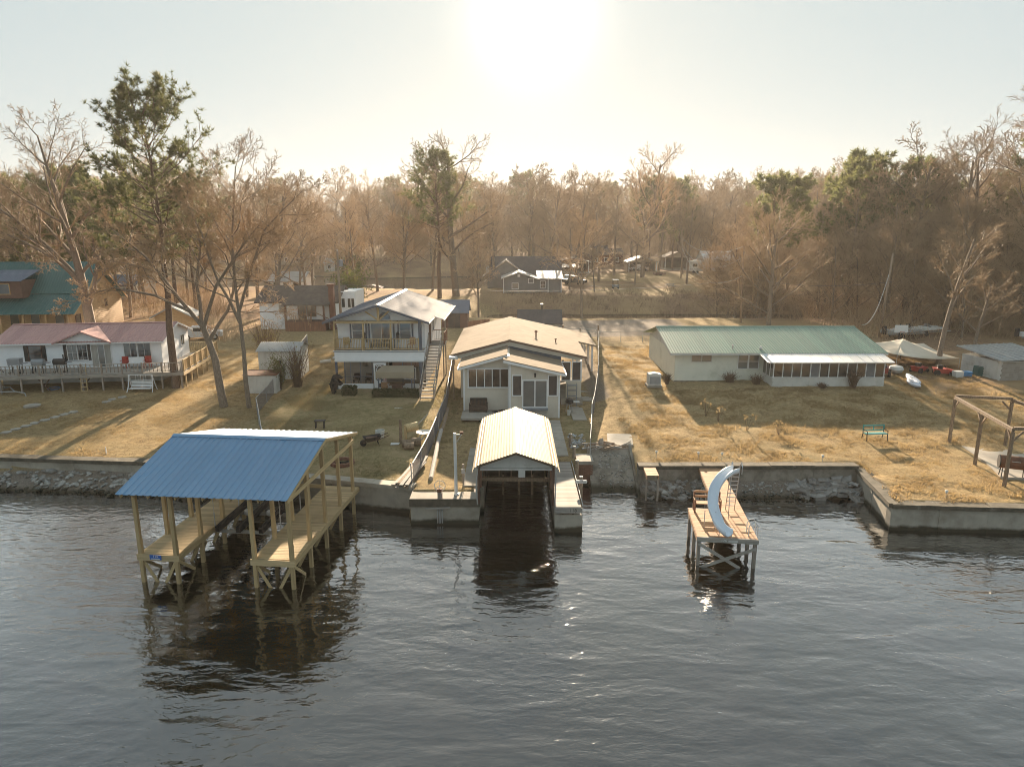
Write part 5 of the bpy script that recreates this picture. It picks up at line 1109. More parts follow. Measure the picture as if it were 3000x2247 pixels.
for x in (5.72, 6.5): window(h, x, -.02, 2.1, .7, 1.25, 0, 'white_paint', ('glass_blind',) if x < 6 else 'glass', .05, 1, 1, fm=.02)
for x in (5.18, 7.02): part('shutter', MB().box(x - .14, x + .14, -.05, -.002, 2.05, 3.4), 'black_plastic', h)
window(h, 7.95, -.02, 1.5, 1.5, 1.82, 0, 'white_paint', ('curtain', 'glass_blind', 'curtain'), .05, 2, 0, 'sliding_door')
for x in (10.25, 11.35): window(h, x, -.02, 2.1, .98, 1.3, 0, 'white_paint', ('glass_blind', 'glass') if x < 11 else 'glass', .04, 1, 0, fm=.025)
window(h, WW + .02, 2.3, 1.48, .85, 1.95, 90, 'white_paint', 'glass_brown', .07, name='side_door'); window(h, WW + .02, 5.2, 2.4, .9, .9, 90, 'white_paint', 'glass', .06, 1)
part('plumbing_pipe', MB().tube([(9.2, -.1, .2), (9.2, -.1, 1.1)], .2, 8), 'dirty_white', h)
dkk = thing('house_deck', 'long weathered raised deck with slatted railing round the white house', 'deck', (-42.2, 55.2, 2.2), 7.9)
planks('deck_board', dkk, 21, (6.2, -3.1, 1.43), (0, .148, 0), (18.2, .14, .035), 'grey_wood'); planks('deck_board', dkk, 44, (14.1, .05, 1.43), (0, .148, 0), (2.4, .14, .035), 'grey_wood')
part('rim_joist', MB().box(-3, 15.3, -3.22, -3.18, 1.16, 1.41), 'grey_wood', dkk); part('rim_joist', MB().box(15.3, 15.34, -3.2, 6.6, 1.16, 1.41), 'new_wood', dkk)
rail(dkk, (-3, -3.16, 1.45), (15.25, -3.16, 1.45), .78, 'grey_wood', 'grey_wood_z', 62, True, pe=1.5, bs=.05); rail(dkk, (15.28, -3.1, 1.45), (15.28, 6.5, 1.45), .95, 'new_wood', 'new_wood_z', 62, True, pe=1.5, bs=.045)
rail(dkk, (12.95, 6.55, 1.45), (15.2, 6.55, 1.45), .95, 'new_wood_x', 'new_wood_z', 15, False)
for i in range(13): part('deck_post', MB().box(-.06, .06, -.06, .06, -.15, 1.16), 'grey_wood_z', dkk, (-2.9 + i * 1.5, -3.1, 0))
for i in range(7): part('deck_post', MB().box(-.05, .05, -.05, .05, -.15, 1.16), 'new_wood_z', dkk, (15.22, -2.5 + i * 1.5, 0))
for x in (4.6, 7.6): part('under_brace', MB().bar((x - .5, -2.6, 0), (x + .4, -2.6, 1.1), .04, .08).bar((x + .4, -2.62, 0), (x - .5, -2.62, 1.1), .04, .08), 'dark_wood', dkk)
def on(lx, ly): c, s = math.cos(R(7.9)), math.sin(R(7.9)); return (-42.2 + lx * c - ly * s, 55.2 + lx * s + ly * c)
ZD = 3.65
for lx, lb in ((2.3, 'gas grill with a grey square cover, first on the deck from the trailer'), (4.0, 'round-lidded grey gas grill standing before the white siding'), (5.6, 'black barrel smoker with side shelf below the paned windows')):
    x, y = on(lx, -2.0); gz = thing('deck_grill', lb, 'grill', (x, y, ZD), 7.9)
    part('body', MB().box(-.45, .45, -.25, .25, .72, .9) if lx < 3 else MB().box(-.42, .42, -.25, .25, .7, .86), 'grey_metal' if lx < 5 else 'black_plastic', gz)
    if lx < 3: part('lid', MB().box(-.46, .46, -.27, .27, .901, 1.22), 'grey_metal', gz)
    else: part('lid', MB().tube([(-.44, 0, .87), (.44, 0, .87)], .26, 14), 'grey_metal' if lx < 5 else 'black_plastic', gz)
    for a in (-.38, .38):
        for b in (-.2, .2): part('leg', MB().box(a - .025, a + .025, b - .025, b + .025, 0, .7), 'black_plastic', gz)
    part('side_shelf', MB().box(.47, .85, -.2, .2, .8, .84), 'grey_metal', gz); part('wheel', MB().tube([(-.36, -.28, .1), (-.36, -.24, .1)], .1, 12), 'rubber', gz); part('wheel', MB().tube([(.36, -.28, .1), (.36, -.24, .1)], .1, 12), 'rubber', gz)
    if lx > 5: part('chimney', MB().tube([(.3, 0, 1.1), (.3, 0, 1.45)], .05, 8), 'black_plastic', gz)
for lx, m_, lb in ((10.0, 'red_plastic', 'red chair left of the white seat on the deck'), (11.8, 'red_plastic', 'red chair right of the white seat on the deck')): x, y = on(lx, -.9); deck_chair('deck_chair', lb, (x, y, ZD), 7.9, m_)
x, y = on(10.9, -.95); bs_ = thing('white_settee', 'white slatted settee between two red chairs', 'seat', (x, y, ZD), 7.9); part('seat', MB().box(-.6, .6, -.25, .25, .38, .44), 'white_paint', bs_); part('backrest', MB().box(-.6, .6, .22, .27, .44, .9), 'white_paint', bs_)
for a in (-.55, .55):
    for b in (-.2, .2): part('leg', MB().box(a - .025, a + .025, b - .025, b + .025, 0, .38), 'white_paint', bs_)
x, y = on(.2, -1.7); eq = thing('exercise_frame', 'dark bent-tube exercise machine on the deck end', 'machine', (x, y, ZD), 7.9)
part('frame', MB().tube([(-1.0, 0, 1.5), (-.2, 0, 1.75), (.0, 0, 1.65), (.05, 0, 1.2), (-.1, 0, .5), (-.1, 0, 0)], .045, 7).tube([(-.1, 0, .6), (.7, 0, .35), (1.0, 0, .05)], .04, 6).tube([(-.6, -.3, 0), (-.6, .3, 0)], .04, 6), 'black_plastic', eq); part('seat', MB().box(-.9, -.3, -.2, .2, .45, .52), 'black_plastic', eq)
# yard things in front
lad = thing('wooden_ladder', 'pale wooden ladder leaning on the deck rim', 'ladder', (-34.1, 53.0, 2.12), 4)
for a in (-.24, .24): part('side_rail', MB().bar((a, 0, 0), (a * .8, .35, 2.35), .05, .08), 'new_wood_z', lad)
for i in range(7): t = (i + .6) / 7.3; part('rung', MB().bar((-.23, .35 * t, 2.35 * t), (.23, .35 * t, 2.35 * t), .04, .04), 'new_wood_x', lad)
sw = thing('garden_glider', 'white metal glider swing seat on the lawn before the deck', 'swing', (-29.6, 53.2, 2.12), 3)
for a in (-1.0, 1.0):
    part('side_frame', MB().tube([(a, -.5, 0), (a * .95, -.15, .6), (a * .92, 0, 1.5), (a * .95, .3, .6), (a, .55, 0)], .035, 6), 'white_paint', sw); part('foot', MB().tube([(a, -.6, .03), (a, .6, .03)], .03, 6), 'white_paint', sw)
part('top_bar', MB().tube([(-.93, 0, 1.5), (.93, 0, 1.5)], .035, 6), 'white_paint', sw)
for i in range(6): part('seat_slat', MB().box(-.85, .85, -.4 + i * .09, -.33 + i * .09, .42, .45), 'white_paint', sw)
for i in range(5): part('back_slat', MB().box(-.85, .85, .14 + i * .02, .16 + i * .02, .5 + i * .11, .58 + i * .11), 'white_paint', sw)
for a in (-.85, .85): part('hanger', MB().tube([(a, -.3, .45), (a, 0, 1.48)], .018, 5).tube([(a, .2, .9), (a, 0, 1.48)], .018, 5), 'white_paint', sw)
for i in range(5): part('frame_rib', MB().tube([(-.4 + i * .2, .02, 1.0), (-.4 + i * .2, .02, 1.48)], .014, 5), 'white_paint', sw)
single('paddling_pool', MB().lathe([(.40, 0), (.44, .22), (.47, .24), (.44, .25), (.40, .06), (.0, .05)], 20), 'blue_plastic', 'small round blue plastic pool on the lawn beneath the deck', 'pool', (-37.1, 53.9, 2.14))
single('tank_lid', MB().lathe([(.55, 0), (.55, .14), (.5, .17), (.2, .18), (.2, .2), (.02, .2)], 20), 'pale_concrete', 'round pale concrete tank lid lying in the lawn', 'lid', (-35.6, 49.1, 2.03))
for i in range(14):
    t = i / 13; x = -33.3 + 3.0 * t + rnd.uniform(-.1, .1); y = 43.2 + 8.2 * t
    if i in (8, 9, 10): continue
    single('stepping_stone', MB().prism([(-.28, -.22), (.2, -.27), (.31, .1), (.1, .29), (-.3, .2)], -.05, .07, 'z'), 'pale_concrete', 'flat pale stepping stone in the line crossing the shaded lawn', 'stone', (x, y, hz(x, y) + .0), rnd.uniform(0, 360), 'stepping stones on the lawn')
tr_ = thing('boat_trailer', 'bare grey metal boat trailer frame parked by the deck', 'trailer', (-41.0, 52.6, 2.12), -16)
for a in (-.9, .9): part('side_rail', MB().tube([(-2.2, a, .45), (.6, a, .45), (2.2, 0, .4)], .05, 6), 'galv_metal', tr_)
for x in (-2.1, -1.2, -.3, .5): part('cross_member', MB().tube([(x, -.88, .45), (x, .88, .45)], .04, 6), 'galv_metal', tr_)
for a in (-.45, .45): part('bunk', MB().bar((-2.1, a, .62), (.6, a, .60), .1, .06), 'grey_wood', tr_)
for a in (-1.05, 1.05): part('wheel', MB().tube([(-.9, a - .08, .3), (-.9, a + .08, .3)], .3, 16), 'rubber', tr_)
part('guide_post', MB().tube([(-1.6, .95, .45), (-1.6, .95, 1.6)], .04, 6).tube([(-1.6, -.95, .45), (-1.6, -.95, 1.5)], .04, 6), 'white_metal', tr_); part('tongue', MB().tube([(2.1, 0, .42), (3.2, 0, .35), (3.3, 0, 0)], .045, 6), 'galv_metal', tr_)
single('yard_post', MB().tube([(0, 0, 0), (0, 0, .45)], .03, 6), 'white_paint', 'short white pipe stub in the lawn above the long seawall', 'pipe', (-24.6, 39.5, 1.55))

# ---------------------------------------------------------------- sheds and bushes by the left fence
ms = thing('garden_shed', 'old ribbed metal shed with a mossy rounded roof beside the fence', 'shed', (-21.6, 57.2, 2.3), 3)
part('wall', MB().box(0, 3.4, 0, 3.2, 0, 2.55), 'dirty_white', ms); metal_roof(ms, (-.15, -.2, 2.5), (1, 0, 0), (0, 1.8, .55), 3.7, 'galv_metal', .93, .2, .03); metal_roof(ms, (3.55, 3.4, 2.5), (-1, 0, 0), (0, -1.8, .55), 3.7, 'galv_metal', .93, .2, .03)
siding(ms, rect(0, 3.4, 0, 2.5), (0, 0, 0), 0, 'dirty_white', .2, .025); siding(ms, rect(0, 3.2, 0, 2.5), (3.4, 0, 0), 90, 'dirty_white', .2, .025); window(ms, 1.75, -.03, 1.3, .35, .45, 0, 'dirty_white', 'glass', .04)
part('gable', MB().prism([(0, 2.5), (3.2, 2.5), (1.6, 2.98)], .02, .1, 'x'), 'dirty_white', ms); part('gable', MB().prism([(0, 2.5), (3.2, 2.5), (1.6, 2.98)], 3.3, 3.38, 'x'), 'dirty_white', ms)
wb = thing('storage_box', 'low white plywood storage hut with a rusty lid', 'shed', (-21.1, 52.5, 2.15)); part('wall', MB().box(0, 2.5, 0, 1.3, 0, 1.55), 'dirty_white', wb); part('lid', MB().slab((-.1, -.12, 1.6), (2.6, -.12, 1.6), (2.6, 1.4, 1.75), (-.1, 1.4, 1.75), .05), 'rust', wb)
for i in range(9): part('batten', MB().box(.05 + i * .3, .09 + i * .3, -.02, -.001, 0, 1.53), 'dirty_white', wb)
def bush(name, label, loc, hgt, wid, n, mat, sd, group=None, twig_mat='dry_twig', cat='bush', nt_=60, ln=.12, wd=.05):
    t = thing(name, label, cat, loc, 0, group); g = random.Random(sd); r_ = np.random.default_rng(sd); tb = Tubes(); C = []; Dr = []
    for i in range(nt_):
        a = g.uniform(0, 6.28); e = g.uniform(.05, .9) * wid / hgt; L = hgt * g.uniform(.55, 1.05); d = np.array([math.cos(a) * e, math.sin(a) * e, 1.]); d /= np.linalg.norm(d); p = np.array([g.gauss(0, .08) * wid, g.gauss(0, .08) * wid, -.05]); m1 = p + d * L * .5 + np.array([0, 0, .05]); e1 = m1 + (d + np.array([g.gauss(0, .3), g.gauss(0, .3), 0])) * L * .5
        tb.add([p, m1, e1], [.02, .014, .007], 3)
        for k in range(max(1, n // nt_)):
            u = g.uniform(.3, 1); q = p + (m1 - p) * min(1, u * 2) if u < .5 else m1 + (e1 - m1) * (u * 2 - 1); C.append(q + r_.normal(size=3) * .12 * wid); Dr.append(d)
    link('stem', np_mesh('stem', *tb.arrays(), twig_mat), t)['kind'] = 'stuff'
    if mat:
        V, Fq = tufts(np.array(C), np.array(Dr), 4, ln, wd, r_, .1); link('foliage', np_mesh('foliage', V, Fq, mat, False), t)
    return t
bush('shrub', 'upright green shrub growing against the white storage hut', (-18.7, 53.6, 2.15), 3.3, 1.2, 900, 'shrub_leaf', 3, cat='shrub')
bush('shrub', 'tall bare tangled bush over the fence beside the metal shed', (-17.6, 54.6, 2.2), 3.6, 1.6, 160, 'yellow_leaf', 4, nt_=150, cat='shrub')
bush('shrub', 'airy yellowish bush behind the metal shed', (-22.4, 61.5, 2.4), 4.6, 2.2, 800, 'yellow_leaf', 5, nt_=160, cat='shrub', ln=.1, wd=.05)

# ---------------------------------------------------------------- fences
def chain_fence(label, pts, hgt=1.25, mesh=True, rail_mat='galv_metal', pe=2.6, wob=.0):
    f = thing('chain_link_fence', label, 'fence', (pts[0][0], pts[0][1], 0)); ox, oy = pts[0]; tops = []
    seg_ = [(Vector(a), Vector(b)) for a, b in zip(pts, pts[1:])]; wires = Tubes(); PM = MB().tube([(0, 0, -.1), (0, 0, hgt)], .032, 7).mesh('fence_post', 'galv_metal')
    line = []
    for a, b in seg_:
        L = (b - a).length; k = max(1, round(L / pe))
        for i in range(k): line.append(a + (b - a) * (i / k))
    line.append(Vector(pts[-1]))
    for p in line:
        z = hz(p.x, p.y); link('fence_post', PM, f, (p.x - ox, p.y - oy, z), (rnd.uniform(-wob, wob), rnd.uniform(-wob, wob), 0)); tops.append((p.x - ox + rnd.uniform(-wob, wob), p.y - oy, z))
    part('top_rail', MB().tube([(x, y, z + hgt - rnd.uniform(0, wob)) for x, y, z in tops], .024, 6), rail_mat, f)
    for (x0, y0, z0), (x1, y1, z1) in zip(tops, tops[1:]):
        L = math.hypot(x1 - x0, y1 - y0); s = .11; n = int((L + hgt) / s)
        for i in range(n):
            for sg_ in (1, -1):
                u0 = i * s if sg_ > 0 else i * s - hgt; u0c, u1c = (u0 - hgt, u0) if sg_ > 0 else (u0 + hgt, u0)
                pts_ = []
                for (u, v) in ((u0c, hgt - .03), (u1c, .03)):
                    pts_.append([u, v])
                (ua, va), (ub, vb) = pts_
                for lim in (0, L):
                    if (ua - lim) * (ub - lim) < 0:
                        t = (lim - ua) / (ub - ua); vv = va + (vb - va) * t
                        if (lim == 0 and ua < 0) or (lim == L and ua > L): ua, va = lim, vv
                        else: ub, vb = lim, vv
                if ua < -1e-6 or ub < -1e-6 or ua > L + 1e-6 or ub > L + 1e-6 or abs(ua - ub) < .02: continue
                wires.add([np.array([x0 + (x1 - x0) * ua / L, y0 + (y1 - y0) * ua / L, z0 + (z1 - z0) * ua / L + va]), np.array([x0 + (x1 - x0) * ub / L, y0 + (y1 - y0) * ub / L, z0 + (z1 - z0) * ub / L + vb])], [.0065, .0065], 3)
    if mesh: link('wire_mesh', np_mesh('wire_mesh', *wires.arrays(), 'wire'), f)['kind'] = 'stuff'
    return f
chain_fence('chain-link fence dividing the white house lawn from the two-storey house', [(-14.2, 37.4), (-18.2, 47.2), (-19.2, 56), (-22.4, 74)], 1.2, wob=.03)
chain_fence('leaning chain-link fence between the two-storey house and boathouse path', [(-5.35, 34.6), (-5.0, 42), (-5.0, 50), (-5.5, 64)], 1.25, wob=.06)
chain_fence('chain-link fence along the right edge of the tan-roofed house lot', [(4.75, 39.6), (5.75, 47.4), (7.5, 58), (9.6, 75.5)], 1.3, wob=.04)
chain_fence('low wire fence along the gravel lane behind the green-roofed lot', [(9.7, 75.5), (22, 76)], 1.2, pe=2.4)
gt = thing('tube_gate', 'grey tube farm gate across the gravel lane', 'gate', (5.9, 77, 2.65))
for a, b in ((0, 1.8), (1.9, 3.8)):
    lf_ = part('gate_leaf', MB().tube([(a, 0, .2), (a, 0, 1.3), (b, 0, 1.3), (b, 0, .2), (a, 0, .2)], .03, 6), 'galv_metal', gt)
    for z in (.45, .7, .95): part('gate_bar', MB().tube([(a, 0, z), (b, 0, z)], .02, 5), 'galv_metal', lf_)
for x in (-.1, 1.85, 3.9): part('gate_post', MB().tube([(x, 0.08, -.1), (x, .08, 1.75 if x != 1.85 else 1.4)], .08, 8), 'old_wood', gt)

# ---------------------------------------------------------------- yard of the two-storey house
import bmesh
def skin_body(name, verts, edges, radii, mat, parent=None, sub=2):
    me = bpy.data.meshes.new(name); me.from_pydata(verts, edges, []); o = bpy.data.objects.new(name, me); COL.objects.link(o)
    o.modifiers.new('s', 'SKIN'); 
    for i, r_ in enumerate(radii): me.skin_vertices[0].data[i].radius = (r_, r_) if not isinstance(r_, tuple) else r_
    me.skin_vertices[0].data[0].use_root = True
    sm = o.modifiers.new('u', 'SUBSURF'); sm.levels = sub; sm.render_levels = sub
    dg = bpy.context.evaluated_depsgraph_get(); dg.update(); m2 = bpy.data.meshes.new_from_object(o.evaluated_get(dg)); bpy.data.objects.remove(o); m2.materials.clear(); m2.materials.append(MATS[mat]); m2.polygons.foreach_set('use_smooth', [True] * len(m2.polygons)); m2.name = name
    return link(name, m2, parent)
br = thing('bear_statue', 'black bear statue standing hunched on its hind legs beside the hedge', 'statue', (-14.0, 52.7, 2.1), 0)
V_ = [(0, 0, .8), (-.05, 0, 1.15), (.05, 0, 1.42), (.3, -.05, 1.5), (.52, -.08, 1.42), (.68, -.1, 1.33),
      (-.12, -.18, .5), (-.1, -.2, .1), (.05, -.22, .04), (-.12, .18, .5), (-.1, .2, .1), (.05, .22, .04),
      (.18, -.28, 1.1), (.42, -.26, .92), (.58, -.22, .82), (.18, .28, 1.1), (.42, .24, .92), (.58, .2, .82), (-.28, 0, .72)]
E_ = [(0, 1), (1, 2), (2, 3), (3, 4), (4, 5), (0, 6), (6, 7), (7, 8), (0, 9), (9, 10), (10, 11), (1, 12), (12, 13), (13, 14), (1, 15), (15, 16), (16, 17), (0, 18)]
skin_body('body', V_, E_, [.38, .37, .28, .23, .15, .08, .2, .13, .11, .2, .13, .11, .15, .11, .09, .15, .11, .09, .1], 'black_fur', br)
for y in (-.16, .12): part('ear', MB().lathe([(.07, -.02), (.08, .03), (.04, .09)], 8, (.2, y, 1.68)), 'black_fur', br)
part('muzzle', MB().lathe([(.04, -.04), (.08, 0), (.05, .06)], 8, (.72, -.1, 1.32)), 'old_wood', br)
part('plinth', MB().box(-.55, .55, -.4, .4, -.02, .05), 'pale_concrete', br)
fr_ = thing('fire_ring', 'low brick fire ring with charred wood on the shaded lawn', 'fire ring', (-9.9, 37.9, 1.48))
for i in range(16):
    a = i * 2 * math.pi / 16
    for k in range(2): part('brick', MB().box(-.13, .13, -.07, .07, k * .11, k * .11 + .10), 'brick', fr_, (.62 * math.cos(a + k * .2), .62 * math.sin(a + k * .2), 0), (0, 0, a + 1.57 + k * .2))
for i in range(4): part('charred_log', MB().tube([(-.4, -.2 + i * .12, .08), (.38, .1 - i * .1, .16)], .05, 6), 'black_carpet', fr_)
wbw = thing('wheelbarrow', 'black wheelbarrow standing on the lawn near the fire ring', 'wheelbarrow', (-8.75, 40.9, 1.68), 200)
part('tray', MB().add([(-.55, -.34, .62), (.55, -.38, .55), (.55, .38, .55), (-.55, .34, .62), (-.35, -.22, .32), (.3, -.24, .3), (.3, .24, .3), (-.35, .22, .32)], [(0, 1, 5, 4), (1, 2, 6, 5), (2, 3, 7, 6), (3, 0, 4, 7), (4, 5, 6, 7)]), 'black_plastic', wbw); part('wheel', MB().tube([(.55, -.06, .2), (.55, .06, .2)], .2, 14), 'rubber', wbw)
for y in (-.26, .26): part('handle', MB().tube([(.6, y * .4, .22), (-.2, y, .36), (-1.05, y * 1.1, .62)], .025, 6), 'dark_wood', wbw); part('leg', MB().tube([(-.3, y, .38), (-.4, y, 0)], .02, 5), 'black_plastic', wbw)
part('load', MB().box(-.35, .35, -.2, .2, .35, .5), 'dark_wood', wbw)
single('barrel_half', MB().lathe([(.24, 0), (.29, .3), (.30, .52), (.27, .52), (.25, .05)], 16), 'dirty_white', 'pale plastic tub behind the wheelbarrow', 'tub', (-8.5, 42.2, 1.75))
wr = thing('log_winch', 'rough post frame with a horizontal cut log in the yard', 'log', (-6.9, 41.2, 1.7))
for x, hh, m_ in ((-.1, 1.55, 'old_wood'), (.2, 1.2, 'new_wood_z')): part('post', MB().tube([(x, 0, -.1), (x, 0, hh)], .09, 8), m_, wr)
part('log', MB().tube([(.25, .15, .95), (.95, .35, 1.05)], .27, 12), 'new_wood', wr); part('pole', MB().tube([(.9, .4, 1.1), (1.5, 1.2, 1.6)], .03, 5), 'grey_wood', wr)
for i, (x, y, z, r_) in enumerate(((.35, -.6, .16, .25), (.9, -.3, .18, .28), (.55, -1.0, .14, .22))): part('cut_round', MB().tube([(x - .3, y, z), (x + .3, y + .1, z)], r_, 10), 'old_wood', wr)
sd_ = thing('satellite_dish', 'old pale satellite dish dumped face up against the fence', 'dish', (-5.6, 41.8, 1.72)); part('dish', MB().lathe([(.05, .42), (.3, .45), (.5, .56), (.52, .57), (.3, .5), (.05, .47)], 18), 'dirty_white', sd_); part('mount', MB().tube([(0, 0, .45), (.1, .1, 0)], .04, 6).bar((-.5, -.4, .0), (-.1, .2, .5), .08, .05).bar((-.3, -.6, .0), (.1, -.1, .4), .08, .05), 'galv_metal', sd_)
pp = thing('plank_pile', 'heap of weathered grey planks sliding down beside the fence end', 'planks', (-5.75, 36.2, 1.5)); g = random.Random(9)
for i in range(13): part('plank', MB().bar((-.45 + i * .06 + g.uniform(-.2, .1), -2.0 + g.uniform(-.3, .5), .03 + (i % 4) * .05), (.2 + i * .045 + g.uniform(-.1, .1), 1.7 + g.uniform(-.5, .6), .12 + (i % 4) * .06), .2, .045), 'grey_wood' if i % 3 else 'old_wood', pp)
lg = thing('edge_log', 'long weathered round log lying along the boathouse path', 'log', (-4.55, 35.4, 1.5))
part('log', MB().tube([(.1, 0, .02), (0, 3, .18), (-.1, 5.6, .3), (-.15, 8.2, .38)], .13, 8), 'grey_wood', lg); part('log_butt', MB().tube([(-.1, 8.3, .38), (-.12, 10.5, .4), (-.2, 13.5, .45)], .11, 8), 'old_wood', lg)
single('scrap_sheet', MB().slab((0, 0, .05), (.7, .1, .03), (.6, .35, .08), (-.05, .3, .1), .02), 'sign_white', 'white scrap sheet lying on the shaded lawn', 'scrap', (-8.6, 48.3, 1.99))
single('scrap_sheet', MB().slab((0, 0, .05), (.5, .05, .06), (.55, .3, .1), (0, .25, .12), .02), 'dirty_white', 'pale scrap sheet by the cut logs', 'scrap', (-7.6, 40.8, 1.68))
single('fire_table', MB().box(-.35, .35, -.2, .2, .5, .56).box(-.3, -.25, -.15, .15, 0, .5).box(.25, .3, -.15, .15, 0, .5), 'black_plastic', 'small black table beyond the blue dock roof', 'table', (-12.9, 44.2, 1.82))
single('drift_fence_log', MB().tube([(0, 0, .1), (.5, .8, .3), (.9, 2.0, .9)], .12, 7), 'dirty_white', 'pale broken trunk leaning behind the two-storey house fence', 'log', (-17.6, 66, 2.5))
single('roll_of_tin', MB().tube([(0, 0, .15), (.9, .5, .2)], .16, 8), 'dirty_white', 'pale roll of scrap metal on the ground by the fence', 'scrap', (-18.3, 64, 2.45))

# ---------------------------------------------------------------- green-roofed house
h = thing('lake_house', 'cream single-storey house with a long green metal roof and screened porch', 'house', (13.6, 56, 2.55))
L_ = 17.0; GD, GR, GZ = 10.8, 5.4, 3.80        # depth, ridge position, ridge height
part('wall', MB().box(0, L_, 0, GD, -.3, 2.35), 'cream_siding', h); part('gable_wall', MB().prism([(0, 2.35), (GD, 2.35), (GR, GZ - .12)], 0, .12, 'x'), 'dirty_white', h); part('gable_wall', MB().prism([(0, 2.35), (GD, 2.35), (GR, GZ - .12)], L_ - .12, L_, 'x'), 'dirty_white', h)
siding(h, rect(0, 7.6, 0, 2.33), (0, 0, 0), 0, 'cream_siding', .2, .02); siding(h, [(-GD, 0), (0, 0), (0, 2.33), (-GD, 2.33)], (0, 0, 0), -90, 'cream_siding', .2, .02)
part('foundation', MB().box(-.03, 7.3, -.04, .02, -.4, .0), 'dark_concrete', h)
metal_roof(h, (-.55, -.65, 2.42), (1, 0, 0), (0, GR + .65, GZ - 2.42), L_ + .9, 'green_metal', .9, .225, .035); metal_roof(h, (L_ + .35, GD + .65, 2.42), (-1, 0, 0), (0, GR - GD - .65, GZ - 2.42), L_ + .9, 'green_metal', .9, .225, .035)
part('ridge_cap', MB().slab((-.57, GR - .22, GZ + .0), (L_ + .37, GR - .22, GZ + .0), (L_ + .37, GR, GZ + .07), (-.57, GR, GZ + .07), .02).slab((-.57, GR, GZ + .07), (L_ + .37, GR, GZ + .07), (L_ + .37, GR + .22, GZ + .0), (-.57, GR + .22, GZ + .0), .02), 'green_metal', h)
part('fascia', MB().box(-.55, L_ + .35, -.66, -.62, 2.26, 2.40).bar((-.56, -.64, 2.33), (-.56, GR, GZ - .1), .03, .12).bar((L_ + .36, -.64, 2.33), (L_ + .36, GR, GZ - .1), .03, .12), 'dirty_white', h)
for x in (1.75, 2.62): window(h, x, -.03, 1.62, .78, .55, 0, 'dirty_white', 'glass_blind', .04)
for x in (5.65, 6.55): window(h, x, -.03, 1.05, .78, 1.15, 0, 'white_paint', 'glass_blind', .05, 0, 1)
part('plumbing_vent', MB().lathe([(.05, 0), (.05, .35), (.12, .36), (.02, .42)], 8, (4.8, .2, 2.6)), 'galv_metal', h); part('roof_ornament', MB().lathe([(.1, 0), (.16, .12), (.1, .25), (.06, .32)], 8, (7.1, .1, 2.58)), 'dirty_white', h)
PX0, PX1, PY = 7.35, 16.35, -2.3
part('porch_knee_wall', MB().box(PX0, PX1, PY, PY + .1, -.2, .72).box(PX0, PX0 + .1, PY + .1, -.03, -.2, .72).box(PX1 - .1, PX1, PY + .1, -.03, -.2, .72), 'dirty_white', h); part('porch_base', MB().box(PX0 + .05, PX1 - .05, PY + .02, -.04, -.55, -.2), 'pale_concrete', h)
for i in range(30): part('panel_batten', MB().box(PX0 + .02 + i * .3, PX0 + .05 + i * .3, PY - .018, PY - .001, -.18, .7), 'dirty_white', h)
part('porch_sill', MB().box(PX0 - .03, PX1 + .03, PY - .05, PY + .12, .721, .77), 'white_paint', h); part('porch_head', MB().box(PX0, PX1, PY, PY + .1, 1.9, 2.02), 'white_paint', h)
for i in range(13): x = PX0 + .06 + (PX1 - PX0 - .12) * i / 12; part('mullion', MB().box(x - .03, x + .03, PY, PY + .08, .771, 1.9), 'white_paint', h)
for i in range(12):
    x0 = PX0 + .06 + (PX1 - PX0 - .12) * i / 12; part('screen_pane', MB().box(x0 + .03, x0 + .69, PY + .035, PY + .045, .771, 1.9), ('glass_brown', 'glass', 'grey_screen', 'glass_brown', 'glass', 'glass')[(i * 5) % 6], h)
for y in (-1.6, -.8): part('side_mullion', MB().box(PX0, PX0 + .08, y - .03, y + .03, .72, 2.05), 'white_paint', h)
part('side_screen', MB().box(PX0 + .03, PX0 + .04, PY + .1, -.05, .72, 2.1).box(PX1 - .04, PX1 - .03, PY + .1, -.05, .72, 2.1), 'glass_brown', h)
metal_roof(h, (PX0 - .6, PY - .35, 2.02), (1, 0, 0), (0, 2.0, .36), PX1 - PX0 + 1.2, 'white_metal', .8, .16, .0, 'porch_roof_sheet', .028)
part('porch_rafter_trim', MB().box(PX0 - .5, PX1 + .5, PY - .3, PY - .24, 1.93, 1.99), 'dirty_white', h)
ac = thing('air_conditioner', 'pale metal air conditioner on a pad beside the cream house', 'air conditioner', (11.6, 54.6, 2.45)); part('case', MB().box(-.5, .5, -.45, .45, .1, 1.0), 'dirty_white', ac); part('coil_panel', MB().box(-.42, .42, -.47, -.452, .2, .8), 'grey_metal', ac); part('fan_guard', MB().lathe([(.36, 1.001), (.36, 1.03), (.3, 1.05), (.05, 1.06)], 18), 'galv_metal', ac); part('pad', MB().box(-.6, .6, -.55, .55, -.1, .09), 'pale_concrete', ac)
bush('dry_bush', 'dead brown brush piled between air conditioner and cream wall', (12.8, 55.0, 2.5), .9, .7, 0, None, 21, nt_=110)
for i, (x, y, w, hh, lb) in enumerate(((18.0, 55.3, 1.5, 1.0, 'dead brown brush under the double window of the cream house'), (20.0, 54.6, 1.1, .9, 'dead brush at the porch corner of the cream house'), (24.8, 53.3, 1.0, .5, 'low dead brush before the middle of the screened porch'), (27.3, 53.3, .9, 1.5, 'taller dead bush climbing the screened porch wall'))): bush('dry_bush', lb, (x, y, hz(x, y)), hh, w, 0, None, 30 + i, nt_=150)
fw_tops = ((13.7, 46.6, 1.1), (14.2, 45.4, 1.0), (15.6, 43.6, 1.05), (17.4, 42.8, .85))
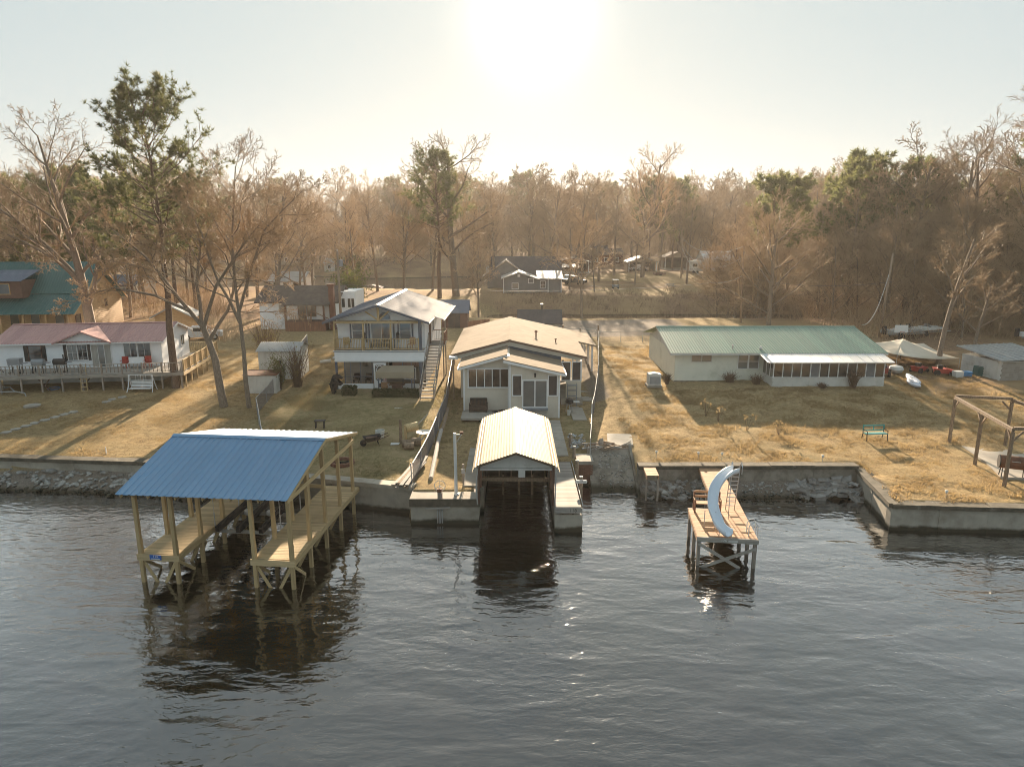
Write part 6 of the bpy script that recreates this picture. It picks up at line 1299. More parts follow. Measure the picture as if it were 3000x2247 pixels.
for i, (x, y, hh) in enumerate(fw_tops):
    t = thing('dried_flower', 'tall dried seed-head stalk standing in the unmown lawn', 'plant', (x, y, hz(x, y)), 0, 'dried stalks in the lawn'); tb = Tubes(); g = random.Random(i); C = []
    for k in range(7): e = np.array([g.gauss(0, .22), g.gauss(0, .2), hh * g.uniform(.75, 1.05)]); tb.add([np.array([0, 0, -.05]), e * .5 + np.array([0, 0, .05]), e], [.012, .009, .006], 3); C.append(e)
    link('stalk', np_mesh('stalk', *tb.arrays(), 'dry_twig'), t)['kind'] = 'stuff'; C = np.array(C); V, Fq = tufts(C, C * 0 + np.array([0, 0, .3]), 14, .11, .05, np.random.default_rng(i)); link('seed_head', np_mesh('seed_head', V, Fq, 'dry_grass', False), t)
bc = thing('garden_bench', 'teal park bench with cast legs on the tan lawn', 'bench', (23.2, 41.9, hz(23.2, 41.9)), 4)
for i in range(3): part('seat_slat', MB().box(-.72, .72, -.28 + i * .16, -.15 + i * .16, .43, .46), 'teal_paint', bc)
part('backrest', MB().box(-.72, .72, .20, .23, .86, .95).box(-.72, .72, .20, .23, .55, .62).box(-.72, -.65, .20, .23, .62, .86).box(.65, .72, .20, .23, .62, .86).box(-.03, .03, .20, .23, .62, .86), 'teal_paint', bc)
for x in (-.68, .68): part('leg', MB().tube([(x, -.3, 0), (x, -.24, .42), (x, .2, .42), (x, .26, .96)], .028, 6).tube([(x, .18, .42), (x, .3, 0)], .028, 6), 'black_plastic', bc); part('arm', MB().tube([(x, -.26, .42), (x, -.26, .64), (x, .22, .66)], .025, 6), 'black_plastic', bc)
# pergola frame
pg = thing('pergola_frame', 'open weathered timber pergola frame over a concrete slab', 'pergola', (26.2, 34.3, 1.5)); PP = {'a': (0, 0), 'b': (.75, 3.5), 'c': (1.55, 7.2), 'd': (4.6, 6.5), 'e': (4.4, -.3)}
for k_, (x, y) in PP.items(): part('post', MB().box(x - .07, x + .07, y - .07, y + .07, -.2, 3.0), 'old_wood', pg)
for a, b in (('a', 'c'), ('c', 'd'), ('a', 'e'), ('e', 'd')):
    (x0, y0), (x1, y1) = PP[a], PP[b]; z_ = 3.1 if a + b in ('ac', 'ed') else 3.19
    part('beam', MB().bar((x0, y0, z_), (x1, y1, z_), .14, .17), 'old_wood', pg)
for (x, y), dx, dy in ((PP['a'], .1, .55), (PP['b'], .12, .55), (PP['b'], -.12, -.55), (PP['c'], -.1, -.55), (PP['d'], -.55, .1), (PP['a'], .55, 0)): part('knee_brace', MB().bar((x, y, 2.45), (x + dx, y + dy, 3.02), .06, .1), 'old_wood', pg)
sb_ = thing('concrete_slab', 'cracked pale concrete slab under the pergola', 'slab', (26.9, 35.4, 1.55))
for i, poly in enumerate(([(0, 0), (3.0, -.4), (3.6, 2.2), (.7, 2.4)], [(.72, 2.42), (3.62, 2.22), (4.3, 5.5), (1.3, 5.6)], [(3.05, -.4), (7.5, -.6), (8, 5.4), (4.35, 5.48), (3.64, 2.2)])): part('slab_piece', MB().prism(poly, -.2, .06 + i * .008, 'z'), 'pale_concrete', sb_)
sm = thing('barrel_smoker', 'rusty black barrel smoker on legs under the pergola', 'smoker', (27.3, 35.3, 1.62), -25); part('barrel', MB().tube([(-.65, 0, .85), (.65, 0, .85)], .36, 18), 'rust', sm); part('end_cap', MB().tube([(.655, 0, .85), (.70, 0, .85)], .37, 18).tube([(-.70, 0, .85), (-.655, 0, .85)], .37, 18), 'black_plastic', sm); part('chimney', MB().tube([(.5, 0, 1.2), (.5, 0, 1.6)], .07, 8), 'black_plastic', sm); part('lid_handle', MB().tube([(-.2, -.38, 1.0), (.2, -.38, 1.0)], .02, 5), 'galv_metal', sm)
for x in (-.5, .5):
    for y in (-.3, .3): part('leg', MB().tube([(x, y * .6, .6), (x * 1.1, y, 0)], .025, 5), 'black_plastic', sm)
for x, y in ((27.9, 41.2), (29.6, 40.4)): pass
for i, (x, y) in enumerate(((11.05, 38.6), (12.42, 38.5), (18.2, 38.1), (22.1, 32.7), (8.6, 38.8))):
    t = thing('path_light', 'small solar path light at the seawall edge', 'light', (x, y, hz(x, y)), 0, 'solar lights along the seawall'); part('stake', MB().tube([(0, 0, -.1), (0, 0, .34)], .012, 5), 'galv_metal', t); part('lamp_head', MB().lathe([(.03, .3), (.06, .33), (.06, .42), (.09, .43), (.02, .48)], 10), 'dirty_white', t)
dp = thing('driftwood_pile', 'heap of dark driftwood and scrap at the top of the boat ramp', 'driftwood', (5.9, 40.3, 1.58)); g = random.Random(12)
for i in range(26): a = g.gauss(0, .5); x, y = g.uniform(-1.2, 1.3), g.uniform(-.3, .7); L = g.uniform(.3, .9); part('branch', MB().tube([(x - L * math.cos(a), y - L * math.sin(a), .05 + g.uniform(0, .15)), (x, y, .1 + g.uniform(0, .22)), (x + L * math.cos(a + .3), y + L * math.sin(a + .3), .05 + g.uniform(0, .15))], g.uniform(.02, .06), 5), 'old_wood' if i % 3 else 'grey_wood', dp)
single('old_slab', MB().prism([(0, 0), (1.6, .1), (1.9, 2.4), (.3, 2.6)], -.1, .06, 'z'), 'pale_concrete', 'sunken pale concrete slab above the boat ramp', 'slab', (6.0, 40.9, 1.62))
single('tree_stump', MB().tube([(0, 0, 0), (.02, 0, .45), (0, .02, .5)], [.2, .15, .14], 9), 'grey_wood', 'weathered stump post standing in the driftwood', 'stump', (5.55, 40.9, 1.6))

# ---------------------------------------------------------------- right side yard
cp = thing('canopy_tent', 'sagging pale fabric canopy tent beside the green-roofed house', 'canopy', (34.2, 60.0, 2.65), 0)
pk_, crn = (2.8, 4.0, 2.2), [(0, 6.5, 1.55), (.4, .4, 1.3), (6.2, .6, .95), (6.4, 6.6, 1.35)]
mb = MB(); n_ = 8
for i in range(4):
    a, b, c = Vector(crn[i]), Vector(crn[(i + 1) % 4]), Vector(pk_); base = len(mb.v)
    for u in range(n_ + 1):
        for v in range(n_ + 1):
            q = a.lerp(b, v / n_).lerp(c, u / n_); q.z -= .35 * math.sin(math.pi * u / n_) * .6 + .2 * math.sin(math.pi * v / n_) * (1 - u / n_); mb.v.append(tuple(q))
    for u in range(n_):
        for v in range(n_): k = base + u * (n_ + 1) + v; mb.f.append((k, k + 1, k + n_ + 2, k + n_ + 1))
o = part('canopy_cloth', mb, 'canopy_cloth', cp, smooth=True); so = o.modifiers.new('thick', 'SOLIDIFY'); so.thickness = .02
for x, y, z in crn: part('leg', MB().tube([(x, y, -.15), (x, y, z)], .025, 6), 'galv_metal', cp)
part('centre_pole', MB().tube([(2.8, 4, -.1), (2.8, 4, 2.2)], .03, 6), 'black_plastic', cp)
def kayak(label, p, rz, L=3.6, tilt=.25):
    t = thing('kayak', label, 'kayak', p, rz); st = 15; mb = MB(); n = 10
    for i in range(st):
        u = -1 + 2 * i / (st - 1); w = .36 * (1 - abs(u) ** 2.4) + .015; d = .17 * (1 - abs(u) ** 4) + .02; z0 = .12 * abs(u) ** 2.5
        for j in range(n): a = 2 * math.pi * j / n; mb.v.append((u * L / 2, w * math.cos(a), z0 + .2 + d * math.sin(a)))
    for i in range(st - 1):
        for j in range(n): mb.f.append((i * n + j, i * n + (j + 1) % n, (i + 1) * n + (j + 1) % n, (i + 1) * n + j))
    mb.f.append(tuple(range(n - 1, -1, -1))); mb.f.append(tuple((st - 1) * n + j for j in range(n)))
    part('hull', mb, 'kayak_plastic', t, smooth=True); part('cockpit_rim', MB().tube([(.45 * math.cos(a), .2 * math.sin(a), .385) for a in np.linspace(0, 6.283, 17)], .02, 5, False), 'grey_metal', t); return t
kayak('pale blue kayak lying nearest the lake in the side yard', (32.6, 54.1, 2.5), 76, 3.2); kayak('pale blue kayak lying beside the canopy tent', (33.3, 55.4, 2.55), 74, 4.2)
at_ = thing('utility_vehicle', 'small dark red quad bike parked by the porch end', 'quad bike', (32.0, 57.6, 2.6), 60)
part('body', MB().prism([(-.8, .35), (.8, .35), (.85, .65), (.3, .85), (-.2, .75), (-.8, .8)], -.35, .35), 'car_red', at_); part('seat', MB().box(-.5, .2, -.2, .2, .8, .95), 'black_plastic', at_); part('handlebar', MB().tube([(.35, -.4, 1.1), (.45, 0, 1.05), (.35, .4, 1.1)], .03, 6).tube([(.45, 0, .8), (.42, 0, 1.08)], .03, 6), 'black_plastic', at_)
for x in (-.6, .6):
    for y in (-.45, .45): part('wheel', MB().tube([(x, y - .12, .28), (x, y + .12, .28)], .28, 14), 'rubber', at_)
single('beached_float', MB().lathe([(.1, 0), (.5, .15), (.62, .4), (.5, .65), (.1, .75)], 16), 'dirty_white', 'round pale float resting against the quad bike', 'float', (33.6, 58.6, 2.6))
def mower(label, p, rz):
    t = thing('lawn_mower', label, 'mower', p, rz, None); part('deck', MB().prism([(-.7, .2), (.7, .2), (.75, .5), (.2, .62), (-.3, .5), (-.75, .55)], -.35, .35), 'red_plastic', t); part('seat', MB().box(-.45, -.1, -.2, .2, .56, .9), 'black_plastic', t); part('wheel_guard', MB().box(-.8, -.4, -.42, .42, .55, .62), 'red_plastic', t); part('steering_wheel', MB().tube([(.2, 0, .6), (.05, 0, .9)], .03, 6), 'black_plastic', t)
    for x, r_ in ((-.5, .25), (.55, .18)):
        for y in (-.4, .4): part('wheel', MB().tube([(x, y - .08, r_), (x, y + .08, r_)], r_, 12), 'rubber', t)
mower('red riding mower standing under the canopy tent edge', (35.9, 59.0, 2.6), 30); mower('red riding mower parked beside the pale bin', (37.3, 57.9, 2.6), -20)
single('storage_bin', MB().prism([(-.3, 0), (.3, 0), (.34, .6), (-.34, .6)], -.3, .3), 'dirty_white', 'pale plastic bin between mower and blue crate', 'bin', (38.0, 57.0, 2.55)); single('blue_crate', MB().prism([(-.4, 0), (.4, 0), (.45, .45), (-.45, .45)], -.3, .3), 'blue_plastic', 'bright blue plastic crate on the leaf-strewn ground', 'crate', (38.9, 57.4, 2.58)); single('green_tub', MB().prism([(-.45, 0), (.45, 0), (.38, .9), (-.38, .9)], -.35, .35), 'teal_metal', 'dark green upended tub near the block shed', 'tub', (40.3, 57.6, 2.55))
for i, (x, y, hh, lb) in enumerate(((39.0, 61.4, 7.5, 'thick leaning bare trunk behind the red mowers'), (41.6, 60.9, 5.0, 'broken pale trunk leaning toward the block shed'))):
    tree('bare_tree', lb, bare_mesh(90 + i, hh * 1.6, .25 - .06 * i, rmin=.014, t0=(.45, .25, .2, .15), lean=(.03 - .05 * i, 0, 0), n=(9, 6, 5, 4)), (x, y, 2.6), i)
bs2 = thing('block_shed', 'low concrete block shed with a patched metal roof at the yard edge', 'shed', (40.6, 55.6, 2.2), 8)
part('wall', MB().box(0, 5, 0, 4.2, -.2, 2.0), 'dirty_white', bs2); part('roof', MB().slab((-.4, -.3, 2.15), (5.2, -.3, 2.25), (5.2, 4.6, 2.75), (-.4, 4.6, 2.65), .06), 'galv_metal', bs2)
for i in range(9): part('roof_rib', MB().bar((-.3 + i * .65, -.3, 2.19 + i * .012), (-.3 + i * .65, 4.6, 2.69 + i * .012), .04, .03), 'galv_metal', bs2)
bm2 = MB().box(0, .385, -.03, 0, 0, .185).mesh('block', 'block')
for r_ in range(10):
    for i in range(12): link('block', bm2, bs2, (.02 + i * .4 + (.1 if r_ % 2 else 0), -.003, .0 + r_ * .195))
for i in range(8): part('slat', MB().box(-.06, -.02, .3, 4.1, .25 + i * .22, .38 + i * .22), 'dirty_white', bs2)
bk2 = thing('basketball_hoop', 'portable basketball hoop with a white backboard behind the canopy', 'hoop', (41.2, 72, 2.6)); part('pole', MB().tube([(0, 0, 0), (0, 0, 2.6)], .06, 7), 'black_plastic', bk2); part('backboard', MB().box(-.7, .7, -.25, -.2, 1.7, 2.5), 'sign_white', bk2); part('rim', MB().tube([(.22 * math.cos(a), -.5 + .22 * math.sin(a), 1.8) for a in np.linspace(0, 6.283, 15)], .015, 5, False), 'orange_paint', bk2); part('base', MB().box(-.5, .5, -.2, .6, 0, .15), 'black_plastic', bk2)
# ---------------------------------------------------------------- houses and sheds behind
def box_house(name, label, loc, rz, W, D, H, ridge, wm, rm, over=.4, axis='x', cat='house', lapp=.2, base=-.3):
    """simple gabled building; ridge along local x or y"""
    h = thing(name, label, cat, loc, rz); part('wall', MB().box(0, W, 0, D, base, H), wm, h)
    siding(h, rect(0, W, 0, H), (0, 0, 0), 0, wm, lapp)
    if axis == 'x':
        part('gable_wall', MB().prism([(0, H), (D, H), (D / 2, H + ridge * .93)], 0, .12, 'x'), wm, h); part('gable_wall', MB().prism([(0, H), (D, H), (D / 2, H + ridge * .93)], W - .12, W, 'x'), wm, h)
        for s in (0, 1):
            y0, y1 = (-over, D / 2) if not s else (D + over, D / 2); z0 = H - ridge * over / (D / 2)
            part('roof_slope', MB().slab((-over, y0, z0 + .06), (W + over, y0, z0 + .06), (W + over, y1, H + ridge + .06), (-over, y1, H + ridge + .06), .12), rm, h)
    else:
        part('gable_wall', MB().prism([(0, H), (W, H), (W / 2, H + ridge * .93)], 0, .12), wm, h); part('gable_wall', MB().prism([(0, H), (W, H), (W / 2, H + ridge * .93)], D - .12, D), wm, h)
        for s in (0, 1):
            x0, x1 = (-over, W / 2) if not s else (W + over, W / 2); z0 = H - ridge * over / (W / 2)
            part('roof_slope', MB().slab((x0, -over, z0 + .06), (x1, -over, H + ridge + .06), (x1, D + over, H + ridge + .06), (x0, D + over, z0 + .06), .12), rm, h)
    return h
# white house with brown shingle roof and a red-brown deck
h = box_house('back_house', 'white house with a brown shingle roof and dark red-brown front deck', (-31.8, 86, 2.65), 0, 9.6, 7.5, 3.6, 1.6, 'white_siding', 'brown_shingle', .5)
window(h, 2.95, -.03, 2.1, .95, 1.3, 0, 'white_paint', 'glass_blind', .06); window(h, 5.35, -.03, 1.3, .9, 2.1, 0, 'brown_paint', 'glass_brown', .07, name='front_door'); window(h, 6.55, -.03, 1.7, 1.0, 1.5, 0, 'brown_paint', 'glass_brown', .07, 1)
for x in (3.75, 8.5): part('porch_post', MB().box(x - .1, x + .1, -1.7, -1.5, -.2, 3.3), 'brown_paint', h)
part('porch_roof', MB().slab((3.4, -2.0, 3.3), (9.2, -2.0, 3.3), (9.2, .2, 3.85), (3.4, .2, 3.85), .12), 'brown_shingle', h)
part('deck_skirt', MB().box(3.7, 8.7, -1.9, -.05, -.2, 1.25), 'brown_paint', h)
for i in range(17): part('skirt_board', MB().box(3.72 + i * .295, 3.97 + i * .295, -1.93, -1.905, -.15, 1.2), 'red_wood_z', h)
rail(h, (3.75, -1.85, 1.25), (7.0, -1.85, 1.25), .9, 'brown_paint', 'red_wood_z', 14, True)
for i in range(7): part('stair_tread', MB().box(8.75 + i * .28, 9.05 + i * .28, -1.9, -.9, 1.15 - i * .19, 1.2 - i * .19), 'brown_paint', h)
part('stair_rail', MB().bar((7.0, -1.9, 2.6), (10.6, -1.9, .9), .08, .1), 'brown_paint', h); part('chimney', MB().box(9.0, 9.6, -.9, -.1, 0, 5.5).box(8.9, 9.7, -1.0, 0, 5.5, 5.75), 'brick', h)
part('side_wing', MB().box(9.6, 11.6, 2.0, 7.5, -.2, 4.6), 'white_siding', h)
for x in (10.1, 10.9, 11.3): window(h, x, 1.97, 2.6, .4, 1.1, 0, 'white_paint', 'glass', .05)
# log cabin with teal roof
h = thing('log_cabin', 'log-sided cabin with a steep teal metal roof and dormer', 'house', (-66, 77, 3.0), 6)
LW, LD = 15.2, 13.0
gb = [(0, 0), (LD, 0), (LD, 3.4), (LD / 2 + .3, 8.0), (3.4, 4.4), (0, 2.4)]
part('wall', MB().box(.2, LW - .2, 2.6, LD, -.4, 3.0), 'log_siding', h); part('gable_wall', MB().prism(gb, LW - .25, LW, 'x'), 'log_siding', h); part('log_courses', MB().lap([(2.6, 0), (LD, 0), (LD, 3.3), (LD / 2 + .3, 7.9), (3.4, 4.3), (2.6, 3.9)], .24, .05), 'log_siding', h, (LW, 0, 0), (0, 0, R(90)))
metal_roof(h, (-.3, 3.1, 4.55), (1, 0, 0), (0, LD / 2 + .3 - 3.1, 3.6), LW + .9, 'teal_metal', .9, .3, .03); metal_roof(h, (-.3, -.4, 2.5), (1, 0, 0), (0, 3.6, 2.0), LW + .9, 'teal_metal', .9, .3, .03); metal_roof(h, (LW + .6, LD + .5, 3.3), (-1, 0, 0), (0, -(LD / 2 + .2), 4.85), LW + .9, 'teal_metal', .9, .3, .03)
part('rake_board', MB().bar((LW + .62, -.4, 2.42), (LW + .62, 3.2, 4.45), .06, .2).bar((LW + .62, 3.2, 4.45), (LW + .62, LD / 2 + .3, 8.05), .06, .2).bar((LW + .62, LD / 2 + .3, 8.05), (LW + .62, LD + .5, 3.2), .06, .2), 'log_siding', h)
for i in range(7): part('porch_post', MB().box(i * 2.45 + .1, i * 2.45 + .28, -.1, .08, -.3, 2.55), 'log_siding', h)
part('porch_floor', MB().box(0, LW, -.2, 2.6, -.4, -.05), 'old_wood', h); part('dormer', MB().box(5.6, 9.4, 1.6, 5.0, 4.2, 6.2), 'brown_paint', h); metal_roof(h, (5.3, 1.2, 6.15), (1, 0, 0), (0, 4.2, 1.1), 4.4, 'slate_metal', .9, .3, .03, 'dormer_roof')
window(h, 7.5, 1.57, 4.7, 1.2, 1.1, 0, 'log_siding', 'glass', .08)
for x in (4.2, 7.6, 9.9, 12.6): window(h, x, 2.57, .9, .95, 1.3, 0, 'log_siding', 'glass_blind' if x > 9 else 'glass', .1)
window(h, LW + .05, 1.4, .1, 1.0, 2.1, 90, 'brown_paint', 'glass', .1, name='side_door'); window(h, LW + .05, 8.6, 2.6, .5, .8, 90, 'brown_paint', 'glass', .08); part('lamp', MB().lathe([(.05, 0), (.15, .1), (.05, .3)], 8, (LW + .1, LD / 2, 6.4)), 'dirty_white', h)
box_house('wood_shed', 'small brown wooden shed with a pale green metal roof on the back lawn', (-42.0, 80, 2.8), 10, 4.0, 3.4, 2.3, 1.1, 'log_siding', 'galv_metal', .5, 'y', 'shed')
h = box_house('tool_shed', 'brown wooden shed with a grey-green roof behind the two-storey house', (-9.0, 87, 2.65), 0, 3.3, 3.0, 2.15, 1.3, 'brown_paint', 'slate_metal', .25, 'x', 'shed'); window(h, 1.6, -.03, .05, 1.5, 1.9, 0, 'brown_paint', 'brown_screen', .08, 1, name='double_door')
h = box_house('pump_house', 'small shed with a dark charcoal shingle roof behind the tan roof', (1.0, 90, 2.55), 0, 5.4, 3.0, .55, 1.4, 'white_siding', 'charcoal_shingle', .3, 'x', 'shed'); part('vent_pipe', MB().lathe([(.1, 0), (.1, .7), (.2, .72), (.2, .9)], 10, (3.0, 1.5, 1.9)), 'black_plastic', h)
fz = thing('privacy_fence', 'reddish wooden board fence beside the brown shed', 'fence', (-5.2, 80.5, 2.65), 42)
for i in range(16): part('board', MB().box(i * .21, i * .21 + .19, 0, .03, 0, 1.75), 'red_wood_z', fz)
for z in (.4, 1.4): part('fence_rail', MB().box(0, 3.4, .031, .1, z, z + .1), 'red_wood', fz)
# grey house across the canal
h = thing('back_house', 'dark grey single-storey house with white-trimmed windows across the canal', 'house', (-1.6, 131, 3.35)); 
part('wall', MB().box(0, 6.0, 0, 9, -.3, 2.8).box(6.0, 11, .6, 9, -.3, 2.75), 'grey_siding', h); part('skirting', MB().box(-.02, 6.02, -.04, .3, -.5, .35), 'pale_concrete', h); part('gable_wall', MB().prism([(0, 2.8), (6, 2.8), (2.9, 3.75)], 0, .15), 'grey_siding', h)
gable_roof(h, -.5, 6.4, 2.9, -.6, 9.2, 2.75, 3.95, 2.75, .14, 'galv_metal'); part('roof_slope', MB().slab((6.4, .0, 2.7), (11.4, .0, 2.7), (11.4, 6, 3.9), (6.4, 6, 3.9), .12), 'galv_metal', h)
for x, y, z, w, hh in ((2.2, -.02, .8, 1.1, 1.0), (5.2, -.02, 1.9, .9, .75)): window(h, x, y, z, w, hh, 0, 'white_paint', 'glass_blind', .1)
window(h, 7.5, .58, .9, .85, 1.25, 0, 'white_paint', 'glass', .1, 1, 1); part('gable_vent', MB().box(2.65, 3.15, -.06, -.002, 3.0, 3.5), 'white_paint', h)
for x in (0, 8.5, 11.0): part('porch_post', MB().box(x - .07, x + .07, .3 if x else -.2, .44 if x else -.06, -.3, 2.72), 'white_paint', h)
hh_ = box_house('back_house', 'wider house with a big dark shingle roof behind the grey house', (-4, 143, 3.5), 0, 14, 10, 2.5, 3.6, 'grey_siding', 'charcoal_shingle', .5); part('cross_gable', MB().slab((-2.0, -3.0, 2.4), (2.8, -3.0, 5.6), (2.8, 5, 5.8), (-2, 5, 2.4), .15), 'charcoal_shingle', hh_); part('cross_gable', MB().slab((2.8, -3.0, 5.6), (7.6, -3.0, 2.4), (7.6, 5, 2.4), (2.8, 5, 5.8), .15), 'charcoal_shingle', hh_); part('gable_trim', MB().bar((2.8, -3.05, 5.52), (7.6, -3.05, 2.32), .1, .2), 'tan_paint', hh_); part('gable_trim', MB().bar((2.8, -3.05, 5.52), (-2.0, -3.05, 2.32), .1, .2), 'tan_paint', hh_); part('front_gable_wall', MB().prism([(-1.6, 2.35), (7.2, 2.35), (2.8, 5.3)], -2.8, -2.6).box(-1, 6.6, -2.7, 0, -.3, 2.35), 'grey_siding', hh_)
# white barn, camper, carports
h = thing('white_barn', 'long white metal barn across the field', 'barn', (49.4, 178, 4.6)); part('wall', MB().box(0, 13.4, 0, 8, -.4, 3.2), 'white_metal', h); part('gable_wall', MB().prism([(0, 3.2), (8, 3.2), (4, 5.2)], 0, .15, 'x'), 'white_metal', h); part('gable_wall', MB().prism([(0, 3.2), (8, 3.2), (4, 5.2)], 13.25, 13.4, 'x'), 'white_metal', h)
metal_roof(h, (-.2, -.2, 3.1), (1, 0, 0), (0, 4.2, 2.15), 13.8, 'white_metal', .95, .3, .04); metal_roof(h, (13.6, 8.2, 3.1), (-1, 0, 0), (0, -4.2, 2.15), 13.8, 'white_metal', .95, .3, .04)
for i in range(28): part('wall_rib', MB().box(.2 + i * .48, .26 + i * .48, -.04, -.001, -.3, 3.1), 'white_metal', h)
part('sign_plate', MB().box(7.0, 7.9, -.07, -.041, 1.9, 2.7), 'rust', h)
cm = thing('camper_trailer', 'white camper trailer parked beside the white barn', 'camper', (45.3, 171.5, 4.75), 8); part('body', MB().prism([(-1.7, .5), (1.7, .5), (1.8, 1.4), (1.6, 2.9), (-1.5, 3.0), (-1.75, 2.4)], -1.1, 1.1), 'dirty_white', cm); part('window', MB().box(-.9, .2, -1.13, -1.105, 1.6, 2.3), 'glass', cm); part('stripe', MB().box(-1.6, 1.6, -1.12, -1.102, .9, 1.1), 'grey_metal', cm); part('spare_wheel', MB().tube([(1.0, -1.25, 1.0), (1.0, -1.11, 1.0)], .4, 16), 'dirty_white', cm); part('roof_unit', MB().box(-.4, .5, -.4, .4, 2.95, 3.25), 'white_paint', cm)
for x in (-.7, .3): part('wheel', MB().tube([(x, -1.1, .35), (x, -.9, .35)], .35, 14), 'rubber', cm)
def car(name, label, loc, rz, paint, cat='car', truck=False):
    c = thing(name, label, cat, loc, rz); L = 4.6
    prof_ = [(-2.3, .35), (2.3, .35), (2.3, .85), (1.3, .98), (.7, 1.5), (-.9, 1.52), (-1.7, 1.0), (-2.3, .95)] if not truck else [(-2.6, .5), (2.4, .5), (2.4, 1.1), (1.2, 1.2), (.6, 1.85), (-.6, 1.85), (-.8, 1.2), (-2.6, 1.15)]
    part('body', MB().prism(prof_, -.85, .85), paint, c); part('side_glass', MB().prism([(-.8, 1.02), (.95, 1.02), (.6, 1.4), (-.75, 1.42)] if not truck else [(-.6, 1.25), (.95, 1.25), (.5, 1.75), (-.55, 1.75)], -.865, -.852), 'glass', c); part('windscreen', MB().slab((1.27, -.75, 1.02), (1.27, .75, 1.02), (.72, .7, 1.49), (.72, -.7, 1.49), .01) if not truck else MB().slab((1.18, -.75, 1.25), (1.18, .75, 1.25), (.62, .7, 1.84), (.62, -.7, 1.84), .01), 'glass', c)
    for x in (-1.45, 1.45):
        for y in (-.8, .8): w = part('wheel', MB().tube([(x, y - .1, .33), (x, y + .1, .33)], .33, 14), 'rubber', c); part('rim', MB().tube([(x, y - .115, .33), (x, y - .101, .33)], .2, 10), 'chrome', w)
    for y in (-.6, .6): part('headlight', MB().box(2.29, 2.32, y - .15, y + .15, .65, .8), 'chrome', c)
    return c
def carport(label, x, y, W, D, H, rise, rm, wm):
    z = hz(x, y); h = thing('carport_house', label, 'house', (x, y, z)); gable_roof(h, -.5, W + .5, W / 2, -.4, D, H, H + rise, H, .15, rm); part('gable_wall', MB().prism([(0, H - .05), (W, H - .05), (W / 2, H + rise - .2)], .1, .2), wm, h); part('rear_wall', MB().box(0, W, D - .5, D - .3, -.3, H), 'interior', h)
    for x_ in (0, W): part('carport_post', MB().box(x_ - .1, x_ + .1, .1, .3, -.3, H), 'white_paint', h)
    part('side_wall', MB().box(-.1, .05, 2, D, -.3, H).box(W - .05, W + .1, 2, D, -.3, H), wm, h); part('floor', MB().box(-.5, W + .5, -1.5, D, -.3, .03), 'pale_concrete', h); return h
carport('tan house with an open carport sheltering a pale car', 29.8, 176, 7, 7, 2.6, 1.4, 'galv_metal', 'tan_paint'); car('parked_car', 'pale car parked inside the open carport', (32.8, 178.5, hz(32.8, 178) + .12), 180, 'car_white')
carport('brown-roofed house with a dark carport opening beside the camper', 41.2, 186, 6.5, 7, 3.0, 1.5, 'brown_shingle', 'tan_paint')
carport('low house with a pale roof behind the parked cars', 11.5, 176, 8, 7, 2.7, 1.0, 'galv_metal', 'brown_paint')
car('parked_car', 'dark pickup truck beside the grey house', (13.2, 146, hz(13.2, 146)), 150, 'car_dark', 'truck', True); car('parked_car', 'pale car glinting behind the dark pickup truck', (12.6, 152.5, hz(12.6, 152)), 165, 'car_white')
car('parked_car', 'white car half hidden behind the spreading tree on the left lawn', (-35.8, 78, hz(-35.8, 78)), 20, 'car_white')
single('concrete_drive', MB().prism([(0, 0), (6, -1), (18, 5), (16, 9), (2, 6)], -.3, .06, 'z'), 'pale_concrete', 'pale concrete drive beside the grey house', 'driveway', (10.8, 143.5, hz(14, 146)))
tp = thing('tarp_shelter', 'low shelter with a pale blue-grey metal roof behind the parked cars', 'shelter', (11.6, 163, hz(13, 163))); part('roof', MB().slab((-.2, 0, 2.3), (4.4, 0, 2.3), (4.4, 4, 2.9), (-.2, 4, 2.9), .08), 'galv_metal', tp)
for x in (0, 4.2):
    for y in (.2, 3.8): part('post', MB().box(x - .06, x + .06, y - .06, y + .06, -.3, 2.25 + y * .13), 'grey_wood_z', tp)
ut = thing('utility_trailer', 'small rusty utility trailer on the field edge', 'trailer', (35.0, 164, hz(35, 164)), 12); part('bed', MB().box(-1.3, 1.3, -.7, .7, .5, .56), 'rust', ut); part('side_rail', MB().box(-1.3, 1.3, -.74, -.7, .56, .95).box(-1.3, 1.3, .7, .74, .56, .95).box(-1.34, -1.3, -.7, .7, .56, .95), 'brown_paint', ut)
for y in (-.8, .8): part('wheel', MB().tube([(0, y - .08, .32), (0, y + .08, .32)], .32, 12), 'rubber', ut)
gc = thing('golf_cart', 'small golf cart with a white roof on the field', 'golf cart', (20.9, 139, hz(20.9, 139)), 90); part('body', MB().prism([(-1.1, .3), (1.1, .3), (1.15, .7), (.5, .75), (.4, .45), (-.2, .45), (-.3, .85), (-1.1, .85)], -.55, .55), 'grey_metal', gc); part('roof', MB().box(-.9, .8, -.58, .58, 1.75, 1.82), 'white_paint', gc)
for x in (-.8, .7):
    for y in (-.5, .5): part('roof_post', MB().tube([(x, y, .7), (x, y, 1.76)], .025, 5), 'black_plastic', gc); part('wheel', MB().tube([(x, y - .08, .24), (x, y + .08, .24)], .24, 10), 'rubber', gc)
pt_ = thing('picnic_table', 'wooden picnic table standing alone on the brown field', 'table', (32.5, 141, hz(32.5, 141)), 10); part('table_top', MB().box(-.9, .9, -.4, .4, .72, .78), 'grey_wood', pt_)
for y in (-.75, .75): part('bench_seat', MB().box(-.9, .9, y - .14, y + .14, .42, .47), 'grey_wood', pt_)
for x in (-.65, .65): part('leg', MB().bar((x, -.7, 0), (x, .25, .72), .05, .09).bar((x, .7, 0), (x, -.25, .72), .05, .09).box(x - .04, x + .04, -.88, .88, .34, .42), 'grey_wood', pt_)
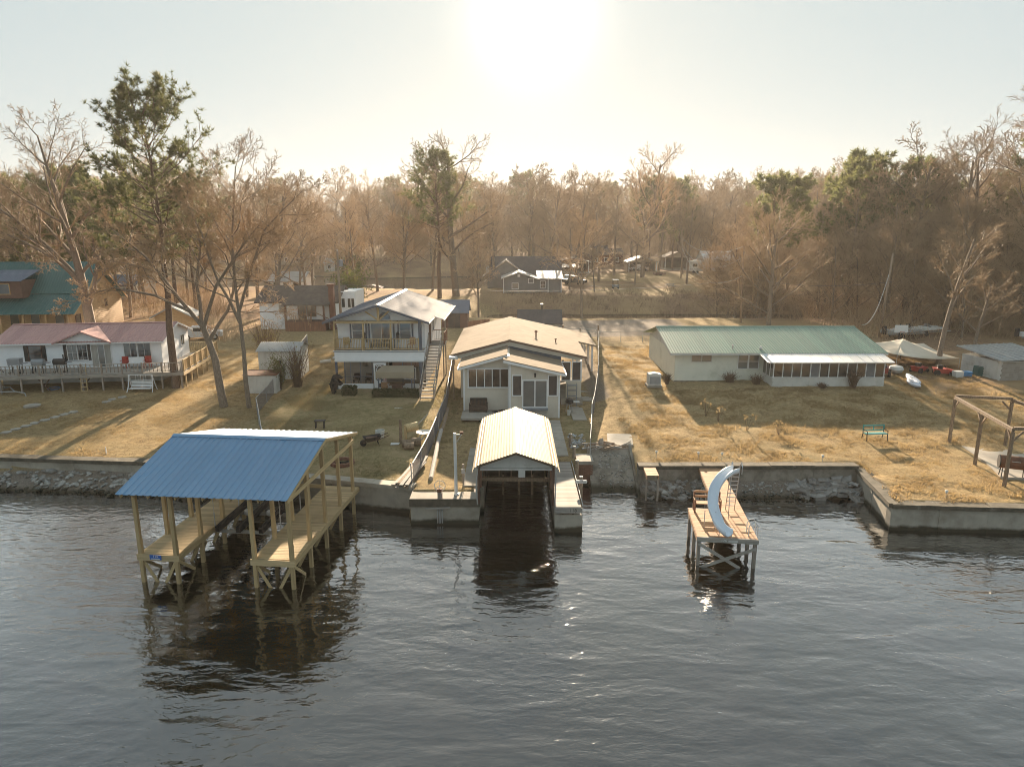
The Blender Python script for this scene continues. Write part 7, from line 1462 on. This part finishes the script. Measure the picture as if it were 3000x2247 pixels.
# boats and docks by the canal and cove
def jon_boat(label, x, y, rz, m_='galv_metal'):
    t = thing('jon_boat', label, 'boat', (x, y, hz(x, y)), rz); mb = MB(); part('hull', mb.prism([(-2.2, .55), (2.4, .75), (2.0, .95), (-2.2, .95)], -.75, .75), m_, t); part('outboard', MB().box(-2.55, -2.21, -.18, .18, .5, 1.4), 'black_plastic', t); part('bench_seat', MB().box(-.6, -.2, -.6, .6, .951, 1.05).box(.8, 1.2, -.6, .6, .951, 1.05), 'dirty_white', t); part('windshield', MB().slab((.2, -.5, .96), (.2, .5, .96), (.0, .5, 1.35), (.0, -.5, 1.35), .02), 'glass_blind', t)
    part('trailer_frame', MB().bar((-1.8, 0, .35), (3.4, 0, .4), .1, .12), 'galv_metal', t)
    for y_ in (-.85, .85): part('wheel', MB().tube([(-.6, y_ - .08, .3), (-.6, y_ + .08, .3)], .3, 12), 'rubber', t)
jon_boat('grey boat on its trailer behind the basketball hoop', 44.5, 77.5, 15); jon_boat('white boat on its trailer parked beside the grey boat', 48.5, 79.5, 10, 'dirty_white'); jon_boat('white covered boat on the bank behind the block shed', 58.5, 75, -8, 'white_metal')
for x, y, rz, lb in ((33.5, 100.5, -20, 'small floating dock with pale railing on the canal'), (38.5, 100.5, 15, 'weathered plank dock slanting into the canal')):
    t = thing('canal_dock', lb, 'dock', (x, y, .9), rz); planks('deck_board', t, 16, (0, .1, .5), (0, .2, 0), (1.8, .19, .05), 'grey_wood')
    for a in (-.8, .8): part('joist', MB().bar((a, 0, .4), (a, 3.2, .4), .08, .14), 'grey_wood', t); part('post', MB().box(a - .06, a + .06, 2.9, 3.02, -1.6, 1.3), 'white_metal', t)
cd_ = thing('cove_dock', 'roofed dock with a blue tarp on the cove water', 'dock', (-33, 152, .0)); part('roof', MB().slab((-.2, -.2, 2.6), (2, -.2, 3.3), (2, 3, 3.3), (-.2, 3, 2.6), .1).slab((2, -.2, 3.3), (4.2, -.2, 2.6), (4.2, 3, 2.6), (2, 3, 3.3), .1), 'brown_paint', cd_); part('deck', MB().box(-.1, 4.1, -.2, 3, .5, .7), 'grey_wood', cd_); part('tarp', MB().slab((-2.5, 0, 1.0), (-.3, 0, 1.9), (-.3, 2, 1.9), (-2.5, 2, 1.0), .05), 'teal_paint', cd_)
for x in (0, 4):
    for y in (0, 2.8): part('post', MB().box(x - .08, x + .08, y - .08, y + .08, -1, 2.6), 'grey_wood_z', cd_)
for x, y, W, H, rm, wm, lb in ((-64, 236, 9, 2.8, 'galv_metal', 'dirty_white', 'far white house with a grey roof beyond the cove'), (-84, 240, 12, 3, 'brown_shingle', 'tan_paint', 'far tan house under trees beyond the cove'), (-8, 226, 12, 3, 'galv_metal', 'tan_paint', 'far tan house with a pale roof behind the pine'), (18, 215, 11, 3, 'charcoal_shingle', 'tan_paint', 'far house with a dark roof behind the cars'), (-72, 122, 5, 2.6, 'slate_metal', 'dirty_white', 'small pale blue-grey building behind the log cabin'), (-46, 131, 6, 2.4, 'galv_metal', 'white_siding', 'small white boathouse at the near edge of the cove'), (22, 198, 10, 3, 'brown_shingle', 'brown_paint', 'far brown house right of the dark-roofed house')):
    h = box_house('far_house', lb, (x, y, hz(x, y)), rnd.uniform(-8, 8), W, 7, H, 1.5, wm, rm, .5, 'x', lapp=.3)
    for k in range(3): window(h, W * (k + .6) / 3.2, -.03, .9, 1.0, 1.1, 0, 'white_paint', 'glass', .1)
# ---------------------------------------------------------------- poles and wires
def pole(label, x, y, z0, top, lean=(0, 0), arm=True, r=.16):
    t = thing('utility_pole', label, 'pole', (x, y, z0)); H = top - z0; part('shaft', MB().tube([(0, 0, -.3), (lean[0] * H, lean[1] * H, H)], [r, r * .62], 8), 'pole_wood', t, smooth=True)
    if arm: part('transformer', MB().lathe([(.02, 0), (.22, .05), (.22, .65), (.05, .72)], 10, (lean[0] * H * .85 + .3, 0, H * .85)), 'grey_metal', t); part('insulator', MB().lathe([(.03, 0), (.06, .1), (.03, .2)], 6, (lean[0] * H, 0, H)), 'dirty_white', t)
    return t
pole('brown utility pole with a grey transformer behind the two-storey house', -17.6, 70, 2.55, 12.8)
pole('bare utility pole in the field beside the camper', 39.2, 160, hz(39.2, 160), 13.2, (0, 0), False); pole('slim utility pole behind the green-roofed house', 30.3, 90, 2.7, 13.0, (-.03, 0), False); pole('leaning utility pole beyond the canopy tent', 42.3, 78, 2.6, 12.4, (.05, 0), False)
def wire(label, a, b, sag, mat='wire', r=.022, g=None):
    pts = [(a[0] + (b[0] - a[0]) * t - a[0], a[1] + (b[1] - a[1]) * t - a[1], a[2] + (b[2] - a[2]) * t - sag * 4 * t * (1 - t) - a[2]) for t in np.linspace(0, 1, 25)]
    return single('power_line', MB().tube(pts, r, 4), mat, label, 'wire', a, 0, g)
wire('upper bright power line sagging from the field pole toward the slim pole', (39.2, 160, 13.2), (30.0, 90, 12.9), 1.8, 'wire_pale', .035); wire('lower bright power line sagging from the field pole toward the slim pole', (39.2, 160, 11.8), (30.1, 90, 11.6), 3.0, 'wire_pale', .035); wire('thick sunlit cable drooping low from the field pole', (39.2, 160, 11.0), (30.2, 90, 9.2), 3.6, 'wire_pale', .05)
wire('thin power line from the slim pole to the leaning pole', (30.1, 90, 9.0), (43.0, 78, 9.2), .8); wire('twisted service cable dropping from the leaning pole to the green roof', (42.6, 78, 10.0), (31.0, 60.2, 6.7), 1.6, 'wire_pale', .035)
wire('long thin power line crossing behind the two-storey house', (-17.6, 70, 9.5), (30.2, 90, 8.6), 1.0, 'wire', .016); wire('long thin power line running from the transformer pole past the log cabin', (-17.6, 70, 10.5), (-80, 92, 10), 1.2, 'wire', .016)
# yellow-green shrubs and young trees behind
bush('shrub', 'large yellow-green shrub beside the brown-roofed white house', (-22.4, 95, 2.7), 7.0, 3.2, 2600, 'shrub_leaf', 61, nt_=200, cat='shrub', ln=.3, wd=.12); bush('shrub', 'rounded yellow-green evergreen beyond the cove water', (-52, 222, hz(-52, 222)), 9, 5.5, 2600, 'shrub_leaf', 62, nt_=160, cat='shrub', ln=.6, wd=.3)
# ---------------------------------------------------------------- grass
def grass(name, label, n, fx, ln, wd, mat, seed, blades=5, stiff=.55):
    r_ = np.random.default_rng(seed); P = fx(r_, n); z = height(P[:, 0], P[:, 1]); ok = z > 1.15; P = P[ok]; z = z[ok]; C = np.column_stack([P, z - .01]); T = len(C); C = np.repeat(C, blades, 0) + np.column_stack([r_.normal(0, .06, (T * blades, 2)), np.zeros(T * blades)])
    d = np.column_stack([r_.normal(0, stiff, (T * blades, 2)), np.ones(T * blades)]); d /= np.linalg.norm(d, axis=1, keepdims=True); s = np.column_stack([r_.normal(size=(T * blades, 2)), np.zeros(T * blades)]); s /= np.linalg.norm(s, axis=1, keepdims=True)
    L = ln * r_.uniform(.5, 1.3, (T * blades, 1)); V = np.stack([C - s * wd / 2, C + s * wd / 2, C + d * L], 1).reshape(-1, 3)
    o = link(name, np_mesh(name, V, np.arange(len(V)).reshape(-1, 3), mat, False)); tag(o, label, None, kind='stuff'); return o
def clumpy(x0, x1, y0, y1, thr, sc):
    def f(r_, n):
        P = np.column_stack([r_.uniform(x0, x1, n * 2), r_.uniform(y0, y1, n * 2)])
        v = np.sin(P[:, 0] * sc * 1.3 + 2 * np.sin(P[:, 1] * sc * .7)) + np.sin(P[:, 1] * sc * 1.7 + 2 * np.sin(P[:, 0] * sc * .9 + 1)) + r_.normal(0, .7, n * 2); P = P[v > thr]
        x, y = P[:, 0], P[:, 1]
        bad = ((x > 4.4) & (x < 8.2) & (y < 43.4)) | ((x > 13.4) & (x < 31) & (y > 53.4) & (y < 67)) | ((x > 26.8) & (x < 35) & (y > 34.8) & (y < 41)) | ((x > -5.3) & (x < 3.6) & (y < 42)) | ((x > -4.2) & (x < 8.2) & (y > 47) & (y < 68)) | ((x > -14.4) & (x < -6) & (y > 51.2) & (y < 68)) | ((x > 4.8) & (x < 9.3) & (y > 47)) | ((x < -26.5) & (y > 52 + .13 * (x + 42)) & (y < 66)) | ((x > 4.5) & (y > 73))
        return P[~bad][:n]
    return f
grass('dry_grass', 'long matted tan grass of the unmown lawn', 66000, clumpy(7.6, 40, 32.2, 73, -.1, 1.1), .125, .032, 'dry_grass', 1, 5, .9)
grass('dry_grass', 'short dormant tan turf of the mown lawns', 52000, clumpy(-46, -14, 38.4, 74, .0, .9), .085, .03, 'dry_grass', 2, 4, .8)
grass('green_grass', 'short olive winter turf of the shaded lawn', 42000, clumpy(-17, 4.6, 34.4, 56, -.3, .9), .085, .03, 'olive_grass', 3, 4, .8)
grass('weed_tufts', 'taller tufts of dry weeds in the unmown lawn', 1500, clumpy(7.6, 40, 32.6, 56, 1.2, .8), .30, .03, 'dry_grass', 4, 7, .6)
# ---------------------------------------------------------------- haze
m = bpy.data.materials.new('haze'); m.use_nodes = True; nt = m.node_tree; nt.nodes.remove(nt.nodes['Principled BSDF'])
pv = nt.nodes.new('ShaderNodeVolumePrincipled'); pv.inputs['Density'].default_value = .0002; pv.inputs['Color'].default_value = (.96, .91, .85, 1); pv.inputs['Anisotropy'].default_value = .42
nt.links.new(pv.outputs[0], nt.nodes['Material Output'].inputs['Volume']); MATS['haze'] = m
o = part('haze', MB().box(-1010, 1010, -70, 1110, -3, 66), 'haze'); tag(o, 'thin warm haze in the low sunlight', None, kind='stuff')
